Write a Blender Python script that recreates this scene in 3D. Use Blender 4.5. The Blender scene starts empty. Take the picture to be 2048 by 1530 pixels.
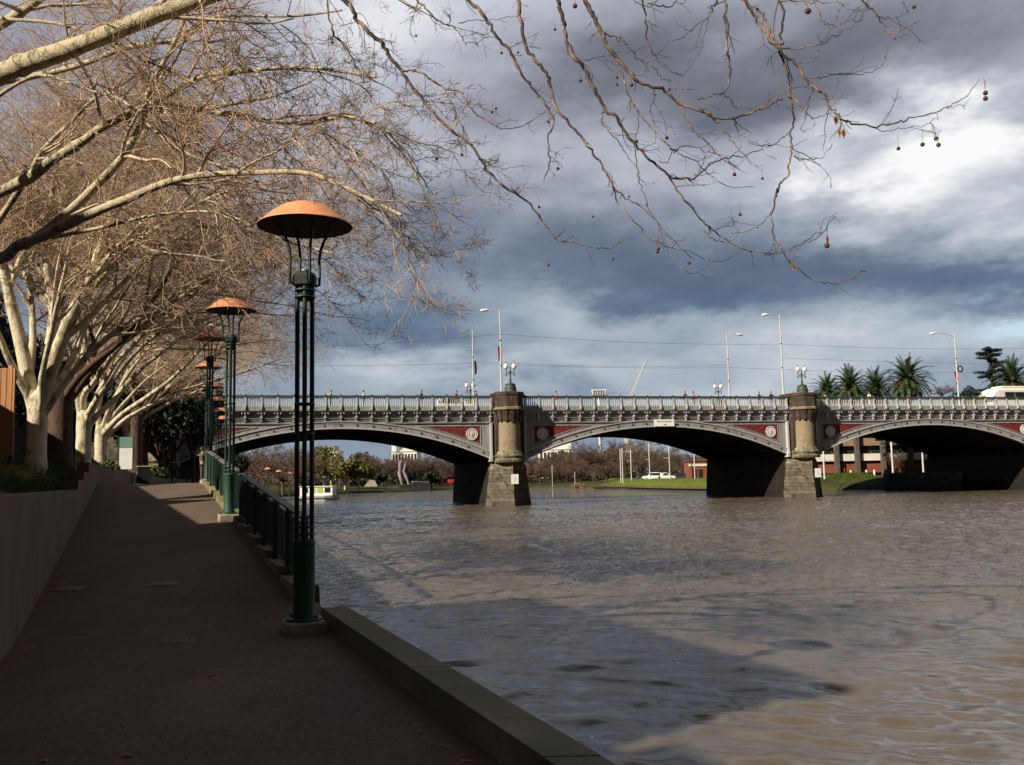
import bpy, bmesh, math, random
import numpy as np
from mathutils import Vector, Matrix

random.seed(7)
SC = bpy.context.scene
COL = SC.collection

# ------------------------------------------------------------------ camera
E = 3.06                       # eye height above the river
FPX, PW, PH = 1850.0, 2048.0, 1530.0
PITCH, ROLL = math.radians(5.8), math.radians(1.15)
fwd = Vector((0, math.cos(PITCH), math.sin(PITCH)))
_r0 = Vector((1, 0, 0)); _u0 = Vector((0, -math.sin(PITCH), math.cos(PITCH)))
cup = (_u0 * math.cos(ROLL) + _r0 * math.sin(ROLL)).normalized()
crt = (_r0 * math.cos(ROLL) - _u0 * math.sin(ROLL)).normalized()
EYE = Vector((0, 0, E))
cam = bpy.data.cameras.new('camera')
cam.sensor_width = 36.0
cam.lens = 36.0 * FPX / PW
cam.clip_start = 0.1
cam.clip_end = 6000
camo = bpy.data.objects.new('camera', cam)
COL.objects.link(camo)
M = Matrix((crt, cup, -fwd)).transposed().to_4x4()
M.translation = EYE
camo.matrix_world = M
SC.camera = camo

def ray(px, py):
    return fwd + crt * ((px - PW / 2) / FPX) + cup * ((PH / 2 - py) / FPX)
def at(px, py, Y):             # the place a measured pixel has at a known distance Y
    d = ray(px, py)
    return EYE + d * (Y / d.y)
def at_z(px, py, z):
    d = ray(px, py)
    return EYE + d * ((z - E) / d.z)

# ------------------------------------------------------------------ sun, sky, exposure
SUN_EL = math.radians(32.0)
SUN_AZ = math.radians(50.0)    # light travels towards this azimuth (from +Y towards +X)
SUN_DIR = Vector((math.sin(SUN_AZ) * math.cos(SUN_EL), math.cos(SUN_AZ) * math.cos(SUN_EL), -math.sin(SUN_EL)))
sl = bpy.data.lights.new('sun', 'SUN')
sl.energy = 5.0
sl.angle = math.radians(0.5)
sl.color = (1.0, 0.88, 0.70)
so = bpy.data.objects.new('sun', sl)
COL.objects.link(so)
so.rotation_euler = SUN_DIR.to_track_quat('-Z', 'Y').to_euler()
so.location = (-40, -40, 60)
SC.view_settings.view_transform = 'Standard'
SC.view_settings.look = 'None'
SC.view_settings.exposure = 0.55
SC.view_settings.gamma = 1.0

class NT:
    """small helper to write node trees"""
    def __init__(self, tree):
        self.t = tree
        self.n = tree.nodes
        self.l = tree.links
    def new(self, kind, **kw):
        nd = self.n.new(kind)
        for k, v in kw.items():
            setattr(nd, k, v)
        return nd
    def link(self, a, b):
        self.l.new(a, b)
    def math(self, op, a, b=None, c=None):
        nd = self.new('ShaderNodeMath', operation=op)
        for i, v in enumerate((a, b, c)):
            if v is None:
                continue
            if isinstance(v, (int, float)):
                nd.inputs[i].default_value = v
            else:
                self.link(v, nd.inputs[i])
        return nd.outputs[0]
    def ramp(self, fac, stops, interp='LINEAR'):
        nd = self.new('ShaderNodeValToRGB')
        cr = nd.color_ramp
        cr.interpolation = interp
        while len(cr.elements) < len(stops):
            cr.elements.new(0.5)
        for e, (p, c) in zip(cr.elements, stops):
            e.position = p
            e.color = (c[0], c[1], c[2], 1)
        self.link(fac, nd.inputs[0])
        return nd.outputs[0]
    def mix(self, fac, a, b, blend='MIX'):
        nd = self.new('ShaderNodeMix', data_type='RGBA', blend_type=blend)
        for s, v in ((nd.inputs[0], fac), (nd.inputs[6], a), (nd.inputs[7], b)):
            if isinstance(v, (int, float)):
                s.default_value = v
            elif isinstance(v, tuple):
                s.default_value = (v[0], v[1], v[2], 1)
            else:
                self.link(v, s)
        return nd.outputs[2]
    def noise(self, vec, scale, detail=4, rough=0.55, dist=0.0):
        nd = self.new('ShaderNodeTexNoise')
        nd.inputs['Scale'].default_value = scale
        nd.inputs['Detail'].default_value = detail
        nd.inputs['Roughness'].default_value = rough
        nd.inputs['Distortion'].default_value = dist
        if vec is not None:
            self.link(vec, nd.inputs['Vector'])
        return nd.outputs[0]
    def mapping(self, vec, scale=(1, 1, 1), loc=(0, 0, 0), rot=(0, 0, 0)):
        nd = self.new('ShaderNodeMapping')
        nd.inputs['Scale'].default_value = scale
        nd.inputs['Location'].default_value = loc
        nd.inputs['Rotation'].default_value = rot
        self.link(vec, nd.inputs['Vector'])
        return nd.outputs[0]

def lin(r, g, b):
    f = lambda c: c / 12.92 if c <= 0.04045 else ((c + 0.055) / 1.055) ** 2.4
    return (f(r / 255), f(g / 255), f(b / 255))

W = bpy.data.worlds.new('World')
SC.world = W
W.use_nodes = True
w = NT(W.node_tree)
w.n.clear()
wout = w.new('ShaderNodeOutputWorld')
tc = w.new('ShaderNodeTexCoord')
sep = w.new('ShaderNodeSeparateXYZ')
w.link(tc.outputs['Generated'], sep.inputs[0])
sky = w.new('ShaderNodeTexSky', sky_type='NISHITA')
sky.sun_disc = False
sky.sun_elevation = SUN_EL
sky.sun_rotation = math.atan2(-SUN_DIR.x, -SUN_DIR.y)
# clouds: a field of cloud brightness over azimuth and elevation, broken up by noise
warp = w.new('ShaderNodeTexNoise')
warp.inputs['Scale'].default_value = 5.0
warp.inputs['Detail'].default_value = 6
warp.inputs['Roughness'].default_value = 0.6
w.link(w.mapping(tc.outputs['Generated'], (1, 1, 2.4)), warp.inputs['Vector'])
wsep = w.new('ShaderNodeSeparateColor')
w.link(warp.outputs['Color'], wsep.inputs[0])
az = w.math('ARCTAN2', sep.outputs[0], sep.outputs[1])
el = w.math('ARCSINE', sep.outputs[2])
azw = w.math('ADD', az, w.math('MULTIPLY', w.math('SUBTRACT', wsep.outputs[0], 0.5), 0.34))
elw = w.math('ADD', el, w.math('MULTIPLY', w.math('SUBTRACT', wsep.outputs[1], 0.5), 0.20))
BLOBS = [  # measured place in the sky (last one added), spread, how much brighter or darker the cloud is
    (800, 40, 330, 120, 0.32), (1820, 50, 330, 110, -0.10), (1420, 190, 300, 80, -0.26),
    (1880, 290, 170, 85, 0.62), (1650, 320, 130, 60, 0.20), (1980, 450, 120, 70, 0.34), (1230, 315, 250, 50, 0.20),
    (1420, 535, 430, 62, -0.35), (1080, 450, 330, 55, -0.14), (1960, 570, 180, 45, -0.26),
    (960, 605, 200, 34, 0.12), (770, 680, 210, 55, -0.27), (1500, 715, 560, 50, 0.19),
    (1300, 635, 330, 26, 0.12), (900, 760, 300, 30, 0.16), (640, 330, 160, 160, 0.14), (1450, -420, 800, 190, 0.34),  # last: unseen bright cloud added above the view to light the water
]
V = None
for bx, by, sx, sy, amp in BLOBS:
    d = ray(bx, by).normalized()
    a0, e0 = math.atan2(d.x, d.y), math.asin(d.z)
    da = w.math('DIVIDE', w.math('SUBTRACT', azw, a0), sx / FPX)
    de = w.math('DIVIDE', w.math('SUBTRACT', elw, e0), sy / FPX)
    q = w.math('ADD', w.math('MULTIPLY', da, da), w.math('MULTIPLY', de, de))
    g = w.math('MULTIPLY', w.math('EXPONENT', w.math('MULTIPLY', q, -0.7)), amp)
    V = g if V is None else w.math('ADD', V, g)
fb = w.noise(w.mapping(tc.outputs['Generated'], (1, 1, 1.9)), 4.2, 8, 0.54, 0.1)
fb2 = w.noise(w.mapping(tc.outputs['Generated'], (1, 1, 2.4), (3, 1, 2)), 12.0, 6, 0.58)
V = w.math('ADD', V, w.math('MULTIPLY', w.math('SUBTRACT', fb, 0.5), 0.75))
V = w.math('ADD', V, w.math('MULTIPLY', w.math('SUBTRACT', fb2, 0.5), 0.20))
V = w.math('ADD', V, 0.50)
low = w.ramp(V, [(0.0, lin(70, 89, 114)), (0.3, lin(103, 122, 145)), (0.52, lin(147, 161, 177)), (0.74, lin(188, 197, 206)), (1.0, lin(252, 252, 252))])
high = w.ramp(V, [(0.0, lin(88, 93, 106)), (0.3, lin(124, 127, 140)), (0.52, lin(161, 163, 176)), (0.74, lin(192, 195, 207)), (1.0, lin(248, 248, 249))])
hi_mask = w.math('MULTIPLY', w.math('SUBTRACT', el, 0.18), 5.0)
hm = w.new('ShaderNodeClamp')
w.link(hi_mask, hm.inputs[0])
cloud = w.mix(hm.outputs[0], low, high)
bd = ray(2035, 655).normalized()
ga = w.math('DIVIDE', w.math('SUBTRACT', azw, math.atan2(bd.x, bd.y)), 0.05)
ge = w.math('DIVIDE', w.math('SUBTRACT', elw, math.asin(bd.z)), 0.017)
gap = w.math('EXPONENT', w.math('MULTIPLY', w.math('ADD', w.math('MULTIPLY', ga, ga), w.math('MULTIPLY', ge, ge)), -0.7))
skb = w.new('ShaderNodeBackground')
w.link(sky.outputs[0], skb.inputs[0])
skb.inputs[1].default_value = 0.10
clb = w.new('ShaderNodeBackground')
w.link(cloud, clb.inputs[0])
# unseen sky overhead and behind the camera, dimmed to deepen the shade in view
fr_ = w.math('MULTIPLY', w.math('ADD', sep.outputs[1], 0.15), 2.0)
frc = w.new('ShaderNodeClamp'); w.link(fr_, frc.inputs[0])
hd_ = w.math('MULTIPLY', w.math('SUBTRACT', 0.93, sep.outputs[2]), 3.4)
hdc = w.new('ShaderNodeClamp'); w.link(hd_, hdc.inputs[0])
w.link(w.math('ADD', 0.13, w.math('MULTIPLY', w.math('MULTIPLY', frc.outputs[0], hdc.outputs[0]), 0.56)), clb.inputs[1])
mixs = w.new('ShaderNodeMixShader')
w.link(w.math('MULTIPLY', gap, 0.75), mixs.inputs[0])
w.link(clb.outputs[0], mixs.inputs[1])
w.link(skb.outputs[0], mixs.inputs[2])
w.link(mixs.outputs[0], wout.inputs[0])

# ------------------------------------------------------------------ materials
def base_mat(name):
    m = bpy.data.materials.new(name)
    m.use_nodes = True
    nt = NT(m.node_tree)
    b = nt.n['Principled BSDF']
    return m, nt, b
def pos(nt):
    return nt.new('ShaderNodeNewGeometry').outputs['Position']
def objc(nt):
    return nt.new('ShaderNodeTexCoord').outputs['Object']
def bump(nt, b, h, dist, strength=1.0):
    n = nt.new('ShaderNodeBump')
    n.inputs['Distance'].default_value = dist
    n.inputs['Strength'].default_value = strength
    nt.link(h, n.inputs['Height'])
    nt.link(n.outputs[0], b.inputs['Normal'])
    return n
def noisy(name, c1, c2, scale=3.0, rough=0.7, bscale=30.0, bdist=0.0, metal=0.0, stretch=(1, 1, 1), spec=0.5, c3=None, lo=0.35, hi=0.65, vec='obj'):
    m, nt, b = base_mat(name)
    v = nt.mapping(objc(nt) if vec == 'obj' else pos(nt), stretch)
    n = nt.noise(v, scale, 6, 0.6)
    st = [(lo, c1), (hi, c2)]
    if c3 is not None:
        st.append((min(hi + 0.13, 0.99), c3))
    nt.link(nt.ramp(n, st), b.inputs['Base Color'])
    b.inputs['Roughness'].default_value = rough
    b.inputs['Metallic'].default_value = metal
    b.inputs['Specular IOR Level'].default_value = spec
    if bdist:
        bump(nt, b, nt.noise(v, bscale, 5, 0.6), bdist)
    return m

MAT = {}
MAT['copper'] = noisy('copper', (0.62, 0.25, 0.12), (0.76, 0.34, 0.17), 5, 0.5, 60, 0.003, 0.0, c3=(0.40, 0.18, 0.11), lo=0.38, hi=0.56)
MAT['cap_under'] = noisy('cap_underside', (0.03, 0.022, 0.018), (0.055, 0.04, 0.03), 6, 0.8)
MAT['lamp_green'] = noisy('dark_green_paint', (0.006, 0.020, 0.013), (0.010, 0.034, 0.020), 5, 0.5, 80, 0.001)
MAT['lamp_base_green'] = noisy('mid_green_paint', (0.006, 0.040, 0.017), (0.011, 0.060, 0.026), 5, 0.65, 80, 0.001)
MAT['head_green'] = noisy('black_green_paint', (0.006, 0.011, 0.008), (0.010, 0.018, 0.013), 5, 0.6)
MAT['rail_green'] = noisy('railing_green_paint', (0.007, 0.024, 0.017), (0.014, 0.045, 0.03), 6, 0.45)
MAT['rail_top'] = noisy('railing_cap_timber', (0.10, 0.10, 0.085), (0.17, 0.16, 0.14), 6, 0.6, stretch=(1, 1, 6))
MAT['lamp_fixture'] = noisy('grey_lamp_fixture', (0.16, 0.17, 0.16), (0.22, 0.23, 0.22), 3, 0.4)
MAT['glass_lamp'] = noisy('opal_glass', (0.80, 0.78, 0.70), (0.9, 0.88, 0.82), 3, 0.25)
MAT['concrete'] = noisy('pale_concrete', (0.24, 0.20, 0.15), (0.36, 0.31, 0.24), 4, 0.85, 40, 0.004, c3=(0.17, 0.15, 0.11))
MAT['white_paint'] = noisy('white_paint', (0.70, 0.70, 0.68), (0.80, 0.80, 0.78), 4, 0.45)
MAT['galv'] = noisy('pale_grey_pole', (0.42, 0.43, 0.44), (0.54, 0.55, 0.55), 4, 0.45)
MAT['black'] = noisy('black_marks', (0.012, 0.012, 0.013), (0.02, 0.02, 0.02), 4, 0.6)
MAT['red_banner'] = noisy('red_banner_cloth', (0.55, 0.03, 0.035), (0.66, 0.05, 0.05), 3, 0.7)
MAT['maroon'] = noisy('maroon_banner_cloth', (0.14, 0.012, 0.02), (0.20, 0.02, 0.03), 3, 0.7)
MAT['dark_glass'] = noisy('dark_glass', (0.012, 0.014, 0.016), (0.025, 0.028, 0.03), 3, 0.12)
MAT['bronze'] = noisy('verdigris_bronze', (0.025, 0.042, 0.034), (0.055, 0.08, 0.062), 5, 0.6)
MAT['bridge_grey'] = noisy('bridge_grey_paint', (0.225, 0.228, 0.236), (0.28, 0.282, 0.29), 1.5, 0.55, 20, 0.003, c3=(0.175, 0.175, 0.182), stretch=(1, 1, 0.4))
def iron_paint(name, a, b_, c):
    m, nt, b = base_mat(name)
    o = objc(nt)
    col = nt.ramp(nt.noise(nt.mapping(o, (1, 1, 0.4)), 1.5, 6, 0.6), [(0.35, a), (0.62, b_), (0.75, c)])
    st = nt.noise(nt.mapping(o, (2.6, 2.6, 0.16)), 1.3, 6, 0.65)
    col = nt.mix(nt.ramp(st, [(0.50, (0, 0, 0)), (0.70, (0.6, 0.6, 0.6))]), col, (0.095, 0.085, 0.078))
    sp = nt.noise(nt.mapping(o, (1, 1, 0.5)), 4.0, 7, 0.75)
    col = nt.mix(nt.ramp(sp, [(0.60, (0, 0, 0)), (0.74, (0.55, 0.55, 0.55))]), col, (0.13, 0.075, 0.045))
    nt.link(col, b.inputs['Base Color'])
    b.inputs['Roughness'].default_value = 0.6
    bump(nt, b, nt.noise(o, 20, 4, 0.6), 0.003)
    return m
MAT['bridge_grey'] = iron_paint('weathered_bridge_grey', (0.23, 0.233, 0.24), (0.285, 0.287, 0.295), (0.175, 0.175, 0.182))
MAT['bridge_light'] = noisy('bridge_pale_paint', (0.39, 0.40, 0.41), (0.47, 0.48, 0.485), 2.0, 0.5)
MAT['bridge_dark'] = noisy('bridge_soffit_shade', (0.010, 0.007, 0.007), (0.020, 0.012, 0.011), 1.0, 0.85, spec=0.1)  # near-black colour stands in for shade under the arches
MAT['bridge_rail_dark'] = noisy('balustrade_rail_paint', (0.03, 0.045, 0.042), (0.055, 0.07, 0.066), 3, 0.5)
MAT['stud'] = noisy('dark_rosette', (0.05, 0.045, 0.05), (0.09, 0.085, 0.085), 9, 0.6)
MAT['red_panel'] = noisy('red_spandrel_paint', (0.10, 0.006, 0.008), (0.22, 0.016, 0.016), 3.5, 0.8, 4.0, 0.20, c3=(0.04, 0.003, 0.004))
MAT['asphalt'] = noisy('road_asphalt', (0.045, 0.045, 0.046), (0.06, 0.06, 0.06), 8, 0.9)
MAT['gold'] = noisy('gilt_relief', (0.45, 0.32, 0.10), (0.6, 0.45, 0.2), 7, 0.5)

def stone_mat(name, c1, c2, c3, moss, bw=0.95, bh=0.42, moss_lo=2.4, moss_hi=4.2, blocks=True):
    m, nt, b = base_mat(name)
    o = objc(nt)
    sx = nt.new('ShaderNodeSeparateXYZ'); nt.link(o, sx.inputs[0])
    n1 = nt.noise(o, 1.6, 8, 0.65)
    col = nt.ramp(n1, [(0.3, c1), (0.55, c2), (0.75, c3)])
    if blocks:
        cx = nt.new('ShaderNodeCombineXYZ')
        nt.link(nt.math('ADD', sx.outputs[0], nt.math('MULTIPLY', sx.outputs[1], 0.8)), cx.inputs[0])
        nt.link(sx.outputs[2], cx.inputs[1])
        br = nt.new('ShaderNodeTexBrick')
        br.inputs['Scale'].default_value = 1.0
        br.inputs['Brick Width'].default_value = bw
        br.inputs['Row Height'].default_value = bh
        br.inputs['Mortar Size'].default_value = 0.03
        br.inputs['Color1'].default_value = (0.72, 0.72, 0.72, 1)
        br.inputs['Color2'].default_value = (1.1, 1.1, 1.1, 1)
        br.inputs['Mortar'].default_value = (0.45, 0.43, 0.4, 1)
        nt.link(cx.outputs[0], br.inputs['Vector'])
        col = nt.mix(1.0, col, br.outputs['Color'], 'MULTIPLY')
    # moss and lichen: on up-facing ledges, thinning out below them
    geo = nt.new('ShaderNodeNewGeometry')
    gn = nt.new('ShaderNodeSeparateXYZ'); nt.link(geo.outputs['Normal'], gn.inputs[0])
    n2 = nt.noise(o, 3.0, 7, 0.7)
    up = nt.math('MULTIPLY', nt.math('SUBTRACT', gn.outputs[2], 0.25), 1.2)
    ht = nt.new('ShaderNodeMapRange')
    ht.inputs[1].default_value = moss_lo; ht.inputs[2].default_value = moss_hi
    ht.inputs[3].default_value = -1.1; ht.inputs[4].default_value = 0.05
    nt.link(sx.outputs[2], ht.inputs[0])
    mk = nt.math('ADD', nt.math('ADD', nt.math('MAXIMUM', up, 0.0), ht.outputs[0]), nt.math('MULTIPLY', nt.math('SUBTRACT', n2, 0.5), 4.5))
    cl = nt.new('ShaderNodeClamp'); nt.link(mk, cl.inputs[0])
    col = nt.mix(cl.outputs[0], col, nt.ramp(nt.noise(o, 5, 4), [(0.35, moss), (0.6, (0.42, 0.42, 0.27)), (0.75, (0.24, 0.16, 0.035))]))
    nt.link(col, b.inputs['Base Color'])
    b.inputs['Roughness'].default_value = 0.95
    b.inputs['Specular IOR Level'].default_value = 0.2
    bump(nt, b, nt.noise(o, 7, 6, 0.7), 0.07)
    return m
MAT['pier_stone'] = stone_mat('pier_bluestone', (0.065, 0.056, 0.046), (0.135, 0.115, 0.09), (0.205, 0.175, 0.135), (0.26, 0.25, 0.12), moss_lo=2.7, moss_hi=4.0)
MAT['pier_dark'] = stone_mat('pier_capital_stone', (0.035, 0.026, 0.022), (0.075, 0.055, 0.045), (0.15, 0.115, 0.085), (0.3, 0.28, 0.2), blocks=False, moss_lo=30, moss_hi=40)
MAT['column_stone'] = stone_mat('pier_shaft_stone', (0.19, 0.15, 0.10), (0.28, 0.225, 0.15), (0.13, 0.10, 0.07), (0.3, 0.27, 0.17), blocks=False, moss_lo=30, moss_hi=40)
MAT['wall_bluestone'] = stone_mat('retaining_bluestone', (0.13, 0.118, 0.114), (0.19, 0.175, 0.17), (0.25, 0.23, 0.22), (0.10, 0.1, 0.06), moss_lo=50, moss_hi=60)  # stone colour lifted to offset the bridge shadow falling on this wall
MAT['pier_shaded'] = stone_mat('pier_shaded_bluestone', (0.012, 0.011, 0.010), (0.024, 0.021, 0.019), (0.035, 0.03, 0.027), (0.03, 0.03, 0.02), moss_lo=50, moss_hi=60)  # pier stone darkened to stand for the shade beneath the bridge
MAT['quay_stone'] = stone_mat('quay_bluestone', (0.045, 0.042, 0.040), (0.085, 0.078, 0.07), (0.12, 0.11, 0.1), (0.06, 0.07, 0.03), moss_lo=-30, moss_hi=60)

def kerb_mat():
    m, nt, b = base_mat('kerb_stone')
    o = pos(nt)
    n = nt.noise(o, 1.3, 7, 0.65)
    col = nt.ramp(n, [(0.32, (0.14, 0.112, 0.078)), (0.55, (0.23, 0.19, 0.125)), (0.72, (0.32, 0.265, 0.19))])
    n2 = nt.noise(o, 0.9, 5, 0.7)
    col = nt.mix(nt.ramp(n2, [(0.42, (0, 0, 0)), (0.56, (0.85, 0.85, 0.85))]), col, (0.125, 0.125, 0.04))
    nt.link(col, b.inputs['Base Color'])
    b.inputs['Roughness'].default_value = 0.9
    bump(nt, b, nt.noise(o, 40, 5, 0.7), 0.006)
    return m
MAT['kerb'] = kerb_mat()

def path_mat():
    m, nt, b = base_mat('path_gravel_asphalt')
    o = pos(nt)
    big = nt.noise(o, 0.35, 6, 0.65)
    col = nt.ramp(big, [(0.33, (0.088, 0.062, 0.045)), (0.6, (0.122, 0.087, 0.063)), (0.75, (0.155, 0.113, 0.082))])
    fine = nt.noise(o, 70, 3, 0.8)
    col = nt.mix(0.7, col, nt.ramp(fine, [(0.3, (0.25, 0.25, 0.25)), (0.5, (0.95, 0.95, 0.95)), (0.72, (2.3, 2.2, 2.0))]), 'MULTIPLY')
    # grit of two sizes, old cracks and repaired patches
    g2 = nt.noise(o, 22, 4, 0.75)
    col = nt.mix(0.8, col, nt.ramp(g2, [(0.32, (0.5, 0.5, 0.5)), (0.5, (1, 1, 1)), (0.7, (1.5, 1.5, 1.45))]), 'MULTIPLY')
    vo = nt.new('ShaderNodeTexVoronoi', feature='DISTANCE_TO_EDGE')
    vo.inputs['Scale'].default_value = 0.42
    wob = nt.new('ShaderNodeVectorMath', operation='ADD')
    nz = nt.new('ShaderNodeTexNoise'); nz.inputs['Scale'].default_value = 1.6; nz.inputs['Detail'].default_value = 6; nt.link(o, nz.inputs['Vector'])
    nt.link(o, wob.inputs[0]); nt.link(nz.outputs['Color'], wob.inputs[1])
    nt.link(wob.outputs[0], vo.inputs['Vector'])
    col = nt.mix(nt.ramp(vo.outputs['Distance'], [(0.0, (0.38, 0.38, 0.38)), (0.010, (0, 0, 0))]), col, (0.03, 0.024, 0.02))
    # worn patches along the walking line
    st = nt.noise(nt.mapping(o, (1.4, 0.25, 1), rot=(0, 0, 0.38)), 0.8, 5, 0.6)
    col = nt.mix(nt.ramp(st, [(0.5, (0, 0, 0)), (0.7, (0.35, 0.35, 0.35))]), col, (0.075, 0.058, 0.046))
    nt.link(col, b.inputs['Base Color'])
    b.inputs['Roughness'].default_value = 0.88
    b.inputs['Specular IOR Level'].default_value = 0.3
    bump(nt, b, nt.noise(o, 90, 4, 0.7), 0.004)
    return m
MAT['path'] = path_mat()

def planterwall_mat():
    m, nt, b = base_mat('rendered_planter_wall')
    o = pos(nt)
    n = nt.noise(o, 1.6, 7, 0.6)
    col = nt.ramp(n, [(0.3, (0.125, 0.085, 0.06)), (0.6, (0.18, 0.125, 0.088)), (0.78, (0.24, 0.17, 0.12))])
    streak = nt.noise(nt.mapping(o, (1.5, 1.5, 0.16)), 1.5, 6, 0.6)
    col = nt.mix(nt.ramp(streak, [(0.48, (0, 0, 0)), (0.75, (0.6, 0.6, 0.6))]), col, (0.10, 0.075, 0.058))
    nt.link(col, b.inputs['Base Color'])
    b.inputs['Roughness'].default_value = 0.9
    bump(nt, b, nt.noise(o, 30, 5, 0.7), 0.006)
    return m
MAT['planter'] = planterwall_mat()
MAT['soil'] = noisy('bark_mulch', (0.045, 0.022, 0.014), (0.10, 0.045, 0.025), 14, 0.95, 30, 0.05, vec='pos')

def bark_mat(name, cream, grey, dark, scale=4.5):
    m, nt, b = base_mat(name)
    o = pos(nt)
    n = nt.noise(nt.mapping(o, (1, 1, 0.55)), scale, 6, 0.62, 0.4)
    col = nt.ramp(n, [(0.34, dark), (0.43, grey), (0.50, cream), (0.62, (cream[0] * 1.1, cream[1] * 1.08, cream[2] * 1.0)), (0.70, grey)])
    n2 = nt.noise(o, scale * 5, 4, 0.7)
    col = nt.mix(0.5, col, nt.ramp(n2, [(0.3, (0.65, 0.62, 0.58)), (0.6, (1.05, 1.05, 1.05))]), 'MULTIPLY')
    nt.link(col, b.inputs['Base Color'])
    b.inputs['Roughness'].default_value = 0.85
    b.inputs['Specular IOR Level'].default_value = 0.25
    bump(nt, b, nt.noise(o, scale * 4, 5, 0.65), 0.025)
    return m
MAT['bark'] = bark_mat('plane_bark', (0.62, 0.56, 0.43), (0.40, 0.35, 0.25), (0.20, 0.16, 0.11))
MAT['limb'] = bark_mat('plane_limb_bark', (0.52, 0.45, 0.32), (0.30, 0.27, 0.18), (0.10, 0.075, 0.05), 8)
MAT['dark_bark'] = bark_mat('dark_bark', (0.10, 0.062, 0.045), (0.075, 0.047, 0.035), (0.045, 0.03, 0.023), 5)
MAT['branch'] = noisy('branch_bark', (0.36, 0.28, 0.19), (0.56, 0.47, 0.34), 3.5, 0.8, c3=(0.22, 0.16, 0.105), vec='pos')
MAT['twig'] = noisy('twig_bark', (0.41, 0.275, 0.18), (0.53, 0.385, 0.26), 1.6, 0.8, c3=(0.58, 0.45, 0.32), vec='pos')
MAT['near_twig'] = noisy('near_twig_bark', (0.035, 0.024, 0.019), (0.20, 0.14, 0.095), 7.0, 0.75, c3=(0.36, 0.26, 0.17), lo=0.44, hi=0.58, vec='pos')
MAT['far_twig'] = noisy('far_twig_bark', (0.085, 0.055, 0.048), (0.135, 0.085, 0.07), 0.12, 0.9, vec='pos')
MAT['far_twig_tan'] = noisy('tan_far_twig_bark', (0.13, 0.085, 0.055), (0.19, 0.125, 0.08), 0.12, 0.9, vec='pos')
MAT['seed'] = noisy('seed_ball', (0.075, 0.028, 0.018), (0.15, 0.062, 0.04), 60, 0.9, 160, 0.004)
MAT['dead_leaf'] = noisy('dead_leaf', (0.22, 0.11, 0.045), (0.34, 0.18, 0.08), 20, 0.8)

def leaf_mat(name, a, b_, scale=0.6, trans=0.25):
    m, nt, b = base_mat(name)
    o = pos(nt)
    n = nt.noise(o, scale, 5, 0.7)
    nt.link(nt.ramp(n, [(0.35, a), (0.68, b_)]), b.inputs['Base Color'])
    b.inputs['Roughness'].default_value = 0.6
    b.inputs['Specular IOR Level'].default_value = 0.3
    return m
MAT['leaf_dark'] = leaf_mat('dark_evergreen_leaf', (0.008, 0.016, 0.009), (0.022, 0.036, 0.014))
MAT['leaf_olive'] = leaf_mat('olive_leaf', (0.06, 0.07, 0.014), (0.17, 0.16, 0.028), 0.35)
MAT['leaf_green'] = leaf_mat('mid_green_leaf', (0.03, 0.05, 0.015), (0.075, 0.10, 0.028), 0.4)
MAT['palm_leaf'] = leaf_mat('palm_leaf', (0.022, 0.045, 0.018), (0.055, 0.085, 0.032), 0.9)
MAT['palm_fruit'] = noisy('orange_palm_fruit', (0.35, 0.10, 0.02), (0.5, 0.17, 0.04), 3, 0.7)
MAT['palm_trunk'] = noisy('palm_trunk', (0.09, 0.06, 0.04), (0.16, 0.11, 0.07), 5, 0.9, 12, 0.05)
MAT['conifer'] = leaf_mat('conifer_needle', (0.008, 0.018, 0.010), (0.022, 0.042, 0.02))
MAT['grassblade'] = leaf_mat('grass_blade', (0.04, 0.085, 0.016), (0.12, 0.18, 0.04), 3)
MAT['strap_leaf'] = leaf_mat('strap_leaf', (0.22, 0.22, 0.05), (0.40, 0.37, 0.12), 3)

MAT['bank'] = noisy('rough_bank_grass', (0.028, 0.032, 0.012), (0.06, 0.062, 0.02), 0.5, 0.95, 6, 0.05, c3=(0.085, 0.07, 0.035), vec='pos', spec=0.1)
MAT['white_board_paint'] = noisy('bright_white_paint', (0.86, 0.86, 0.85), (0.9, 0.9, 0.89), 4, 0.5)
def lawn_mat():
    m, nt, b = base_mat('lawn')
    o = pos(nt)
    n = nt.noise(o, 0.55, 8, 0.75)
    col = nt.ramp(n, [(0.3, (0.055, 0.075, 0.014)), (0.5, (0.095, 0.13, 0.02)), (0.66, (0.13, 0.155, 0.03)), (0.8, (0.15, 0.145, 0.055))])
    sx = nt.new('ShaderNodeSeparateXYZ'); nt.link(o, sx.inputs[0])
    edge = nt.new('ShaderNodeMapRange')
    edge.inputs[1].default_value = 0.25; edge.inputs[2].default_value = 0.95
    nt.link(nt.math('ADD', sx.outputs[2], nt.math('MULTIPLY', nt.math('SUBTRACT', nt.noise(o, 0.7, 4), 0.5), 0.9)), edge.inputs[0])
    col = nt.mix(edge.outputs[0], (0.085, 0.06, 0.035), col)
    nt.link(col, b.inputs['Base Color'])
    b.inputs['Roughness'].default_value = 0.95
    b.inputs['Specular IOR Level'].default_value = 0.1
    bump(nt, b, nt.noise(o, 5.0, 5, 0.7), 0.12)
    return m
MAT['lawn'] = lawn_mat()

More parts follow.
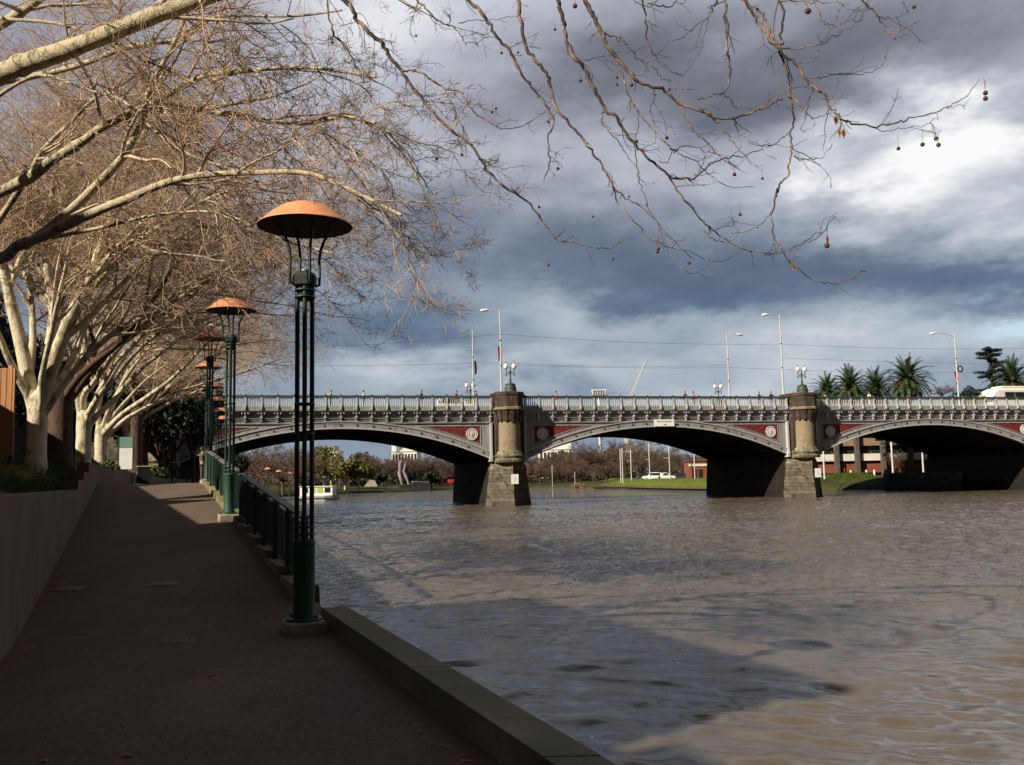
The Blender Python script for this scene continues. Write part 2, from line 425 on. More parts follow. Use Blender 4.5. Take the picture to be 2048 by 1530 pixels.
def water_mat():
    m, nt, b = base_mat('muddy_river_water')
    o = pos(nt)
    n = nt.noise(o, 0.05, 5, 0.6)
    nt.link(nt.ramp(n, [(0.35, (0.094, 0.077, 0.059)), (0.65, (0.120, 0.099, 0.076))]), b.inputs['Base Color'])
    b.inputs['Roughness'].default_value = 0.035
    b.inputs['IOR'].default_value = 1.42
    b.inputs['Subsurface Weight'].default_value = 1.0      # silt scatters light under the surface and softens shadows
    b.inputs['Subsurface Radius'].default_value = (1.0, 0.85, 0.65)
    b.inputs['Subsurface Scale'].default_value = 0.5
    # sheltered and smooth along the quay, ruffled by wind farther out, in drifting patches
    sx = nt.new('ShaderNodeSeparateXYZ'); nt.link(o, sx.inputs[0])
    wn = nt.noise(nt.mapping(o, (0.05, 0.10, 1)), 1.0, 5, 0.6)
    calm = nt.new('ShaderNodeMapRange'); calm.interpolation_type = 'SMOOTHSTEP'
    calm.inputs[1].default_value = 13.0; calm.inputs[2].default_value = 30.0
    calm.inputs[3].default_value = 0.10; calm.inputs[4].default_value = 1.0
    nt.link(nt.math('ADD', sx.outputs[1], nt.math('MULTIPLY', nt.math('SUBTRACT', wn, 0.5), 24.0)), calm.inputs[0])
    patch = nt.new('ShaderNodeMapRange')
    patch.inputs[1].default_value = 0.36; patch.inputs[2].default_value = 0.62
    patch.inputs[3].default_value = 0.55; patch.inputs[4].default_value = 1.0
    nt.link(nt.noise(nt.mapping(o, (0.03, 0.11, 1), (7, 2, 0)), 1.0, 5, 0.6), patch.inputs[0])
    h1 = nt.noise(nt.mapping(o, (0.7, 1.35, 1)), 1.5, 3, 0.5, 0.5)
    h2 = nt.noise(nt.mapping(o, (0.75, 1.3, 1), (5, 3, 0)), 5.5, 4, 0.62, 0.3)
    h3 = nt.noise(nt.mapping(o, (0.3, 0.5, 1), (9, 1, 0)), 1.0, 3, 0.5)
    s = nt.math('ADD', nt.math('MULTIPLY', h1, 0.10), nt.math('MULTIPLY', h2, 0.11))
    s = nt.math('MULTIPLY', nt.math('ADD', s, nt.math('MULTIPLY', h3, 0.10)), nt.math('MULTIPLY', calm.outputs[0], patch.outputs[0]))
    bump(nt, b, s, 1.0, 1.0)
    return m
MAT['water'] = water_mat()
MAT['building_pale'] = noisy('pale_render_wall', (0.55, 0.53, 0.49), (0.66, 0.64, 0.6), 0.5, 0.8)
MAT['building_dark'] = noisy('dark_wall_brick', (0.02, 0.014, 0.012), (0.04, 0.028, 0.022), 1.5, 0.95, 8, 0.03)
MAT['brick_red'] = noisy('red_brick', (0.16, 0.045, 0.025), (0.25, 0.075, 0.04), 2, 0.9)
MAT['concrete_dark'] = noisy('dark_concrete', (0.06, 0.055, 0.05), (0.10, 0.09, 0.08), 1.5, 0.9)
MAT['timber'] = noisy('orange_timber', (0.34, 0.145, 0.05), (0.46, 0.21, 0.08), 2.0, 0.7, 20, 0.003, stretch=(5, 5, 0.3), vec='pos')
MAT['teal'] = noisy('teal_board', (0.11, 0.21, 0.19), (0.14, 0.25, 0.22), 2, 0.6)
MAT['board_white'] = noisy('white_board', (0.62, 0.65, 0.64), (0.74, 0.76, 0.75), 2, 0.5)
MAT['bin_green'] = noisy('bin_green', (0.008, 0.022, 0.014), (0.015, 0.036, 0.022), 4, 0.6)
MAT['skin'] = noisy('skin', (0.32, 0.17, 0.115), (0.40, 0.22, 0.155), 12, 0.55)
MAT['hair'] = noisy('brown_hair', (0.035, 0.02, 0.012), (0.07, 0.04, 0.025), 25, 0.6)
MAT['slate'] = noisy('dark_slate_paint', (0.025, 0.032, 0.042), (0.045, 0.055, 0.068), 1, 0.7)
MAT['sculpt'] = noisy('mottled_sculpture', (0.13, 0.085, 0.07), (0.32, 0.28, 0.27), 1.6, 0.7, c3=(0.16, 0.08, 0.06))
MAT['sculpt_pale'] = noisy('pale_sculpture', (0.17, 0.165, 0.19), (0.28, 0.27, 0.31), 1.2, 0.7)
MAT['fascia'] = noisy('tan_fascia', (0.22, 0.14, 0.09), (0.30, 0.20, 0.13), 0.6, 0.8)
MAT['iron'] = noisy('worn_iron', (0.075, 0.06, 0.05), (0.12, 0.10, 0.085), 18, 0.55, 60, 0.003)
MAT['tyre'] = noisy('tyre_rubber', (0.012, 0.012, 0.012), (0.02, 0.02, 0.02), 9, 0.8)
MAT['car_white'] = noisy('white_car_paint', (0.72, 0.73, 0.74), (0.8, 0.8, 0.8), 2, 0.25)
MAT['car_dark'] = noisy('dark_car_paint', (0.03, 0.033, 0.04), (0.05, 0.053, 0.06), 2, 0.25)
MAT['blue'] = noisy('blue_sheet', (0.16, 0.26, 0.45), (0.22, 0.34, 0.55), 2, 0.6)
MAT['hivis'] = noisy('yellow_green_cloth', (0.50, 0.55, 0.03), (0.62, 0.66, 0.06), 4, 0.8)
MAT['lime'] = noisy('yellow_green_panel', (0.32, 0.40, 0.03), (0.42, 0.5, 0.06), 1, 0.6)
MAT['wire'] = noisy('wire_steel', (0.06, 0.06, 0.065), (0.09, 0.09, 0.095), 2, 0.5)
MAT['dark_scrub'] = leaf_mat('dark_scrub', (0.018, 0.016, 0.010), (0.05, 0.042, 0.022), 0.3)
MAT['tan_bush'] = noisy('dry_bush', (0.2, 0.13, 0.06), (0.3, 0.2, 0.1), 3, 0.9)
MAT['stop_red'] = noisy('red_plastic', (0.5, 0.03, 0.025), (0.6, 0.04, 0.035), 3, 0.5)
def cloth(name, c):
    if name not in MAT:
        MAT[name] = noisy(name, tuple(x * 0.85 for x in c), c, 8, 0.9)
    return MAT[name]

# ------------------------------------------------------------------ geometry helpers
def tag(o, label=None, cat=None, group=None, kind=None):
    for k, v in (('label', label), ('category', cat), ('group', group), ('kind', kind)):
        if v is not None:
            o[k] = v
    return o
def empty(name, loc=(0, 0, 0), rz=0.0, label=None, cat=None, group=None):
    o = bpy.data.objects.new(name, None)
    o.empty_display_size = 0.2
    COL.objects.link(o)
    o.location = loc
    o.rotation_euler = (0, 0, rz)
    return tag(o, label, cat, group)
def copy_tree(o, parent=None):
    c = o.copy()
    COL.objects.link(c)
    if parent is not None:
        c.parent = parent
    for ch in list(o.children):
        copy_tree(ch, c)
    return c

def link_mesh(name, me, mats, parent=None, loc=None):
    o = bpy.data.objects.new(name, me)
    for m in (mats if isinstance(mats, (list, tuple)) else [mats]):
        me.materials.append(m)
    COL.objects.link(o)
    if parent is not None:
        o.parent = parent
    if loc is not None:
        o.location = loc
    return o

class MB:
    """collects shapes into one mesh"""
    def __init__(self, origin=(0, 0, 0)):
        self.v = []; self.f = []; self.mi = []; self.sm = []
        self.o = Vector(origin)
    def add(self, verts, faces, mi=0, smooth=False):
        b = len(self.v)
        self.v += [tuple(Vector(p) - self.o) for p in verts]
        self.f += [tuple(b + i for i in f) for f in faces]
        self.mi += [mi] * len(faces)
        self.sm += [smooth] * len(faces)
        return self
    def box(self, c, s, rz=0.0, mi=0, mat=None, taper=1.0, bev=0.0):
        hx, hy, hz = s[0] / 2, s[1] / 2, s[2] / 2
        if bev > 0:
            k = bev
            pts = [q for x in (-1, 1) for y in (-1, 1) for z in (-1, 1) for q in
                   ((x * hx, y * (hy - k), z * (hz - k)), (x * (hx - k), y * hy, z * (hz - k)), (x * (hx - k), y * (hy - k), z * hz))]
            bm = bmesh.new()
            for q in pts: bm.verts.new(q)
            bmesh.ops.convex_hull(bm, input=bm.verts[:])
            bmesh.ops.dissolve_limit(bm, angle_limit=0.01, verts=bm.verts[:], edges=bm.edges[:])
            bm.verts.index_update()
            P = [tuple(v.co) for v in bm.verts]
            Fc = [tuple(v.index for v in f.verts) for f in bm.faces]
            bm.free()
        else:
            P = [(sx * hx * (taper if z > 0 else 1), sy * hy * (taper if z > 0 else 1), z * hz) for z in (-1, 1) for sx, sy in ((-1, -1), (1, -1), (1, 1), (-1, 1))]
            Fc = [(3, 2, 1, 0), (4, 5, 6, 7), (0, 1, 5, 4), (1, 2, 6, 5), (2, 3, 7, 6), (3, 0, 4, 7)]
        R = mat if mat is not None else Matrix.Rotation(rz, 3, 'Z')
        c = Vector(c)
        return self.add([c + R @ Vector(p) for p in P], Fc, mi)
    def hexa(self, P8, mi=0):
        return self.add(P8, [(3, 2, 1, 0), (4, 5, 6, 7), (0, 1, 5, 4), (1, 2, 6, 5), (2, 3, 7, 6), (3, 0, 4, 7)], mi)
    def lathe(self, prof, c=(0, 0, 0), seg=16, mi=0, smooth=True, a0=0.0, a1=2 * math.pi, cap=True):
        full = abs(a1 - a0 - 2 * math.pi) < 1e-6
        n = seg if full else seg + 1
        P = []
        for r, z in prof:
            for j in range(n):
                a = a0 + (a1 - a0) * j / seg
                P.append((c[0] + r * math.cos(a), c[1] + r * math.sin(a), c[2] + z))
        Fc = []
        for i in range(len(prof) - 1):
            for j in range(seg):
                k = (j + 1) % n
                Fc.append((i * n + j, i * n + k, (i + 1) * n + k, (i + 1) * n + j))
        self.add(P, Fc, mi, smooth)
        if cap:
            if prof[-1][0] > 1e-4:
                self.add(P[-n:], [tuple(range(n))], mi)
            if prof[0][0] > 1e-4:
                self.add(P[:n], [tuple(range(n - 1, -1, -1))], mi)
        return self
    def tube(self, pts, rad, seg=8, mi=0, smooth=True, cap=True):
        pts = [Vector(p) for p in pts]
        if not isinstance(rad, (list, tuple)):
            rad = [rad] * len(pts)
        P = []
        n = len(pts)
        ref = Vector((0, 0, 1))
        t0 = (pts[-1] - pts[0]).normalized()
        if abs(t0.z) > 0.85:
            ref = Vector((0, 1, 0))
        for i in range(n):
            t = (pts[min(i + 1, n - 1)] - pts[max(i - 1, 0)]).normalized()
            a = t.cross(ref)
            if a.length < 1e-4:
                a = t.cross(Vector((1, 0, 0)))
            a.normalize()
            b = t.cross(a)
            for j in range(seg):
                an = 2 * math.pi * j / seg
                P.append(pts[i] + (a * math.cos(an) + b * math.sin(an)) * rad[i])
        Fc = []
        for i in range(n - 1):
            for j in range(seg):
                k = (j + 1) % seg
                Fc.append((i * seg + j, (i + 1) * seg + j, (i + 1) * seg + k, i * seg + k))
        self.add(P, Fc, mi, smooth)
        if cap:
            self.add(P[:seg], [tuple(range(seg))], mi)
            self.add(P[-seg:], [tuple(range(seg - 1, -1, -1))], mi)
        return self
    def prism(self, poly, axis_vec, mi=0):
        """extrude a planar polygon (3D points) by axis_vec"""
        a = [Vector(p) for p in poly]
        d = Vector(axis_vec)
        n = len(a)
        Fc = [tuple(range(n - 1, -1, -1)), tuple(range(n, 2 * n))]
        for j in range(n):
            k = (j + 1) % n
            Fc.append((j, k, n + k, n + j))
        return self.add(a + [p + d for p in a], Fc, mi)
    def ball(self, c, r, seg=12, rings=8, mi=0, sz=1.0):
        prof = [(max(r * math.sin(math.pi * i / rings), 1e-5), -r * sz * math.cos(math.pi * i / rings)) for i in range(rings + 1)]
        return self.lathe(prof, c, seg, mi, True, cap=False)
    def build(self, name, mats, parent=None, loc=None, fix=True):
        me = bpy.data.meshes.new(name)
        me.from_pydata(self.v, [], self.f)
        me.polygons.foreach_set('material_index', self.mi)
        me.polygons.foreach_set('use_smooth', self.sm)
        if fix:
            bm = bmesh.new(); bm.from_mesh(me)
            bmesh.ops.recalc_face_normals(bm, faces=bm.faces)
            bm.to_mesh(me); bm.free()
        me.update()
        return link_mesh(name, me, mats, parent, loc)

def np_mesh(name, verts, faces, mats, parent=None, smooth=True, loc=None):
    me = bpy.data.meshes.new(name)
    verts = np.ascontiguousarray(verts, dtype=np.float32)
    faces = np.ascontiguousarray(faces, dtype=np.int32)
    k = faces.shape[1]
    me.vertices.add(len(verts)); me.vertices.foreach_set('co', verts.ravel())
    me.loops.add(faces.size); me.loops.foreach_set('vertex_index', faces.ravel())
    me.polygons.add(len(faces)); me.polygons.foreach_set('loop_start', np.arange(0, faces.size, k, dtype=np.int32))
    me.polygons.foreach_set('use_smooth', np.full(len(faces), smooth, dtype=bool))
    me.update(calc_edges=True)
    me.validate()
    return link_mesh(name, me, mats, parent, loc)

def nrm(a):
    return a / np.maximum(np.linalg.norm(a, axis=-1, keepdims=True), 1e-9)
def tube_batch(P, R, S):
    N, K, _ = P.shape
    T = nrm(np.gradient(P, axis=1))
    t0 = nrm(P[:, -1] - P[:, 0])
    ref = np.where(np.abs(t0[:, 2:3]) < 0.8, np.array([[0., 0., 1.]]), np.array([[1., 0.2, 0.]]))[:, None, :]
    A = nrm(np.cross(T, np.broadcast_to(ref, T.shape)))
    B = np.cross(T, A)
    an = np.arange(S) * 2 * math.pi / S
    ring = P[:, :, None, :] + R[:, :, None, None] * (np.cos(an)[None, None, :, None] * A[:, :, None, :] + np.sin(an)[None, None, :, None] * B[:, :, None, :])
    verts = ring.reshape(-1, 3)
    i = np.arange(N)[:, None, None] * (K * S); k = np.arange(K - 1)[None, :, None] * S; s = np.arange(S)[None, None, :]
    s2 = (s + 1) % S
    f = np.stack([i + k + s, i + k + s2, i + k + S + s2, i + k + S + s], axis=-1).reshape(-1, 4)
    return verts, f
class Soup:
    def __init__(self):
        self.v = []; self.f = []; self.n = 0
    def add(self, v, f):
        self.v.append(v); self.f.append(f + self.n); self.n += len(v)
    def tubes(self, P, R, S):
        self.add(*tube_batch(P, R, S))
    def build(self, name, mats, parent=None, smooth=True, origin=None):
        v = np.concatenate(self.v)
        if origin is not None:
            v = v - np.array(origin)[None]
        return np_mesh(name, v, np.concatenate(self.f), mats, parent, smooth)

def spawn(rng, P, R, n, t0, t1, alo, ahi, llo, lhi, K, wob, bias, rk=0.7, rmax=9, rtip=0.35, taper_len=0.45):
    """grow n children from every polyline of a batch"""
    N, KP, _ = P.shape
    idx = np.repeat(np.arange(N), n)
    m = len(idx)
    t = rng.uniform(t0, t1, m)
    f = t * (KP - 1)
    i = np.minimum(f.astype(int), KP - 2)
    u = (f - i)[:, None]
    p0 = P[idx, i] * (1 - u) + P[idx, i + 1] * u
    rp = R[idx, i] * (1 - u[:, 0]) + R[idx, i + 1] * u[:, 0]
    tang = nrm(P[idx, i + 1] - P[idx, i])
    rnd = rng.normal(size=(m, 3))
    perp = nrm(rnd - (rnd * tang).sum(1, keepdims=True) * tang)
    a = rng.uniform(alo, ahi, m)[:, None]
    d = nrm(tang * np.cos(a) + perp * np.sin(a))
    L = rng.uniform(llo, lhi, m) * (1 - taper_len * t)
    st = (L / (K - 1))[:, None]
    out = np.zeros((m, K, 3)); out[:, 0] = p0
    bias = np.asarray(bias, float)
    for k in range(1, K):
        out[:, k] = out[:, k - 1] + d * st
        d = nrm(d + rng.normal(size=(m, 3)) * wob + bias)
    r0 = np.minimum(rp * rk, rmax)
    rr = r0[:, None] * (1 - (1 - rtip) * np.linspace(0, 1, K)[None] ** 0.8)
    return out, rr
def resample(pts, K):
    """smooth polyline through points (Catmull-Rom), K samples"""
    p = np.array([tuple(q) for q in pts], float)
    n = len(p)
    pe = np.vstack([2 * p[0] - p[1], p, 2 * p[-1] - p[-2]])
    ts = np.linspace(0, n - 1, K)
    out = []
    for t in ts:
        i = min(int(t), n - 2); u = t - i
        a, b, c, d = pe[i], pe[i + 1], pe[i + 2], pe[i + 3]
        out.append(0.5 * ((2 * b) + (-a + c) * u + (2 * a - 5 * b + 4 * c - d) * u * u + (-a + 3 * b - 3 * c + d) * u ** 3))
    return np.array(out)
# ------------------------------------------------------------------ the river, the banks, the promenade
def lineX(Z):                                            # foot of the kerb, path side
    return -0.10 - 0.405 * (min(Z, 30.0) - 5.68) - 0.305 * max(Z - 30.0, 0.0)
def gz(Z):                                               # height of the path
    t = min(max((Z - 10.4) / (30.0 - 10.4), 0.0), 1.0)
    return E - 1.70 + 1.70 * t
LEFT = -3.50
def leftX(Z): return lineX(Z) + LEFT
PDIR = Vector((-0.405, 1, 0)).normalized()
PPERP = Vector((1, 0.405, 0)).normalized()               # towards the river
PANG = math.atan2(PDIR.y, PDIR.x)

def make_water():
    """one sheet: finely rippled near the quay, real wavelets out to beyond the bridge, flat far away"""
    def axis(segs, lo, hi, grow=1.35):
        pts = []
        for a, b, st in segs:
            pts += list(np.arange(a, b - st * 0.3, st))
        left = []; s = segs[0][2]; x = pts[0]
        while x > lo:
            s = min(s * grow, 60); x -= s; left.append(x)
        right = []; s = segs[-1][2]; x = pts[-1]
        while x < hi:
            s = min(s * grow, 60); x += s; right.append(x)
        return np.array(left[::-1] + pts + right)
    xs = axis([(-40, -6, 0.2), (-6, 15, 0.06), (15, 38, 0.12), (38, 82, 0.2)], -900, 900)
    ys = axis([(4.2, 26, 0.06), (26, 60, 0.11), (60, 128, 0.2)], -300, 1500)
    X, Y = np.meshgrid(xs, ys)
    rng = np.random.default_rng(5)
    wx = X + 0.12 * np.sin(Y * 1.3 + X * 0.5); wy = Y + 0.15 * np.sin(X * 1.1 + 0.7 * Y)
    def sm(v, a, b):
        t = np.clip((v - a) / (b - a), 0, 1); return t * t * (3 - 2 * t)
    fade = lambda v, a, b, wd: np.clip((v - a) / wd, 0, 1) * np.clip((b - v) / wd, 0, 1)
    # smooth swells near the quay
    H = np.zeros_like(X)
    for i in range(34):
        lam = 0.33 * (3.6 ** rng.random())
        th = rng.normal(math.radians(68), 0.50)
        k = 2 * math.pi / lam
        H += 0.0076 * lam * np.sin(k * (wx * math.cos(th) + wy * math.sin(th)) + rng.uniform(0, 6.28))
    near = fade(X, -5.6, 14.6, 1.5) * fade(Y, 4.25, 30, 3.0)
    H *= 0.9 + 0.35 * np.sin(X * 0.31 + 1) * np.sin(Y * 0.23)
    # wind ruffles over the open river, in drifting patches
    R = np.zeros_like(X)
    for i in range(44):
        lam = 0.50 * (2.7 ** rng.random())
        th = rng.normal(math.radians(60), 0.75)
        k = 2 * math.pi / lam
        R += 0.0060 * lam * np.sin(k * (wx * math.cos(th) + wy * math.sin(th)) + rng.uniform(0, 6.28))
    edge = Y + 6 * np.sin(X * 0.16 + 0.4) + 3 * np.sin(X * 0.45 + Y * 0.2) + 0.25 * (5 - X)
    amt = sm(edge, 14, 31)
    amt = amt * (0.78 + 0.22 * np.sin(Y * 0.42 + 1.5 * np.sin(X * 0.07)) * np.sin(X * 0.11 + Y * 0.05))
    R *= amt * fade(X, -40, 82, 6) * fade(Y, 4.25, 126, 8)
    H = H * near * (1 - 0.75 * amt) + R
    nx, ny = len(xs), len(ys)
    v = np.stack([X, Y, H], -1).reshape(-1, 3)
    i = np.arange(ny - 1)[:, None] * nx + np.arange(nx - 1)[None]
    f = np.stack([i, i + 1, i + nx + 1, i + nx], -1).reshape(-1, 4)
    o = np_mesh('water', v, f, MAT['water'])
    tag(o, kind='structure')
make_water()

# land: one sheet along the shoreline, rising inland to the horizon
SHORE = [(-30, 92), (-42, 112), (-50, 140), (-49, 175), (-38, 203), (-21, 231), (-16, 242), (7, 256), (20, 216), (33, 166), (51, 141),
         (58, 133), (72, 126), (90, 118), (108, 90), (125, 40), (150, -40), (170, -300)]
def shore_ground():
    profs = []
    for i, p in enumerate(SHORE):
        a = Vector(SHORE[max(i - 1, 0)]); b = Vector(SHORE[min(i + 1, len(SHORE) - 1)])
        t = (b - a).normalized(); nrmv = Vector((-t.y, t.x))         # inland
        p = Vector(p)
        far = Vector((p.x * 5 + nrmv.x * 400, p.y * 5 + 500)) if p.y > 60 else p + nrmv * 900
        hb = [1.3, 1.3, 1.3, 1.1, 0.95, 0.95, 1.0, 1.1, 1.35, 1.7, 1.9, 2.3, 2.6, 3.0, 3, 3, 3, 3][i]
        row = [(p.x, p.y, -0.6), (p.x, p.y, 0.04)]
        for dd, hh in ((1.2, 0.45), (4, 0.8), (10, 1.0), (30, 1.05), (80, 1.3), (180, 1.6)):
            k = dd if i > 3 else dd * 0.6
            q = p + nrmv * k
            row.append((q.x, q.y, hb * hh))
        row.append((far.x, far.y, hb * 1.6 + 3))
        profs.append(row)
    # denser rows between
    rows = []
    for a, b in zip(profs[:-1], profs[1:]):
        for s in range(4):
            u = s / 4
            rows.append([tuple(x * (1 - u) + y * u for x, y in zip(pa, pb)) for pa, pb in zip(a, b)])
    rows.append(profs[-1])
    rng = random.Random(3)
    v = []
    for r in rows:
        for j, q in enumerate(r):
            jit = 0.0 if j < 1 or j > 5 else 0.12
            v.append((q[0] + rng.uniform(-1, 1) * jit * 3, q[1] + rng.uniform(-1, 1) * jit * 3, q[2] + (rng.uniform(-1, 1) * jit if j > 1 else 0)))
    n = len(rows[0])
    f = [(i * n + j, i * n + j + 1, (i + 1) * n + j + 1, (i + 1) * n + j) for i in range(len(rows) - 1) for j in range(n - 1)]
    mb = MB(); mb.add(v, f, 0, True)
    tag(mb.build('far_bank', MAT['bank']), kind='structure')
shore_ground()
# river bed far below, so that the sheet of land and water closes
mb = MB(); mb.add([(-3000, -600, -4), (3000, -600, -4), (3000, 4500, -4), (-3000, 4500, -4)], [(0, 1, 2, 3)])
tag(mb.build('ground', MAT['soil']), kind='structure')

def strip(name, mat, zs, xl, xr, hz, dz=0.0, kind='structure'):
    mb = MB()
    v = []
    for Z in zs:
        v += [(xl(Z), Z, hz(Z) + dz), (xr(Z), Z, hz(Z) + dz)]
    mb.add(v, [(2 * i, 2 * i + 1, 2 * i + 3, 2 * i + 2) for i in range(len(zs) - 1)], 0, True)
    return tag(mb.build(name, mat), kind=kind)
zs = [-14 + i for i in range(0, 150)]
strip('promenade_path', MAT['path'], zs, lambda Z: leftX(Z) - 0.2, lambda Z: lineX(Z) + 0.05, gz)

# quay wall under the kerb down into the river
mb = MB()
v = []
for Z in zs:
    x_ = 0.30 if Z < 11 else 0.16
    v += [(lineX(Z) - 0.1, Z, gz(Z) - 0.02), (lineX(Z) + x_, Z, gz(Z) - 0.02), (lineX(Z) + x_ + 0.04, Z, -2.0)]
mb.add(v, [f for i in range(len(zs) - 1) for f in ((3 * i, 3 * i + 1, 3 * i + 4, 3 * i + 3), (3 * i + 1, 3 * i + 2, 3 * i + 5, 3 * i + 4))])
o = mb.build('quay_wall', MAT['quay_stone']); tag(o, 'dark bluestone quay wall dropping from the path kerb into the river', 'wall')

# kerb: one long worn coping near the camera, stepped blocks up the ramp
def kerb_piece(mb, Z0, Z1, top, x0=0.0, x1=0.335, base=None):
    b0 = (gz(Z0) if base is None else base) - 0.1
    P = [(lineX(Z0) + x0, Z0, b0), (lineX(Z0) + x1, Z0, b0), (lineX(Z1) + x1, Z1, b0), (lineX(Z1) + x0, Z1, b0)]
    mb.hexa(P + [(lineX(Z0) + x0 + 0.012, Z0 + .006, top), (lineX(Z0) + x1 - 0.012, Z0 + .006, top), (lineX(Z1) + x1 - 0.012, Z1 - .006, top), (lineX(Z1) + x0 + 0.012, Z1 - .006, top)])
mb = MB()
Z = -12.0
while Z < 11.1:
    Z1 = min(Z + 2.45, 11.2)
    kerb_piece(mb, Z, Z1 - 0.008, E - 1.50)
    Z = Z1
o = mb.build('kerb', MAT['kerb']); tag(o, 'mossy stone kerb along the river edge of the path in front of the nearest lamp', 'kerb')
mb = MB()
Z = 12.15
while Z < 87:
    step = 1.45
    kerb_piece(mb, Z, Z + step - 0.01, gz(Z + step) + 0.07, -0.13, 0.19, base=gz(Z) - 0.05)
    Z += step
o = mb.build('kerb', MAT['kerb']); tag(o, 'stepped stone kerb blocks climbing beside the ramp under the green railing', 'kerb')

# planter wall on the left with its stepped top
WALLTOP = [(-14, E - 0.08), (20.4, E - 0.10), (20.41, E + 0.12), (22.5, E + 0.12), (22.51, E + 0.32), (24.7, E + 0.32), (24.71, E + 0.60), (27.0, E + 0.62), (60, E + 0.34), (92, E + 0.36)]
def walltop(Z):
    for (a, ha), (b, hb) in zip(WALLTOP[:-1], WALLTOP[1:]):
        if a <= Z <= b:
            return ha + (hb - ha) * (Z - a) / (b - a)
    return WALLTOP[-1][1]
mb = MB()
brk = sorted(set([a for a, _ in WALLTOP] + [10.4, 30.0] + [-14 + 2.4 * k for k in range(44)]))
for a, b in zip(brk[:-1], brk[1:]):
    if b - a < 0.1: continue
    b -= 0.012
    ta, tb = walltop(a + 0.02), walltop(b - 0.02)
    P = [(leftX(a) - 0.32, a, gz(a) - 0.3), (leftX(a), a, gz(a) - 0.3), (leftX(b), b, gz(b) - 0.3), (leftX(b) - 0.32, b, gz(b) - 0.3)]
    mb.hexa(P + [(leftX(a) - 0.32, a, ta), (leftX(a), a, ta), (leftX(b), b, tb), (leftX(b) - 0.32, b, tb)])
o = mb.build('planter_wall', MAT['planter']); tag(o, 'long streaked render planter wall with stepped top left of the path', 'wall')

def soilz(Z, d):               # garden bed: d metres behind the planter wall
    return walltop(Z) - 0.12 + 0.42 * min(max(d, 0) / 1.6, 1.0) - (0.0 if Z < 20.4 else 0.12 if Z < 24.7 else 0.34)
mb = MB(); v = []
offs = [0.0, 0.5, 1.0, 1.6, 3.0, 5.0, 8.0, 14.0, 30.0]
zz = list(range(-14, 92, 2))
rg = random.Random(9)
for Z in zz:
    for d in offs:
        v.append((leftX(Z) - 0.30 - d, Z, soilz(Z, d) + (rg.uniform(-.05, .06) if d > 0.2 else 0)))
n = len(offs)
mb.add(v, [(i * n + j, i * n + j + 1, (i + 1) * n + j + 1, (i + 1) * n + j) for i in range(len(zz) - 1) for j in range(n - 1)], 0, True)
tag(mb.build('garden_ground', MAT['soil']), kind='structure')

# ------------------------------------------------------------------ added building block and viaduct wall on the left, set to shade the path
LAMPX = lambda Z: lineX(Z) - 0.10
def along(Z, q):               # a point q metres left of the row of lamps
    return Vector((LAMPX(Z), Z, 0)) - PPERP * q
def bedside(Z, q):
    return Vector((-0.2 - 0.405 * (Z - 5.68), Z, 0)) - PPERP * q
mb = MB()
def wall_block(mb, Z0, Z1, q0, q1, z0, z1, mi=0):
    a, b, c, d = bedside(Z0, q1), bedside(Z0, q0), bedside(Z1, q0), bedside(Z1, q1)
    mb.hexa([(p.x, p.y, z0) for p in (a, b, c, d)] + [(p.x, p.y, z1) for p in (a, b, c, d)], mi)
bld = empty('unseen_shade_block', bedside(0, 17), 0, 'added unseen block left of the path, behind the camera, casting shade', 'building')
q0 = 14.0
mb = MB(bld.location)
wall_block(mb, 4.5, 14.6, q0, q0 + 8, 0, E + 10.6)  # unseen block, stepped in height to shape the shade on path and water
wall_block(mb, -62, 4.488, q0 + 0.01, q0 + 7.99, 0, E + 8.2)
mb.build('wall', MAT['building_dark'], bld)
mb = MB(bld.location)
wall_block(mb, 4.2, 14.85, q0 - 0.25, q0 + 8.25, E + 10.6, E + 10.85)
wall_block(mb, -62.3, 4.19, q0 - 0.25, q0 + 8.25, E + 8.2, E + 8.45)
mb.build('roof', MAT['concrete_dark'], bld)
for k in range(9):
    mb = MB(bld.location)
    wall_block(mb, -40 + k * 6, -37.4 + k * 6, q0 - 0.04, q0 + 0.1, E + 2.5, E + 5.2)
    mb.build('window', MAT['dark_glass'], bld)
mb = MB()
wall_block(mb, 15.0, 92, 8.6, 10.2, 0, E + 4.10)  # height and near end set for the shadow edge on trunks and path
wall_block(mb, 15.0, 92, 8.52, 10.28, E + 4.10, E + 4.26, 0)
o = mb.build('viaduct_wall', MAT['building_dark']); tag(o, 'tall dark brick viaduct wall behind the plane tree trunks', 'wall')

